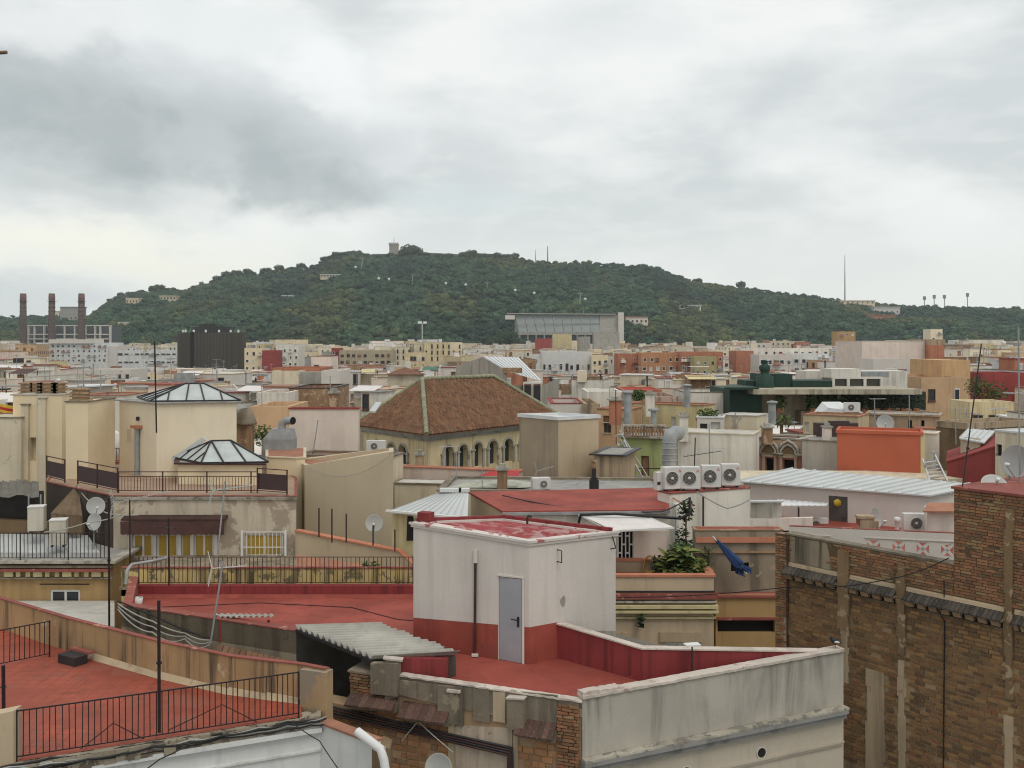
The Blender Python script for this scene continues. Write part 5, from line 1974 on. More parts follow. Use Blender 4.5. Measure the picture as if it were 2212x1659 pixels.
left_tower()
x,y = F(6,48)
m = MB()
a = P(-60,868,48)
n = 10
for i in range(n):
 # striped flag cloth hanging in folds
 for j in range(9):
  u0,u1,v0,v1 = i / n,(i + 1) / n,j / 9,(j + 1) / 9
  w = lambda u,v: (a.x + u * 2.2,48 + .08 * sin(u * 14 + v * 3),a.z - v * .95 - .25 * u * u - .12 * u * sin(v * 4))
  m.face([w(u0,v1),w(u1,v1),w(u1,v0),w(u0,v0)],j % 2)
solo(m,'striped_flag',[plain('flag_yellow',(0.62,0.40,0.04),0.8),plain('flag_red',(0.42,0.03,0.03),0.8)],'yellow and red striped flag hanging at the left edge','flag',a)


# stained yellow wall with coping behind the red terrace
def yellow_terrace():
 zc = Zp(1226,30.5)
 zf = zc - .55
 f = [F(262,30.4),F(1000,30.4),(F(1000,30.4)[0],34.9),(F(262,30.4)[0],34.9)]
 H = house('yellow_stained_house','house with the black-stained yellow parapet wall behind the red terrace','house',f,zf - .1,YELLOW_STAIN,A_WALL,0)
 m = MB()
 m.prism([f[0],f[1],(f[1][0],f[1][1] + .17),(f[0][0],f[0][1] + .17)],zf - .3,zc)
 m.build('parapet',YELLOW_STAIN,H)
 m = MB()
 ragged(m,(*f[0],zc + .003),(*f[1],zc + .003),(0,-.03,0),(0,.1,0),.035,60,.010,3)
 m.build('parapet_coping',RED_CAP,H)
 # tan ramped wall with orange coping climbing to the left
 m = MB()
 pts = [(638,1148,34.6),(760,1172,33.6),(862,1192,32.7),(896,1225,32.2)]
 Q = [P(*p) for p in pts]
 for a,b in zip(Q,Q[1:]):
  o = Vector((.05,.2,0))
  lo = Vector((0,0,0))
  m.hexa([Vector((a.x,a.y,zf - .3)),Vector((b.x,b.y,zf - .3)),Vector((b.x,b.y,zf - .3)) + o,Vector((a.x,a.y,zf - .3)) + o],[a,b,b + o,a + o])
 m.build('ramp_wall',TAN_PLAIN,H)
 m = MB()
 for a,b in zip(Q,Q[1:]):
  o = Vector((.07,.25,0))
  s_ = Vector((-.02,-.05,.003))
  e = Vector((0,0,.05))
  m.hexa([a + s_,b + s_,b + o,a + o],[a + s_ + e,b + s_ + e,b + o + e,a + o + e])
 m.build('ramp_coping',ORANGE_CAP,H)
 # red sloped kerb on the terrace
 m = MB()
 a,b,c,d = P(640,1228,31.5),P(640,1198,32.6),P(790,1220,32.0),P(790,1228,31.2)
 m.hexa([p + Vector((0,0,-.1)) for p in (a,d,c,b)],[a,d,c,b])
 m.build('sloped_kerb',TERRAROOF,H)
 return H,zf


YT,ZY = yellow_terrace()
railing('parapet_railing','long thin brown railing in front of the stained yellow wall',(*F(300,29.86),Zp(1266,29.75)),(*F(892,29.86),Zp(1266,29.75)),.845,62,RUST,.018,.028)
for i,(px,y0,y1,d) in enumerate(((717,1172,1099,33.5),(748,1172,1110,33.2),(853,1190,1144,32.4),(806,1178,1135,32.8),(689,1160,1097,34.0))):
 a,b = P(px,y0,d),P(px,y1,d)
 m = MB()
 m.box(a.x,a.y,a.z,.045,.045,b.z - a.z)
 solo(m,'fence_post',RUST,['rusty post standing second from the left on the tan ramped wall','rusty post third from the left on the tan ramped wall','rusty post nearest the white stair house on the ramped wall','rusty post just left of the pale satellite dish on the ramped wall','leftmost rusty post on the tan ramped wall'][i],'post',a)
dish('satellite_dish','pale satellite dish before the big cream wall',P(808,1130,35.0),.30,(.1,-.95,.28),P(808,1200,34.8))
# small plant pots at the foot of the ramped wall
for i,px in enumerate((790,808)):
 q = P(px,1224,31.0)
 t = thing('potted_plant',['small green plant before the ramped wall, left of a pair','small green plant before the ramped wall, right of a pair'][i],'plant',(q.x,q.y,ZY),'small plants by the ramped wall')
 m = MB()
 m.lathe((q.x,q.y,ZY),[(.001,0),(.09,0),(.12,.22),(.10,.22),(.001,.2)],12)
 m.build('pot',TERRA,t)
 m = MB()
 leaf_cloud(m,(q.x,q.y,ZY + .42),(.18,.15,.2),60,.07,seed=px)
 m.build('foliage',LEAF,t)


# big cream wall in the middle left
def cream_wall_house():
 f = [F(658,39.2),F(850,38.2),F(850,41.5),F(640,43)]
 z0,z1 = Zp(1005,39.2),Zp(975,38.2)
 house('big_cream_house','house with the large blank cream wall whose top edge rises to the right','house',f,z0 - .2,stucco('sand_wall',(0.52,0.435,0.31),0.12,(0.36,0.3,0.22),0.0,var=0.05,fine=0.03),TERRAROOF,.2,tops=[z0,z1,z1 - .2,z0 - .2])
 f = [F(576,40.6),F(640,40.2),F(659,40.4),F(659,44),F(576,44)]
 house('cream_step_house','narrow cream house with a tall slit door beside the large blank cream wall','house',f,Zp(988,40.6),CREAM,TERRAROOF,0,cap=CREAM_D,caph=.05,holes={1: []},
          facewm={})
 d = 40.1
 m = MB()
 x0,x1 = F(641,39.9)[0],F(657,39.6)[0]
 return


cream_wall_house()
cable('loose_cable','thin cable drooping in a long curve across the large cream wall',[P(661,1008,39.0),P(848,978,38.0)],.012,CABLE_G,.62,16)
# red roofed white wall box behind
H = house('pale_box_house','pale pink-white box house with a red roof edge left of the tiled hip roof','house',quad_foot(F(625,50),F(773,50),.6),Zp(884,50),PINK,RED,.0,cap=MAROON,caph=.07)
q = P(660,878,52)
aerial('antenna_pole','thin bent pole with one short arm before the pale box house',P(675,985,46),P(687,908,46),.8,4,.05,r=.025,boom_z=Zp(909,46),boom_ang=.1)
house('red_roof_annex','low annex with orange-red roof before the pale box house','house',quad_foot(F(636,44.5),F(842,43.5),1.8),Zp(992,44),CREAM_D,RED_ORANGE,.12,.15,GREY_REND,.06)
# ventilator unit with bent metal duct
q = P(604,985,43.5)
t = thing('duct_ventilator','grey metal ventilator box with a shiny bent exhaust duct','ventilator',q)
m = MB()
b4 = [(q.x - .65,q.y - .4,q.z),(q.x + .65,q.y - .4,q.z),(q.x + .65,q.y + .5,q.z),(q.x - .65,q.y + .5,q.z)]
t4 = [(p[0],p[1],p[2] + .75) for p in b4]
m.hexa(b4,t4)
u4 = [(q.x - .3,q.y - .3,q.z + 1.2),(q.x + .55,q.y - .3,q.z + 1.2),(q.x + .55,q.y + .4,q.z + 1.2),(q.x - .3,q.y + .4,q.z + 1.2)]
m.hexa([(p[0],p[1],p[2] + .003) for p in t4],u4)
m.build('casing',METAL_GREY,t)
m = MB()
e = P(633,909,43.2)
m.tube([(q.x + .1,q.y,q.z + 1.2),(q.x + .12,q.y,q.z + 1.42),(q.x + .3,q.y - .02,q.z + 1.55),(e.x,e.y,e.z)],.17,14,0,False)
m.build('duct',METAL_GREY,t)
m = MB()
ax = (Vector(e) - Vector((q.x + .3,q.y - .02,q.z + 1.55))).normalized()
m.lathe(Vector(e),[(.001,-.02),(.165,-.02)],14,0,ax)
m.build('duct_mouth',DARKIN,t)
# round capped chimney beside the skylight tower
q = P(530,985,43)
t = thing('domed_chimney','brick chimney under a dark domed cap right of the skylight tower','chimney',q)
m = MB()
m.box(q.x,q.y,q.z - .4,.62,.6,1.75)
m.build('shaft',BRICK_RENDER,t)
m = MB()
m.lathe((q.x,q.y,q.z + 1.36),[(.001,0),(.48,0),(.48,.1),(.36,.45),(.24,.68),(.001,.72)],14)
m.build('cap',GREY_REND,t)
# green shrub behind
q = P(567,940,52)
t = thing('roof_shrub','round green shrub between the domed chimney and the ventilator','shrub',(q.x,q.y,q.z - 1.2))
m = MB()
leaf_cloud(m,(q.x,q.y,q.z),(.9,.7,.6),500,.09,seed=5)
m.build('foliage',LEAF,t)
m = MB()
m.tube([(q.x,q.y,q.z - 1.2),(q.x,q.y,q.z)],.05,6)
m.build('trunk',WOOD,t)


# left lower house: railing, metal lean-to, cornice, ochre wall with a small white window
def ochre_house():
 zt = Zp(1214,33)
 f = [F(-60,33),F(238,33),(F(238,33)[0],36.6),(F(-60,33)[0],36.6)]
 H = house('ochre_house','ochre house with moulded cornice, small white window and roof railing at left','house',f,zt,OCHRE,GREYROOF,0,cap=CORNICE,caph=.09,capo=.28,
              holes={0: [(108,173,1274,1305,'window')]},depth=.08)
 for y0,y1,o,mt in ((1219,1224,.2,GREY_REND),(1226,1232,.24,RED_CAP),(1246,1249,.14,GREY_REND)):
  m = MB()
  m.hexa([(f[0][0],33 - o,Zp(y1,33)),(f[1][0] + .1,33 - o,Zp(y1,33)),(f[1][0] + .1,32.997,Zp(y1,33)),(f[0][0],32.997,Zp(y1,33))],
               [(f[0][0],33 - o,Zp(y0,33)),(f[1][0] + .1,33 - o,Zp(y0,33)),(f[1][0] + .1,32.997,Zp(y0,33)),(f[0][0],32.997,Zp(y0,33))])
  m.build('cornice_band',mt,H)
 for i in range(11):
  x = F(22 + i * 21,33)[0]
  m = MB()
  m.box(x,32.93,Zp(1244,33),.14 if i % 3 else .3,.12,.16)
  m.build('corbel',PALE_YELLOW,H)
 m = MB()
 zw = Zp(1264,33)
 m.tube([P(86,1262,32.9),P(193,1262,32.9)],.022,6)
 m.build('curtain_rail',IRON,H)
 return H,zt


OH,ZO = ochre_house()
railing('patio_railing','black patio railing above the cornice of the ochre house',(*F(-60,32.85),ZO + .09),(*F(234,32.85),ZO + .09),.90,34,IRON,.018,.03,post_every=12)
t = thing('metal_lean_to','pale metal lean-to roof behind the black patio railing','lean-to',(*F(80,34.5),ZO))
seam_roof(t,P(-60,1212,33.4),P(228,1212,33.4),P(190,1156,36.2),P(-60,1152,36.4),12,METAL_ROOF)
m = MB()
m.hexa([(*F(-60,36.5),18),(*F(225,36.4),18),(*F(225,36.7),18),(*F(-60,36.8),18)],[(*F(-60,36.5),Zp(1118,36.5)),(*F(225,36.4),Zp(1135,36.5)),(*F(225,36.7),Zp(1135,36.5)),(*F(-60,36.8),Zp(1118,36.5))])
m.build('rear_wall',BROWN_WALL,t)
for i,(px,py,d,lab) in enumerate(((80,1148,35.2,'white air-conditioning cabinet on the metal lean-to, left of two'),(127,1178,34.3,'white air-conditioning cabinet on the metal lean-to, right of two'))):
 q = P(px,py,d)
 t = thing('cooling_cabinet',lab,'air conditioner',q)
 m = MB()
 m.box(q.x,q.y,q.z + .06,.52,.5,.82,.25)
 m.build('casing',stucco('ivory_casing',(0.56,0.52,0.43),0.2,None,0.0,var=0.05),t)
 m = MB()
 m.box(q.x,q.y,q.z + .885,.55,.53,.03,.25)
 m.build('lid',WHITE_PLASTIC,t)
 m = MB()
 for k in (-1,1):
  m.box(q.x + k * .2,q.y,q.z - .02,.06,.5,.078,.25)
 m.build('stand',METAL_DARK,t)
dish('satellite_dish','grey satellite dish hanging left of the tall black pole',P(203,1127,34.4),.30,(-.35,-.9,.2),P(203,1190,34.6))
dish('satellite_dish','grey satellite dish partly hidden behind the aerial clutter above the ochre house',P(207,1093,35.0),.31,(.5,-.8,.2),P(210,1150,35.2))
m = MB()
pts = [P(168,1045,37.2),P(110,1108,35.6),P(150,1125,35.4),P(178,1115,35.8)]
for i in range(8):
 a,b = pts[0].lerp(pts[1],1),pts[0]
 p0,p1 = pts[1].lerp(pts[3],i / 8),pts[1].lerp(pts[3],(i + 1) / 8)
 m.face([b,p0 + Vector((0,.06 * (i % 2),0)),p1 + Vector((0,.06 * ((i + 1) % 2),0))])
 m.face([p0 + Vector((0,.06 * (i % 2),0)),p0 + Vector((0,0,-.7)),p1 + Vector((0,0,-.7)),p1 + Vector((0,.06 * ((i + 1) % 2),0))])
solo(m,'shade_net',SACKING,'torn brown shade net hanging from the corner of the leftmost cream tower','net',pts[0])
t = thing('grey_awning','dark torn canvas shelter at the left edge above the metal lean-to','canopy',P(10,1130,36))
m = MB()
for i in range(9):
 x0,x1 = -60 + i * 16,-60 + (i + 1) * 16
 s0,s1 = 4 * sin(i * 1.7),4 * sin((i + 1) * 1.7)
 m.face([P(x0,1072 + s0,36.0),P(x1,1072 + s1,36.0),P(x1,1040 + s1 * .6,37.6),P(x0,1036 + s0 * .6,37.6)])
m.build('canvas',plain('grey_green_canvas',(0.14,0.13,0.11),0.9),t)
m = MB()
for px in (-20,62,88):
 a = P(px,1150,36.0)
 m.tube([a,P(px,1068,36.0)],.03,6)
m.build('post',METAL_GREY,t)
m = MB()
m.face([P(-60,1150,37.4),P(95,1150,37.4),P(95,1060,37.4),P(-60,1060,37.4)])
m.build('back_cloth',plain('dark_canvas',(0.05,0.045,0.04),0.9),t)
for i,pts in enumerate((((168,1050,37.0),(190,1080,36),(230,1108,35),(300,1112,34.4)),((95,1150,33.9),(190,1128,33.8),(262,1112,33.7)))):
 cable('slack_cable',('white cable sagging from the cream tower past the shade net','pale cable strung over the cooling cabinets to the tall black pole')[i],[P(*p) for p in pts],.022,CABLE_W,.05,6)


# pale lean-to roof in the gap behind the tan wall
def low_roof():
 f = [F(-40,28.2),F(245,28.2),F(245,32.9),F(-60,32.9)]
 H = thing('pale_low_roof_house','low house with the pale grey roof slab below the ochre house','house',(*F(100,30),0))
 za,zb = Zp(1352,28.2),Zp(1298,32.9)
 m = MB()
 m.prism(f,0,[za - .12,za - .12,zb - .12,zb - .12])
 m.build('wall',WHITE_D,H)
 m = MB()
 m.prism(inset(f,-.03),[za - .117,za - .117,zb - .117,zb - .117],[za,za,zb,zb])
 m.build('roof',PALEROOF,H)


low_roof()
# aerials on the left
aerial('tv_antenna','tall rusty mast with a bow-tie aerial by the skylight tower',P(338,935,38.9),P(334,738,38.9),1.1,6,.5,IRON,.03,True,.15,boom_z=Zp(752,38.9),elmat=plain('yellowed_aerial',(0.30,0.26,0.16),0.5,0.3))
aerial('tv_antenna','white mast with a red-tipped aerial in front of the railed yellow wall',P(455,1390,25.2),P(482,1212,25.3),.85,6,.36,METAL_GREY,.024,True,.35,boom_z=Zp(1226,25.3),elmat=plain('white_aerial',(0.58,0.57,0.55),0.5))
aerial('tv_antenna','mast with a teal-tipped aerial before the beige peeling wall',P(466,1240,33.0),P(486,1040,33.4),1.3,9,.55,METAL_GREY,.026,True,.15,boom_z=Zp(1056,33.4),tilt=.12,elmat=plain('teal_white_aerial',(0.40,0.50,0.47),0.5))
aerial('tv_antenna','dark mast with a long grey aerial left of the brown awning',P(281,1225,32.0),P(280,1078,32.0),1.7,12,.5,IRON,.024,True,.25,boom_z=Zp(1080,32.0),tilt=.2)
aerial('tv_antenna','dark mast with a rusty spiral aerial before the yellow blinds',P(365,1265,29.0),P(364,1118,29.0),.9,5,.4,IRON,.022,False,2.8,boom_z=Zp(1140,29.0),elmat=RUST)
cable('corner_pipe','grey pipe bending over the left end of the red terrace',[P(272,1262,28.9),P(275,1232,29.0),P(285,1219,29.2),P(330,1212,29.6),P(362,1205,29.6)],.05,CABLE_G,0,3,cat='pipe')
for i in range(4):
 cable('wall_cable',['black cable running along the grey outer wall of the red terrace, uppermost','white cable looping along the grey outer wall of the red terrace','grey cable sagging below the others on the grey outer wall','second white cable falling to the foot of the white aerial mast'][i],
          [P(255,1298 + i * 6,27.1 - .1),P(330,1330 + i * 12,26.5 - .12),P(400,1362 + i * 6,25.9 - .12),P(452,1378 + i * 5,25.4 - .15)],.022,(BLACK,CABLE_W,CABLE_G,CABLE_W)[i],.05 * i,8)
# tiled little ledge and old sheet by the grey wall
t = thing('broken_tile_ledge','row of broken clay tiles along the foot of the grey outer wall','tile ledge',P(560,1420,24.4))
rnd = random.Random(3)
for i in range(14):
 a = P(478 + i * 12.2,1395 + i * 2.6,25.0 - i * .05)
 m = MB()
 m.bar(a,a + Vector((.02 + rnd.uniform(-.04,.04),-.4,-.16 + rnd.uniform(-.03,.03))),.13,.035)
 m.build('tile',TILES,t)
t = thing('corrugated_canopy','short strip of corrugated sheet at the front edge of the red terrace','canopy',P(520,1335,25.8))
m = MB()
corrugated(m,P(468,1333,25.75),P(452,1326,26.4),P(585,1327,25.9),P(592,1331,25.3),10,.03,6)
m.build('sheet',FIBRO,t)
m = MB()
for px in (476,580):
 a = P(px,1338,25.6)
 m.box(a.x,a.y,ZF - .1,.06,.06,a.z - ZF + .08)
m.build('post',DARK_RED,t)
t = thing('white_bucket','small white bucket on the red terrace beside the end parapet','bucket',G(297,1312,ZF))
q = G(297,1312,ZF)
m = MB()
m.lathe(q,[(.001,0),(.12,0),(.15,.28),(.135,.28),(.11,.03),(.001,.03)],14)
m.build('bucket',WHITE_PLASTIC,t)
m = MB()
m.tube([(q.x - .14,q.y,q.z + .27),(q.x,q.y - .05,q.z + .36),(q.x + .14,q.y,q.z + .27)],.008,5)
m.build('handle',METAL_DARK,t)


# ================================================================== centre: hip-roofed tower with arched windows
def arch_tower():
 c,l,r = F(922,55),F(770,61.5),F(1215,66)
 H = thing('hip_roof_tower','yellow tower with arched windows under a brown clay-tiled hip roof','tower',(c[0],c[1] + 5,0))
 ze = Zp(939,55)
 b = (l[0] + r[0] - c[0],l[1] + r[1] - c[1])
 wl,wr = (lerp(c[0],l[0],.93),lerp(c[1],l[1],.93)),(lerp(c[0],r[0],.96),lerp(c[1],r[1],.96))
 ins = .25
 foot = inset([l,c,r,b],.35)
 m = MB()
 zw = ze - .42
 arches = {0: [(838,853),(862,879),(808,822)],1: [(958,978),(991,1009),(1023,1041),(1055,1074),(1088,1107),(1122,1140)]}

 def arch_wall(p0,p1,spans,zs,zt):
  """wall with round-headed openings built as real holes"""
  dx,dy = p1[0] - p0[0],p1[1] - p0[1]
  L = math.hypot(dx,dy)
  ux,uy = dx / L,dy / L
  nx,ny = uy,-ux
  pt = lambda u,z,o=0.0: (p0[0] + ux * u + nx * o,p0[1] + uy * u + ny * o,z)
  us = sorted([(tpx(p0,p1,a) * L,tpx(p0,p1,b_) * L) for a,b_ in spans])
  cur = 0
  fr = MB()
  for a,b_ in us:
   rad = (b_ - a) / 2
   sp_z = zt - .45 - rad
   m.face([pt(cur,0),pt(a,0),pt(a,zt),pt(cur,zt)])
   m.face([pt(a,0),pt(b_,0),pt(b_,zs),pt(a,zs)])
   n = 10
   arc = [(a + rad - rad * cos(pi * k / n),sp_z + rad * sin(pi * k / n)) for k in range(n + 1)]
   m.face([pt(a,zt)] + [pt(u,z) for u,z in arc] + [pt(b_,zt)])
   out = [(a,zs)] + arc + [(b_,zs)]
   for (u0,z0),(u1,z1) in zip(out,out[1:]):
    m.face([pt(u0,z0),pt(u0,z0,-.3),pt(u1,z1,-.3),pt(u1,z1)])
   m.face([pt(a,zs),pt(b_,zs),pt(b_,zs,-.3),pt(a,zs,-.3)])
   w = MB()
   w.face([pt(u,z,-.29) for u,z in [(a,zs),(b_,zs)] + list(reversed(arc))])
   win = w.build('arched_window',GLASS,H)
   w = MB()
   w.hexa([pt(a + rad - .04,zs,-.27),pt(a + rad + .04,zs,-.27),pt(a + rad + .04,zs,-.285),pt(a + rad - .04,zs,-.285)],[pt(a + rad - .04,sp_z + rad * .95,-.27),pt(a + rad + .04,sp_z + rad * .95,-.27),pt(a + rad + .04,sp_z + rad * .95,-.285),pt(a + rad - .04,sp_z + rad * .95,-.285)])
   w.hexa([pt(a + .02,sp_z - .75,-.26),pt(b_ - rad,sp_z - .75,-.26),pt(b_ - rad,sp_z - .75,-.284),pt(a + .02,sp_z - .75,-.284)],[pt(a + .02,sp_z - .68,-.26),pt(b_ - rad,sp_z - .68,-.26),pt(b_ - rad,sp_z - .68,-.284),pt(a + .02,sp_z - .68,-.284)])
   w.build('frame',FRAME_W,win)
   # raised arch band
   w = MB()
   for k in range(n):
    c0,s0,c1,s1 = cos(pi * k / n),sin(pi * k / n),cos(pi * (k + 1) / n),sin(pi * (k + 1) / n)
    R1,R2 = rad * 1.03,rad * 1.3
    q = [(a + rad - R1 * c0,sp_z + R1 * s0),(a + rad - R1 * c1,sp_z + R1 * s1),(a + rad - R2 * c1,sp_z + R2 * s1),(a + rad - R2 * c0,sp_z + R2 * s0)]
    w.face([pt(u,z,.06) for u,z in q])
    w.face([pt(*q[3],.06),pt(*q[2],.06),pt(*q[2],0),pt(*q[3],0)])
    w.face([pt(*q[1],.06),pt(*q[0],.06),pt(*q[0],0),pt(*q[1],0)])
   w.build('arch_band',CONCRETE,H)
   w = MB()
   for side in (a - .10,b_ + .10):
    w.hexa([pt(side - .09,zs,.08),pt(side + .09,zs,.08),pt(side + .09,zs,.0),pt(side - .09,zs,.0)],[pt(side - .09,sp_z - .05,.08),pt(side + .09,sp_z - .05,.08),pt(side + .09,sp_z - .05,.0),pt(side - .09,sp_z - .05,0)])
    w.hexa([pt(side - .16,sp_z - .047,.12),pt(side + .16,sp_z - .047,.12),pt(side + .16,sp_z - .047,.0),pt(side - .16,sp_z - .047,.0)],[pt(side - .16,sp_z + .05,.12),pt(side + .16,sp_z + .05,.12),pt(side + .16,sp_z + .05,0),pt(side - .16,sp_z + .05,0)])
   w.build('pilaster',CORNICE,H)
   cur = b_
  m.face([pt(cur,0),pt(L,0),pt(L,zt),pt(cur,zt)])
 zs0 = Zp(1012,57)
 arch_wall(foot[0],foot[1],arches[0],zs0,zw)
 arch_wall(foot[1],foot[2],arches[1],Zp(1014,58),zw)
 m.wall(foot[2],foot[3],0,zw)
 m.wall(foot[3],foot[0],0,zw)
 m.build('wall',YELLOW,H)
 m = MB()
 ring(m,foot,.12,.1,zw + .003,zw + .16)
 ring(m,foot,.28,.1,zw + .163,zw + .30)
 ring(m,foot,.40,.1,zw + .303,zw + .40)
 m.build('cornice',CONCRETE,H)
 ea = inset([l,c,r,b],-.12)
 e = [Vector((*p,ze)) for p in ea]
 R0,R1 = P(912,821,61.5),P(1066,821,67)
 zr = R0.z
 R1.z = zr
 m = MB()
 dn = Vector((0,0,-.06))
 for f in ((e[0],e[1],R0),(e[1],e[2],R1,R0),(e[2],e[3],R1),(e[3],e[0],R0,R1)):
  m.face([p + dn for p in f])
 m.build('roof',TERRA,H)
 # clay tiles, course by course
 shared = []
 for k in range(4):
  q = MB()
  w,L = .5,.5
  j = .01 * k
  pr = [(-w,-.02),(-w * .5,.055 + j),(w * .05,.075),(w * .5,.03),(w,-.015)]
  vs = [(x,-L,z + .045) for x,z in pr] + [(x,L,z) for x,z in pr] + [(-w,-L,-.03),(w,-L,-.03)]
  fs = [(i,i + 1,i + 6,i + 5) for i in range(4)] + [(10,11,4,3,2,1,0)]
  q.add(vs,fs)
  me = bpy.data.meshes.new('roof_tile')
  me.from_pydata(q.v,[],q.f)
  me.materials.append(TILES)
  shared.append((me,q))
 rest = MB()
 cnt = 0
 spots = []
 for (a,b_,t0,t1) in ((e[0],e[1],R0,R0),(e[1],e[2],R0,R1)):
  u = (b_ - a).normalized()
  W = (b_ - a).length
  nrm = (b_ - a).cross(t0 - a).normalized()
  v = nrm.cross(u).normalized()
  hgt = (t0 - a).dot(v)
  ua,ub = (t0 - a).dot(u),(t1 - a).dot(u)
  rows = 17
  rh = hgt / rows
  tw = .34
  for r_ in range(rows):
   t = (r_ + .5) / rows
   x0,x1 = ua * t,W + (ub - W) * t
   x = x0 - random.uniform(0,tw * .4)
   while x < x1 - tw * .3:
    spots.append((a + u * (x + tw / 2) + v * (r_ + .5) * rh + nrm * .02,u,v,nrm,tw,rh))
    x += tw
 spots.sort(key=lambda s_: s_[0].y)
 pl = wloc(H)
 for i,(c_,u,v,nrm,tw,rh) in enumerate(spots):
  me,q = random.choice(shared)
  R = Matrix((u,v,nrm)).transposed().to_4x4()
  R = R @ Matrix.Rotation(random.uniform(-.04,.04),4,'Z') @ Matrix.Rotation(.24 + random.uniform(-.05,.05),4,'X')
  M = Matrix.Translation(c_ + nrm * random.uniform(-.008,.012)) @ R @ Matrix.Diagonal((tw * 1.0,rh * 1.12,1.0,1))
  if i < 290:
   o = bpy.data.objects.new('roof_tile',me)
   C.objects.link(o)
   o.parent = H
   o.matrix_basis = Matrix.Translation(-pl) @ M
  else:
   rest.add([M @ Vector(p) for p in q.v],q.f)
 rest.build('roof_tiling',TILES,H,kind='stuff')
 hip = stucco('green_glazed_hip',(0.25,0.25,0.155),0.4,(0.13,0.13,0.08),0.35,(0.34,0.31,0.23),0.25,0.5,0.3,4.0)
 for nm,a,b_ in (('hip_ridge',e[1],R0),('hip_ridge',e[0],R0),('hip_ridge',e[2],R1),('top_ridge',R0,R1)):
  n = 16
  m = MB()
  for i in range(n):
   p,q = a.lerp(b_,i / n),a.lerp(b_,(i + 1.08) / n)
   up = Vector((0,0,.06))
   m.tube([p + up,q + up + Vector((0,0,.02))],[.15,.125],8)
  m.build(nm,hip,H)
 # roof window
 q = P(812,886,59.2)
 m = MB()
 u = (e[1] - e[0]).normalized()
 v = (R0 - (e[0] + e[1]) / 2).normalized()
 c_ = q + Vector((0,-.12,.12))
 m.hexa([c_ - u * .35 - v * .42,c_ + u * .35 - v * .42,c_ + u * .35 + v * .42,c_ - u * .35 + v * .42],[p + Vector((.0,-.05,.1)) for p in (c_ - u * .35 - v * .42,c_ + u * .35 - v * .42,c_ + u * .35 + v * .42,c_ - u * .35 + v * .42)])
 m.build('roof_window',METAL_ROOF,H)
 return H


arch_tower()
fan_unit('air_conditioner','white air conditioner on the wall left of the arched windows',P(813,977,50),-.1,.95,.6,group=None,badge=False)
house('pink_band_house','low pale pink house before the arched tower','house',quad_foot(F(850,46),F(1122,44.2),.5),Zp(1008,46),stucco('pinkish_white',(0.60,0.49,0.42),0.3,None,0.1,var=.08),TERRAROOF,0,cap=ORANGE_CAP,caph=.05)
house('cream_yard_house','low cream yard wall house below the pale pink parapet','house',quad_foot(F(852,43.5),F(1012,43),1.2),Zp(1046,43.3),CREAM_D,PALEROOF,0,cap=GREY_REND,caph=.05)
t = thing('red_lean_to','bright red sloping lean-to roof left of the tan tower','lean-to',P(1060,1040,43))
m = MB()
m.hexa([P(990,1046,42.6),P(1121,1044,42.2),P(1121,1040,43.4),P(990,1042,43.4)],[P(990,1042,42.6),P(1121,1038,42.2),P(1121,1016,43.4),P(1060,1018,43.4)])
m.build('roof',stucco('bright_red_sheet',(0.40,0.03,0.035),0.1,None,0.1,(0.3,0.03,0.03),0.1,0.5),t)


def tan_box():
 l,c,r = F(1122,46.5),F(1206,44.5),F(1293,45.8)
 z = Zp(908,44.5)
 H = house('tan_box_tower','tall tan rendered box tower with a white roof edge','roof house',[l,c,r,((l[0] + r[0]) / 2,(l[1] + r[1]) / 2 + 1.0)],z,TAN_PLAIN,ROOFWHITE,0,cap=ROOFWHITE,caph=.16,capo=.06,facewm={0: stucco('grey_tan_render',(0.36,0.29,0.21),0.35,None,0.2,(0.3,0.25,0.18),0.12)})
 aerial('tv_antenna','small aerial on the face of the tan box tower',P(1170,1040,43.6),P(1170,1012,43.6),.8,10,.35,METAL_GREY,.02,True,.2,boom_z=Zp(1015,43.6),tilt=.25)
 house('brown_leanto_house','low brown-tan house right of the tan box tower','house',quad_foot(F(1284,43.6),F(1345,43.2),3),Zp(984,43.4),TAN,GREYROOF,0,cap=METAL_DARK,caph=.06,capo=.2)


tan_box()
# flat grey roofs and metal roofs in the centre
f = quad_foot(F(945,38.6),F(1440,38.0),4.0)
house('grey_flat_house','flat house with dark grey roofing behind the red shed roof','house',f,Zp(1066,38.3),CREAM_D,GREYROOF,.06,.2,GREY_REND,.05)
t = thing('green_grey_lean_to','pale green-grey sloping roof behind the silver ribbed roof','lean-to',P(1050,1060,39.5))
m = MB()
m.hexa([P(960,1056,39.2),P(1118,1054,39.2),P(1200,1050,40.6),P(1000,1050,40.6)],[P(965,1053,39.2),P(1118,1050,39.2),P(1112,1036,40.6),P(1030,1036,40.6)])
m.build('roof',stucco('green_grey_roof',(0.40,0.40,0.33),0.3,None,0.1,(0.3,0.3,0.26),0.1),t)
fan_unit('air_conditioner','white air conditioner with a dark grille on the grey flat roof',P(1168,1060,37.8),.25,.7,.5,badge=False,split_fan=.6)
q = P(1283,1056,38.0)
t = thing('black_chimney','black box chimney with a slim pipe and terracotta pot','chimney',q)
m = MB()
m.box(q.x,q.y,q.z - .02,.34,.34,.38)
m.box(q.x,q.y,q.z + .36,.26,.26,.08)
m.build('box',METAL_DARK,t)
m = MB()
m.tube([(q.x,q.y,q.z + .4),(q.x,q.y,q.z + .78)],.09,10)
m.build('pipe',METAL_DARK,t)
m = MB()
m.lathe((q.x,q.y,q.z + .78),[(.08,0),(.11,.1),(.07,.14),(.06,.2),(.15,.3),(.001,.3)],10)
m.build('pot',BRICK_RENDER,t)
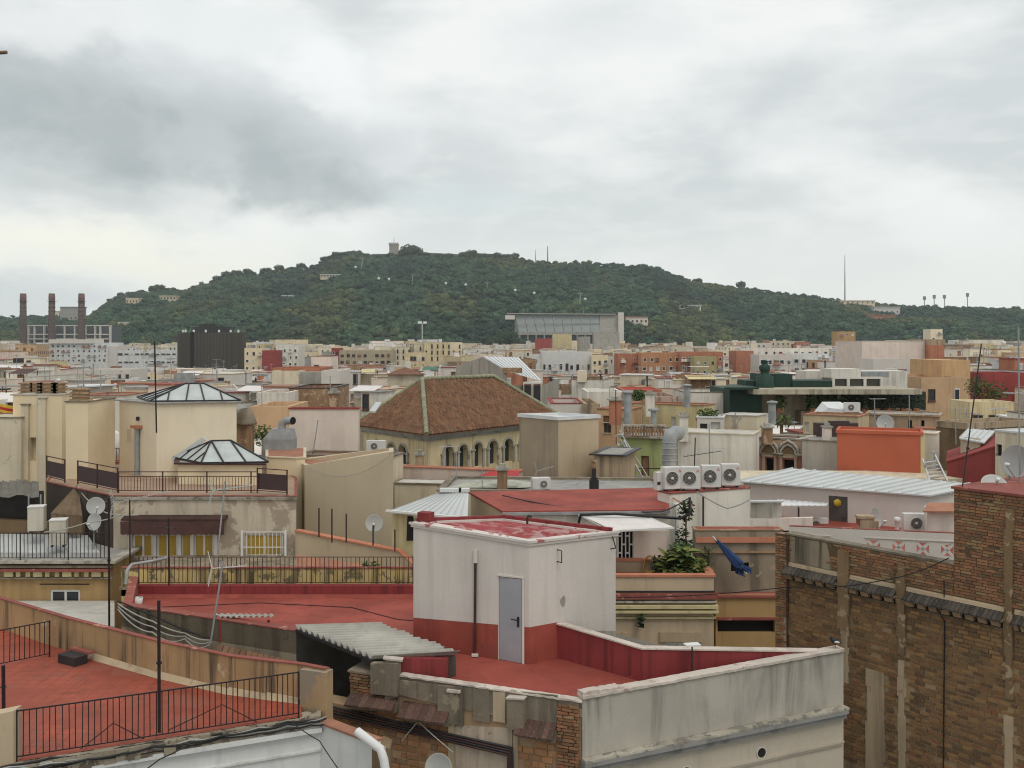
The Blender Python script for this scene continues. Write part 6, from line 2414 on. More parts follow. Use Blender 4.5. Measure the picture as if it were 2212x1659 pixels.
# silver ribbed roof with yellow wall beneath
t = thing('ribbed_roof_shed','shed with a silver ribbed sloping roof and pale yellow wall','shed',(*F(930,34.5),0))
seam_roof(t,P(842,1105,33.4),P(1010,1118,32.6),P(1012,1066,35.2),P(955,1064,35.8),11,METAL_ROOF,.04)
m = MB()
z = Zp(1112,33.4)
m.wall(F(846,33.6),F(890,33.4),0,z)
m.wall(F(890,33.4),F(1008,32.9),0,z - .1)
m.wall(F(846,36),F(846,33.6),0,z)
m.build('wall',PALE_YELLOW,t)
m = MB()
m.bar(P(834,1103,33.3),P(1008,1119,32.5),.1,.06)
m.build('gutter',WHITE_PLASTIC,t)
m = MB()
a = P(888,1165,33.2)
m.face([P(878,1168,33.3),P(893,1168,33.3),P(893,1115,33.3),P(880,1115,33.3)])
m.build('opening',DARKIN,t)
m = MB()
for px in (962,985,1003):
 q = P(px,1062,35.6)
 m.box(q.x,q.y,q.z,.38,.3,.12)
m.build('ridge_cap',ROOFWHITE,t)


# long red shed roof with white wall below, grille door, awning
def red_shed():
 H = thing('red_shed_house','white house under the long red sloping roof','house',(*F(1230,35),0))
 fl,fr,bl,br = P(1086,1104,33),P(1447,1100,33.2),P(1012,1062,36.5),P(1438,1053,37.5)
 g0 = P(1010,1076,35.8)
 m = MB()
 lo = Vector((0,0,-.07))
 m.hexa([fl + lo,fr + lo,br + lo,bl + lo],[fl,fr,br,bl])
 m.build('roof',RED,H)
 m = MB()
 m.wall((fl.x + .05,fl.y + .12),(fr.x,fr.y + .12),0,fl.z - .1,[(tpx((fl.x,fl.y),(fr.x,fr.y),1334) * (fr.x - fl.x),tpx((fl.x,fl.y),(fr.x,fr.y),1377) * (fr.x - fl.x),z_(-8.0),Zp(1150,33.1))],.2)
 m.wall((bl.x + .1,bl.y),(fl.x + .05,fl.y + .12),0,fl.z - .1)
 m.face([(bl.x + .1,bl.y,fl.z - .11),(fl.x + .05,fl.y + .12,fl.z - .11),(fl.x + .05,fl.y + .12,fl.z - .07),(bl.x + .1,bl.y,bl.z - .07)])
 m.build('wall',WHITE_D,H)
 m = MB()
 p0,p1 = (bl.x + .08,bl.y - .01),(fl.x + .03,fl.y + .11)
 m.face([(*p0,Zp(1120,36)),(*p1,Zp(1120,33)),(*p1,fl.z - .08),(*p0,bl.z - .08)])
 m.build('gable',TAN_PLAIN,H)
 m = MB()
 m.bar(fl + Vector((0,-.03,-.09)),fr + Vector((0,-.03,-.09)),.10,.09)
 m.build('gutter',METAL_GREY,H)
 x0,x1 = F(1335,33.1)[0],F(1376,33.1)[0]
 m = MB()
 za,zb = z_(-8.0),Zp(1150,33.1)
 m.face([(x0 - .2,33.33,za),(x1 + .2,33.33,za),(x1 + .2,33.33,zb),(x0 - .2,33.33,zb)])
 dr = m.build('door',DARKIN,H)
 m = MB()
 for k in range(6):
  m.box(lerp(x0,x1,k / 5),33.10,za,.04,.03,zb - za)
 for k in range(6):
  for j in range(5):
   if (k + j) % 2:
    m.box(lerp(x0,x1,(j + .5) / 5),33.09,lerp(za,zb,(k + .5) / 6),.12,.03,.05)
 m.build('grille',FRAME_W,dr)
 m = MB()
 m.box(F(1405,33)[0],33.05,z_(-8),F(1452,33)[0] - F(1380,33)[0],.12,1.75)
 m.build('beige_panel',PINK,H)
 return H


red_shed()
t = thing('white_awning','white canvas awning stretched out below the red shed roof','awning',P(1350,1130,32))
A_,B_,C_,D_ = P(1250,1112,32.9),P(1396,1114,32.9),P(1456,1139,31.6),P(1322,1146,31.4)
m = MB()
n = 12
for i in range(n):
 for j in range(6):
  def w(u,v):
   p = A_.lerp(B_,u).lerp(D_.lerp(C_,u),v)
   p.z += .035 * sin(u * 11 + v * 2) * sin(v * pi) - .09 * sin(v * pi) * sin(u * pi)
   return p
  u0,u1,v0,v1 = i / n,(i + 1) / n,j / 6,(j + 1) / 6
  m.face([w(u0,v1),w(u1,v1),w(u1,v0),w(u0,v0)],0,True)
m.build('cloth',CANVAS,t)
m = MB()
m.bar(D_ + Vector((0,0,-.02)),C_ + Vector((0,0,-.02)),.045,.06)
m.bar(A_ + Vector((0,0,-.01)),D_ + Vector((0,0,-.03)),.03,.03)
m.bar(B_ + Vector((0,0,-.01)),C_ + Vector((0,0,-.03)),.03,.03)
m.build('frame',FRAME_W,t)
cable('loose_cable','thick black cable drooping over the white awning along the red shed roof',[P(1249,1135,32.8),P(1254,1112,32.7),P(1330,1110,32.7),P(1470,1120,32.7),P(1492,1108,32.7),P(1490,1075,33)],.045,BLACK,.0,5)
for i,pts in enumerate((((1085,1070,35.2),(1250,1100,33.4),(1430,1105,33.0),(1490,1075,33.2)),((1440,1062,35),(1470,1085,33.5),(1500,1090,33.2)),((1505,1062,33.1),(1570,1098,33.0),(1618,1080,33.3)))):
 cable('roof_cable',('black cable lying across the red shed roof','orange-brown hose hanging from the air conditioners','cable drooping below the row of air conditioners on the white wall')[i],[P(*p) for p in pts],.022,(METAL_DARK,TERRA,CABLE_G)[i],.04,6)


# yellow-beige terrace house right behind the stair house
def plant_house():
 d = 30.6
 z = Zp(1246,d)
 f = [F(1318,d),F(1542,d),(F(1542,d)[0] + .1,32.95),(F(1318,d)[0],32.95)]
 H = house('plant_terrace_house','beige house with a small planted terrace behind the stair house','house',f,z - .35,TAN_PLAIN,TERRAROOF,.35,.16,ORANGE_CAP,.07,.05,
              holes={0: [(1436,1504,1388,1430,'shut'),(1316,1352,1388,1430,'shutb')]},depth=.08)
 for y0,y1,o,mt in ((1276,1279,.05,METAL_DARK),(1281,1292,.16,RED_CAP),(1296,1300,.14,CORNICE),(1305,1312,.2,PALE_YELLOW),(1316,1321,.22,PALE_YELLOW),(1331,1335,.10,PALE_YELLOW)):
  m = MB()
  o0 = d - o
  m.hexa([(f[0][0],o0,Zp(y1,d)),(f[1][0] + o * .5,o0,Zp(y1,d)),(f[1][0] + o * .5,d - .002,Zp(y1,d)),(f[0][0],d - .002,Zp(y1,d))],
               [(f[0][0],o0,Zp(y0,d)),(f[1][0] + o * .5,o0,Zp(y0,d)),(f[1][0] + o * .5,d - .002,Zp(y0,d)),(f[0][0],d - .002,Zp(y0,d))])
  m.build('cornice_band',mt,H)
 m = MB()
 for a,b in ((1424,1516),(1306,1364)):
  xa,xb = F(a,d)[0],F(b,d)[0]
  m.box((xa + xb) / 2,d - .03,Zp(1386,d),xb - xa,.055,.3)
 m.build('window_lintel',PLASTER,H)
 m = MB()
 c = P(1383,1340,d - .2)
 leaf_cloud(m,c,(.06,.05,.3),14,.16,seed=2)
 m.build('wall_weed',LEAF_D,H)
 return H,z - .35


PH,ZPT = plant_house()


def big_leaf_plant(name,label,base,h,nl,leaf,L,mat,seed,cat='plant',group=None):
 """pot, stem and separate drooping leaves"""
 base = Vector(base)
 t = thing(name,label,cat,base,group)
 rnd = random.Random(seed)
 m = MB()
 m.lathe(base,[(.001,0),(.14,0),(.18,.28),(.15,.28),(.001,.24)],12)
 m.build('pot',TERRA,t)
 m = MB()
 m.tube([base + Vector((0,0,.2)),base + Vector((.02,0,h))],[.04,.02],6)
 m.build('stem',LEAF_D,t)
 me = None
 for i in range(nl):
  if i % 4 == 0:
   q = MB()
   k = 5
   vs = []
   for s_ in range(k + 1):
    u = s_ / k
    w = leaf * sin(pi * min(1,u * .92 + .06)) * .5
    x = L * u
    z = L * (.55 * u - .62 * u * u) * rnd.uniform(.9,1.1)
    vs += [(x,-w,z - w * .2),(x,0,z),(x,w,z - w * .2)]
   fs = []
   for s_ in range(k):
    a = s_ * 3
    fs += [(a,a + 3,a + 4,a + 1),(a + 1,a + 4,a + 5,a + 2)]
   me = bpy.data.meshes.new('leaf')
   me.from_pydata(vs,[],fs)
   me.materials.append(mat if i % 8 else LEAF_Y)
   me.polygons.foreach_set('use_smooth',[True] * len(fs))
  o = bpy.data.objects.new('leaf',me)
  C.objects.link(o)
  o.parent = t
  o.location = (0,0,h * rnd.uniform(.35,1.0))
  o.rotation_euler = (rnd.uniform(-.2,.2),rnd.uniform(-.7,.1),rnd.uniform(0,2 * pi))
  o.scale = (rnd.uniform(.7,1.1),) * 3
 return t


for i,(px,d,h,nl,lf,L,mt,lab) in enumerate(((1442,31.6,.7,16,.28,.55,LEAF_D,'dark leafy potted plant beside the yellow hose coil'),(1478,31.4,.95,18,.34,.7,LEAF,'tall broad-leaved plant in the middle of the small terrace'),
             (1506,31.3,.5,16,.16,.5,LEAF_Y,'light green spiky plant at the right of the small terrace'),(1462,31.1,.35,14,.14,.4,LEAF_Y,'low bright green plant at the front parapet of the small terrace'),
             (1530,31.8,.95,12,.08,.5,LEAF_D,'thin grey-green shrub in the right corner of the small terrace'))):
 big_leaf_plant('potted_plant',lab,(*F(px,d),ZPT + .02),h * 1.0,nl + 12,lf * .8,L * .95,mt,i + 40)
for i,(px,py,d,rr,n,mt,lab) in enumerate(((1428,1222,31.9,(.34,.25,.34),260,LEAF_D,'dark round bush at the left of the small planted terrace'),(1470,1205,32.1,(.45,.28,.55),420,LEAF,'full green bush in the middle of the small planted terrace'),(1500,1222,31.5,(.36,.25,.34),300,LEAF_Y,'bright yellow-green bush at the front of the small planted terrace'))):
 q = P(px,py,d)
 t = thing('terrace_bush',lab,'bush',(q.x,q.y,ZPT))
 m = MB()
 leaf_cloud(m,q,rr,n,.085,seed=i + 70)
 m.build('foliage',mt,t)
 m = MB()
 m.tube([(q.x,q.y,ZPT),q],.025,6)
 for k in range(5):
  m.tube([q + Vector((0,0,-.2)),q + Vector((rr[0] * .6 * cos(k * 1.3),rr[1] * .6 * sin(k * 1.3),.15))],.012,5)
 m.build('stem',WOOD,t)
q = P(1482,1110,32.9)
t = thing('climbing_plant','dark climbing plant hanging from the corner of the red shed roof','plant',q)
m = MB()
leaf_cloud(m,q + Vector((0,0,.1)),(.3,.12,.4),160,.08,seed=9)
leaf_cloud(m,q + Vector((-.1,0,-1.1)),(.34,.12,.8),420,.07,seed=10)
m.build('foliage',LEAF_D,t)
m = MB()
m.tube([q + Vector((0,.05,-2.2)),q],.03,6)
m.build('stem',WOOD,t)
q = P(1403,1218,32.7)
m = MB()
for k in range(7):
 r_ = .27 + .012 * k
 pts = [q + Vector((r_ * .62 * cos(a * pi / 10),-.05 - .018 * k,r_ * sin(a * pi / 10) - .01 * k)) for a in range(21)]
 m.tube(pts,.026,6,0,False)
solo(m,'hose_coil',plain('yellow_hose',(0.38,0.22,0.05),0.5),'coil of yellow-brown garden hose hanging on the terrace wall','hose',q)


# orange house with the dark strip window, beige house with the blue parasol
def orange_houses():
 d = 31.5
 z = Zp(1291,d)
 f = [F(1546,d),F(1690,d),(F(1690,d)[0],31.95),(F(1546,d)[0],31.95)]
 H = house('orange_strip_house','small orange house with a long black strip window','house',f,z,OCHRE,TERRAROOF,0,cap=RED_CAP,caph=.06,capo=.08,holes={0: [(1550,1674,1339,1367,'dark')]},depth=.2)
 m = MB()
 m.hexa([(f[0][0],d - .1,Zp(1338,d)),(f[1][0],d - .1,Zp(1338,d)),(f[1][0],d - .002,Zp(1338,d)),(f[0][0],d - .002,Zp(1338,d))],[(f[0][0],d - .1,Zp(1333,d)),(f[1][0],d - .1,Zp(1333,d)),(f[1][0],d - .002,Zp(1333,d)),(f[0][0],d - .002,Zp(1333,d))])
 m.build('window_ledge',RED_CAP,H)
 d = 32.0
 z = Zp(1146,d)
 f = [F(1502,d),F(1690,d),(F(1690,d)[0],32.5),(F(1502,d)[0],32.5)]
 H = house('beige_parapet_house','dark beige house with a red strip roof where the blue parasol leans','house',f,z,stucco('dark_beige_render',(0.30,0.245,0.18),0.5,None,0.1,(0.34,0.28,0.2),0.12),RED,0,cap=BRICK_RENDER,caph=.04,capo=.03,
              holes={0: [(1579,1618,1215,1236,'dark')]},depth=.15)
 for y0,y1,o,mt in ((1160,1171,.10,TERRA),(1190,1194,.06,BRICK_RENDER)):
  m = MB()
  m.hexa([(f[0][0],d - o,Zp(y1,d)),(f[1][0],d - o,Zp(y1,d)),(f[1][0],d - .002,Zp(y1,d)),(f[0][0],d - .002,Zp(y1,d))],[(f[0][0],d - o * .6,Zp(y0,d)),(f[1][0],d - o * .6,Zp(y0,d)),(f[1][0],d - .002,Zp(y0,d)),(f[0][0],d - .002,Zp(y0,d))])
  m.build('roof_strip',mt,H)


orange_houses()
t = thing('blue_parasol','folded blue parasol leaning down against the dark beige wall','parasol',P(1618,1240,31.6))
a,b = P(1546,1165,31.75),P(1598,1222,31.5)
m = MB()
for k in range(5):
 o = Vector((.03 * cos(k * 1.3),-.03 * abs(sin(k * 1.3)),.03 * sin(k * 1.3)))
 m.tube([a + o * .3,a.lerp(b,.5) + o * 1.6,b + o * 2.6],[.03,.08,.11],8)
m.build('canopy',BLUE_CLOTH,t)
m = MB()
rnd = random.Random(8)
c = P(1604,1226,31.5)
for k in range(9):
 p = c + Vector((rnd.uniform(-.2,.3),-.05,rnd.uniform(-.25,.1)))
 m.tube([b,p,p + Vector((rnd.uniform(-.05,.22),-.03,rnd.uniform(-.14,.06)))],[.07,.06,.02],6)
m.build('cloth_folds',BLUE_CLOTH,t)
m = MB()
m.tube([a + Vector((-.1,0,.1)),a.lerp(b,1.3)],.02,6)
m.build('pole',WHITE_PLASTIC,t)


# white house carrying four air conditioners
def ac_house():
 l,r = F(1446,34.2),F(1620,35.6)
 z = Zp(1064,34.6)
 H = house('white_plant_room','white stained wall house carrying the row of air conditioners','house',quad_foot(l,r,.75),z,WHITE_D,RED,0,cap=RED_CAP,caph=.05,capo=.03)
 m = MB()
 m.tube([P(1462,1200,34.1),P(1462,1098,34.1),P(1466,1090,34.1),P(1458,1090,34.2)],.07,8)
 m.build('pipe',PVC,H)
 m = MB()
 m.tube([P(1519,1215,34.4),P(1519,1072,34.5)],.035,6)
 m.build('drain_pipe',RUST,H)
 return H,z


ACH,ZAC = ac_house()
for i,(px,d,a_) in enumerate(((1450,34.75,.30),(1491,34.8,-.05),(1535,35.2,-.02),(1577,35.6,.0))):
 x,y = F(px,d)
 fan_unit('air_conditioner',['white air conditioner, first from the left in the row of four','white air conditioner, second from the left in the row of four','white air conditioner, third from the left in the row of four','white air conditioner at the right end of the row of four'][i],
             (x,y,ZAC + .06),a_,.66,.82,.36,group='row of four air conditioners')
q = P(1423,1058,34.8)
t = thing('switch_box','small white electric box left of the row of air conditioners','box',q)
m = MB()
m.box(q.x,q.y,q.z,.26,.3,.62,.3)
m.build('casing',AC_WHITE,t)
m = MB()
m.box(q.x - .02,q.y - .17,q.z + .2,.12,.02,.1,.3)
m.build('vent',METAL_DARK,t)


# long white house with the pale metal roof
def metal_roof_house():
 fl,fr = F(1606,44),F(1996,40)
 bl,br = F(1712,47.3),F(2126,41.9)
 z = Zp(1038,44)
 f = [fl,fr,(fr[0] + 2.2,fr[1] + 1.3),(fl[0] + 2.6,fl[1] + 2.4)]
 H = house('metal_roof_house','long white house with pale standing-seam metal roof and grey door','house',f,z - .05,WHITE,GREYROOF,0,cap=GREY_REND,caph=.02,capo=.01,holes={0: [(1790,1831,1072,1160,'doord')]},depth=.08)
 seam_roof(H,(fl[0] - .25,fl[1] - .15,z),(fr[0] + .12,fr[1] - .25,z),(br[0],br[1],z + .12),(bl[0],bl[1],z + .12),15,METAL_ROOF,.06)
 m = MB()
 y0 = lerp(fl[1],fr[1],tpx(fl,fr,1810))
 m.lathe(P(1809,1086,y0 - .03),[(.001,.03),(.17,.03),(.17,0)],6,0,(-.1,-1,0))
 m.build('yellow_sign',plain('sign_yellow',(0.55,0.38,0.03),0.5),H)
 return H,z


MRH,ZMR = metal_roof_house()


def white_patio():
 d = 34
 zt = Zp(1149,34)
 zf = z_(-7.6)
 f = [F(1705,35.0),F(2085,33.6),(F(2085,33.6)[0] + 2.0,40),(F(1705,35)[0] + 1,43.6)]
 H = house('white_patio_house','white patio house whose parapet is pierced with cross patterns','house',f,zf,WHITE,RED,0,cap=None)
 p0,p1 = f[0],f[1]
 L = math.hypot(p1[0] - p0[0],p1[1] - p0[1])
 ux,uy = (p1[0] - p0[0]) / L,(p1[1] - p0[1]) / L
 nx,ny = uy,-ux
 pt = lambda u,z,o=0.0: (p0[0] + ux * u + nx * o,p0[1] + uy * u + ny * o,z)
 zc = Zp(1180,34)
 m = MB()
 cells = [(1873,1901),(1928,1955),(1980,2007),(2033,2060)]
 U = lambda px: tpx(p0,p1,px) * L
 za = zf + .003
 zb = za + (zt - .28 - za) * .35
 zp0,zp1 = Zp(1199,34),Zp(1171,34)
 cur = 0
 def block(a,b,c,d_):
  m.hexa([pt(a,c,.0),pt(b,c,.0),pt(b,c,-.14),pt(a,c,-.14)],[pt(a,d_,.0),pt(b,d_,.0),pt(b,d_,-.14),pt(a,d_,-.14)])
 ho = []
 for a,b in cells + [(1778,1800)]:
  ho.append((U(a),U(b)))
 ho.sort()
 for a,b in ho:
  block(cur,a - .001,za,zt)
  block(a,b,za,zp0)
  block(a,b,zp1,zt)
  cur = b + .001
  c_,cz,r_ = (a + b) / 2,(zp0 + zp1) / 2,(zp1 - zp0) / 2
  for s_ in (-1,1):
   w = .045
   q = [(a,zp0 if s_ > 0 else zp1),(b,zp1 if s_ > 0 else zp0)]
   A_,B_ = Vector(pt(q[0][0],q[0][1],-.07)),Vector(pt(q[1][0],q[1][1],-.07))
   m.bar(A_,B_,.13,.10)
 block(cur,L,za,zt)
 m.build('pierced_parapet',WHITE,H)
 for a,b in ((1705,1795),(1868,2085)):
  m = MB()
  ua,ub = max(0.01,U(a)),min(L - .01,U(b))
  z0 = Zp(1165,34)
  m.hexa([pt(ua,z0 - .03,.03),pt(ub,z0 - .03,.03),pt(ub,z0 - .03,.002),pt(ua,z0 - .03,.002)],[pt(ua,z0,.03),pt(ub,z0,.03),pt(ub,z0,.002),pt(ua,z0,.002)])
  m.build('moulding',WHITE,H)
 m = MB()
 m.hexa([pt(0,zt + .002,.0),pt(L,zt + .002,.0),pt(L,zt + .002,-.15),pt(0,zt + .002,-.15)],[pt(0,zt + .03,.0),pt(L,zt + .03,.0),pt(L,zt + .03,-.15),pt(0,zt + .03,-.15)])
 m.build('coping',RED_CAP,H)
 # back kerb painted red, right side wall with small tiled roof
 m = MB()
 a,b = F(2003,37.2),F(2075,36.8)
 zt2 = Zp(1104,37)
 m.hexa([(*a,zf),(*b,zf),(b[0] + .3,b[1] + 1,zf),(a[0] + .3,a[1] + 1,zf)],[(*a,zt2),(*b,zt2),(b[0] + .3,b[1] + 1,zt2),(a[0] + .3,a[1] + 1,zt2)])
 m.build('side_wall',WHITE_D,H)
 m = MB()
 m.hexa([P(1994,1107,36.9),P(2078,1107,36.5),P(2078,1090,37.6),P(2004,1090,37.8)],[P(1994,1104,36.9),P(2078,1104,36.5),P(2078,1086,37.6),P(2004,1086,37.8)])
 m.build('tile_roof',TERRAROOF,H)
 return H,zf


WP,ZWP = white_patio()
fan_unit('air_conditioner','large white air conditioner with square dark grille by the white patio',P(1977,1152,38.6),-.1,.95,.78,badge=False,split_fan=.5)
fan_unit('air_conditioner','small white air conditioner left of the grey patio door',P(1765,1147,41.5),-.1,.85,.55,badge=False)
dish('satellite_dish','pale satellite dish behind the brown chimney on the white patio',P(1892,1120,39.2),.44,(.65,-.75,.15),P(1890,1165,39.3))
q = P(1870,1150,36.0)
t = thing('brown_chimney','brown rendered double chimney block on the white patio parapet','chimney',q)
m = MB()
m.box(q.x,q.y,q.z - .1,.5,.4,.62,-.1)
m.box(q.x + .3,q.y + .1,q.z - .1,.3,.4,.52,-.1)
m.build('stack',TAN,t)
m = MB()
m.box(q.x - .02,q.y,q.z + .525,.62,.46,.09,-.1)
m.build('cap',TAN,t)
m = MB()
m.box(q.x - .28,q.y,q.z + .3,.06,.3,.25,-.1)
m.build('tile',RED_CAP,t)
q = P(1938,1142,38.0)
m = MB()
m.lathe(q,[(.08,-.2),(.08,.25),(.12,.28),(.12,.42),(.001,.46)],12)
solo(m,'vent_pipe',WHITE_PLASTIC,'short white vent pipe standing on the white patio','vent',q)
# translucent lean-to in front of the metal roof house
t = thing('glass_lean_to','small glazed box with white sheet canopy left of the grey patio door','lean-to',P(1670,1120,39))
m = MB()
m.hexa([P(1622,1128,39.5),P(1668,1128,38.5),P(1688,1126,39.4),P(1640,1126,40.4)],[P(1622,1085,39.5),P(1668,1085,38.5),P(1688,1085,39.4),P(1640,1085,40.4)])
m.build('box',stucco('frosted_panel',(0.42,0.39,0.34),0.2,None,0,var=.05),t)
m = MB()
m.hexa([P(1614,1086,39.3),P(1690,1086,38.3),P(1694,1083,40),P(1618,1083,41)],[P(1614,1083,39.3),P(1690,1083,38.3),P(1694,1080,40),P(1618,1080,41)])
m.build('lid',METAL_ROOF,t)
corr = MB()
corrugated(corr,P(1672,1092,40.4),P(1680,1078,42),P(1790,1086,41.6),P(1786,1092,40.6),9,.012,4)
corr.build('canopy_sheet',ROOFWHITE,t)
m = MB()
m.bar(P(1725,1096,40.6),P(1725,1120,40.6),.06)
m.build('post',METAL_DARK,t)
m = MB()
m.hexa([P(1600,1146,38.5),P(1756,1146,38.3),P(1756,1143,40),P(1600,1143,40)],[P(1600,1122,38.5),P(1756,1118,38.3),P(1756,1116,40),P(1600,1120,40)])
m.build('low_wall',WHITE_D,t)
t = thing('roof_hatch','black roof hatch with white edges left of the brick house','roof hatch',P(1600,1143,36))
m = MB()
m.hexa([P(1570,1146,35.6),P(1625,1146,35.6),P(1625,1144,36.6),P(1570,1144,36.6)],[P(1575,1140,35.6),P(1622,1140,35.6),P(1612,1130,36.6),P(1586,1130,36.6)])
m.build('lid',METAL_DARK,t)
m = MB()
m.bar(P(1568,1146,35.5),P(1588,1129,36.5),.05)
m.bar(P(1626,1146,35.5),P(1652,1146,35.5),.05)
m.build('edge',FRAME_W,t)


# ================================================================== right of centre, 50-65 m
def ornate_house():
 l,r = F(1628,55.5),F(1734,54)
 z = Zp(948,55)
 H = house('ornate_rose_house','rose house front with two moulded pointed arches on its stone parapet','house',quad_foot(l,r,2.2),z - .7,ROSE,GREYROOF,.7,.25,CORNICE,.1,.08,holes={0: [(1654,1672,990,1030,'dark'),(1692,1716,993,1030,'dark')]},depth=.25,
              facewm={})
 dx,dy = r[0] - l[0],r[1] - l[1]
 L = math.hypot(dx,dy)
 ux,uy = dx / L,dy / L
 nx,ny = uy,-ux
 pt = lambda u,z_1,o: Vector((l[0] + ux * u + nx * o,l[1] + uy * u + ny * o,z_1))
 m = MB()
 zb = Zp(982,55)
 m.hexa([pt(-.1,zb,.14),pt(L + .1,zb,.14),pt(L + .1,zb,.003),pt(-.1,zb,.003)],[pt(-.1,z - .05,.14),pt(L + .1,z - .05,.14),pt(L + .1,z - .05,.003),pt(-.1,z - .05,.003)])
 m.build('stone_band',TAN,H)
 for px in (1662,1705):
  u = tpx(l,r,px) * L
  m = MB()
  z0,z1 = Zp(978,55),Zp(949,55)
  w = .55
  path = [(-w * 1.5,0),(-w,0),(-w * .95,.35),(-w * .6,.6),(0,.82),(w * .6,.6),(w * .95,.35),(w,0),(w * 1.5,0)]
  for o_,s_,rr in ((.2,1.0,.09),(.22,.72,.06)):
   m.tube([pt(u + a * s_,z0 + b * s_ * (z1 - z0) / .82,o_) for a,b in path],rr,6)
  m.build('arch_moulding',CORNICE,H)
  m = MB()
  m.face([pt(u + a * .6,z0 + b * .6 * (z1 - z0) / .82,.145) for a,b in path[1:-1]])
  m.build('arch_niche',BROWN_WALL,H)
 for a,b in ((1648,1678),(1685,1722)):
  m = MB()
  ua,ub = tpx(l,r,a) * L,tpx(l,r,b) * L
  zc = Zp(986,55)
  for q0,q1 in ((ua,ua + .14),(ub - .14,ub)):
   m.hexa([pt(q0,zc - 1.4,.1),pt(q1,zc - 1.4,.1),pt(q1,zc - 1.4,.004),pt(q0,zc - 1.4,.004)],[pt(q0,zc,.1),pt(q1,zc,.1),pt(q1,zc,.004),pt(q0,zc,.004)])
  m.hexa([pt(ua - .05,zc + .003,.14),pt(ub + .05,zc + .003,.14),pt(ub + .05,zc + .003,.004),pt(ua - .05,zc + .003,.004)],[pt(ua - .05,zc + .12,.14),pt(ub + .05,zc + .12,.14),pt(ub + .05,zc + .12,.004),pt(ua - .05,zc + .12,.004)])
  m.build('window_surround',TAN_PLAIN,H)


ornate_house()
house('orange_box_house','bright orange-red box house with a yellow right edge','house',quad_foot(F(1808,51),F(1992,49.5),2.2),Zp(938,50.2),ORANGE,ORANGE,0,cap=ORANGE,caph=.16,capo=.06,facewm={1: PALE_YELLOW})
house('white_side_house','white house edge behind the bright orange-red box','house',quad_foot(F(1985,51.4),F(2022,51),1.5),Zp(938,51),WHITE_D,PALEROOF,0,cap=CREAM,caph=.05)
m = MB()
a,b = P(1990,1032,49.4),P(2001,940,49.4)
m.box((a.x + b.x) / 2,49.75,Zp(1040,49.5),.22,.5,Zp(939,49.5) - Zp(1040,49.5))
solo(m,'yellow_pier',PALE_YELLOW,'narrow yellow pier along the right edge of the orange-red box','pier',(a.x,49.75,Zp(1040,49.5)))
house('pale_panel_house','pale cream blank house between the rose front and the orange-red box','house',quad_foot(F(1733,53.5),F(1809,52.4),1.6),Zp(953,53),stucco('pale_grey_cream',(0.50,0.46,0.39),0.2,None,0,var=.06),GREYROOF,0,cap=GREY_REND,caph=.06)
house('long_white_house','long blank white house with a cable aerial above the air conditioners','house',quad_foot(F(1464,53),F(1626,51.5),2.2),Zp(938,52),WHITE_D,PALEROOF,0,cap=CREAM_D,caph=.06)
house('cream_block_house','taller cream block on the right of the long blank white house','house',quad_foot(F(1560,58),F(1636,57),2.0),Zp(898,57.5),CREAM_D,PALEROOF,0,cap=PALEROOF,caph=.05)
house('green_balcony_house','pale green house with a balustrade and a brown-framed balcony door','house',quad_foot(F(1340,57),F(1442,56),6),Zp(946,56.5),GREEN_WALL,GREYROOF,0,cap=CORNICE,caph=.14,capo=.22,holes={0: [(1385,1402,985,1028,'shutb')]},depth=.12)
t = thing('roof_balustrade','stone balustrade on top of the pale green house','balustrade',(*F(1390,56.4),Zp(946,56.5)))
zb = Zp(946,56.5) + .145
for i in range(15):
 x,y = F(1350 + i * 5.9,56.2)
 m = MB()
 m.lathe((x,y,zb),[(.07,0),(.05,.1),(.09,.3),(.05,.45),(.07,.52)],8)
 m.build('baluster',BRICK_RENDER,t)
for z0 in (zb + .523,):
 m = MB()
 m.bar((*F(1345,56.2),z0 + .06),(*F(1438,56.2),z0 + .06),.22,.1)
 m.build('rail',CORNICE,t)
cable('balcony_rail','dark balcony rail of the pale green house',[P(1372,1012,55.2),P(1440,1012,55.2)],.03,IRON,0,2,cat='balcony rail')
# metal ladder stair
t = thing('roof_ladder','pale steel lattice stair leaning beside the pale green house','ladder',P(1360,1045,46))
m = MB()
for a,b in (((1334,958),(1368,1045)),((1347,950),(1392,1042))):
 m.bar(P(*a,46.5),P(*b,45.5),.06,.05)
m.build('stringer',ALU,t)
for k in range(9):
 u = (k + .5) / 9
 m = MB()
 m.bar(P(lerp(1334,1368,u),lerp(958,1045,u),lerp(46.5,45.5,u)),P(lerp(1347,1392,u),lerp(950,1042,u),lerp(46.5,45.5,u)),.16,.03)
 m.build('step',METAL_GREY,t)
m = MB()
m.bar(P(1338,930,46.5),P(1398,1028,45.4),.035)
m.bar(P(1340,948,46.5),P(1396,1045,45.4),.035)
m.build('handrail',ALU,t)
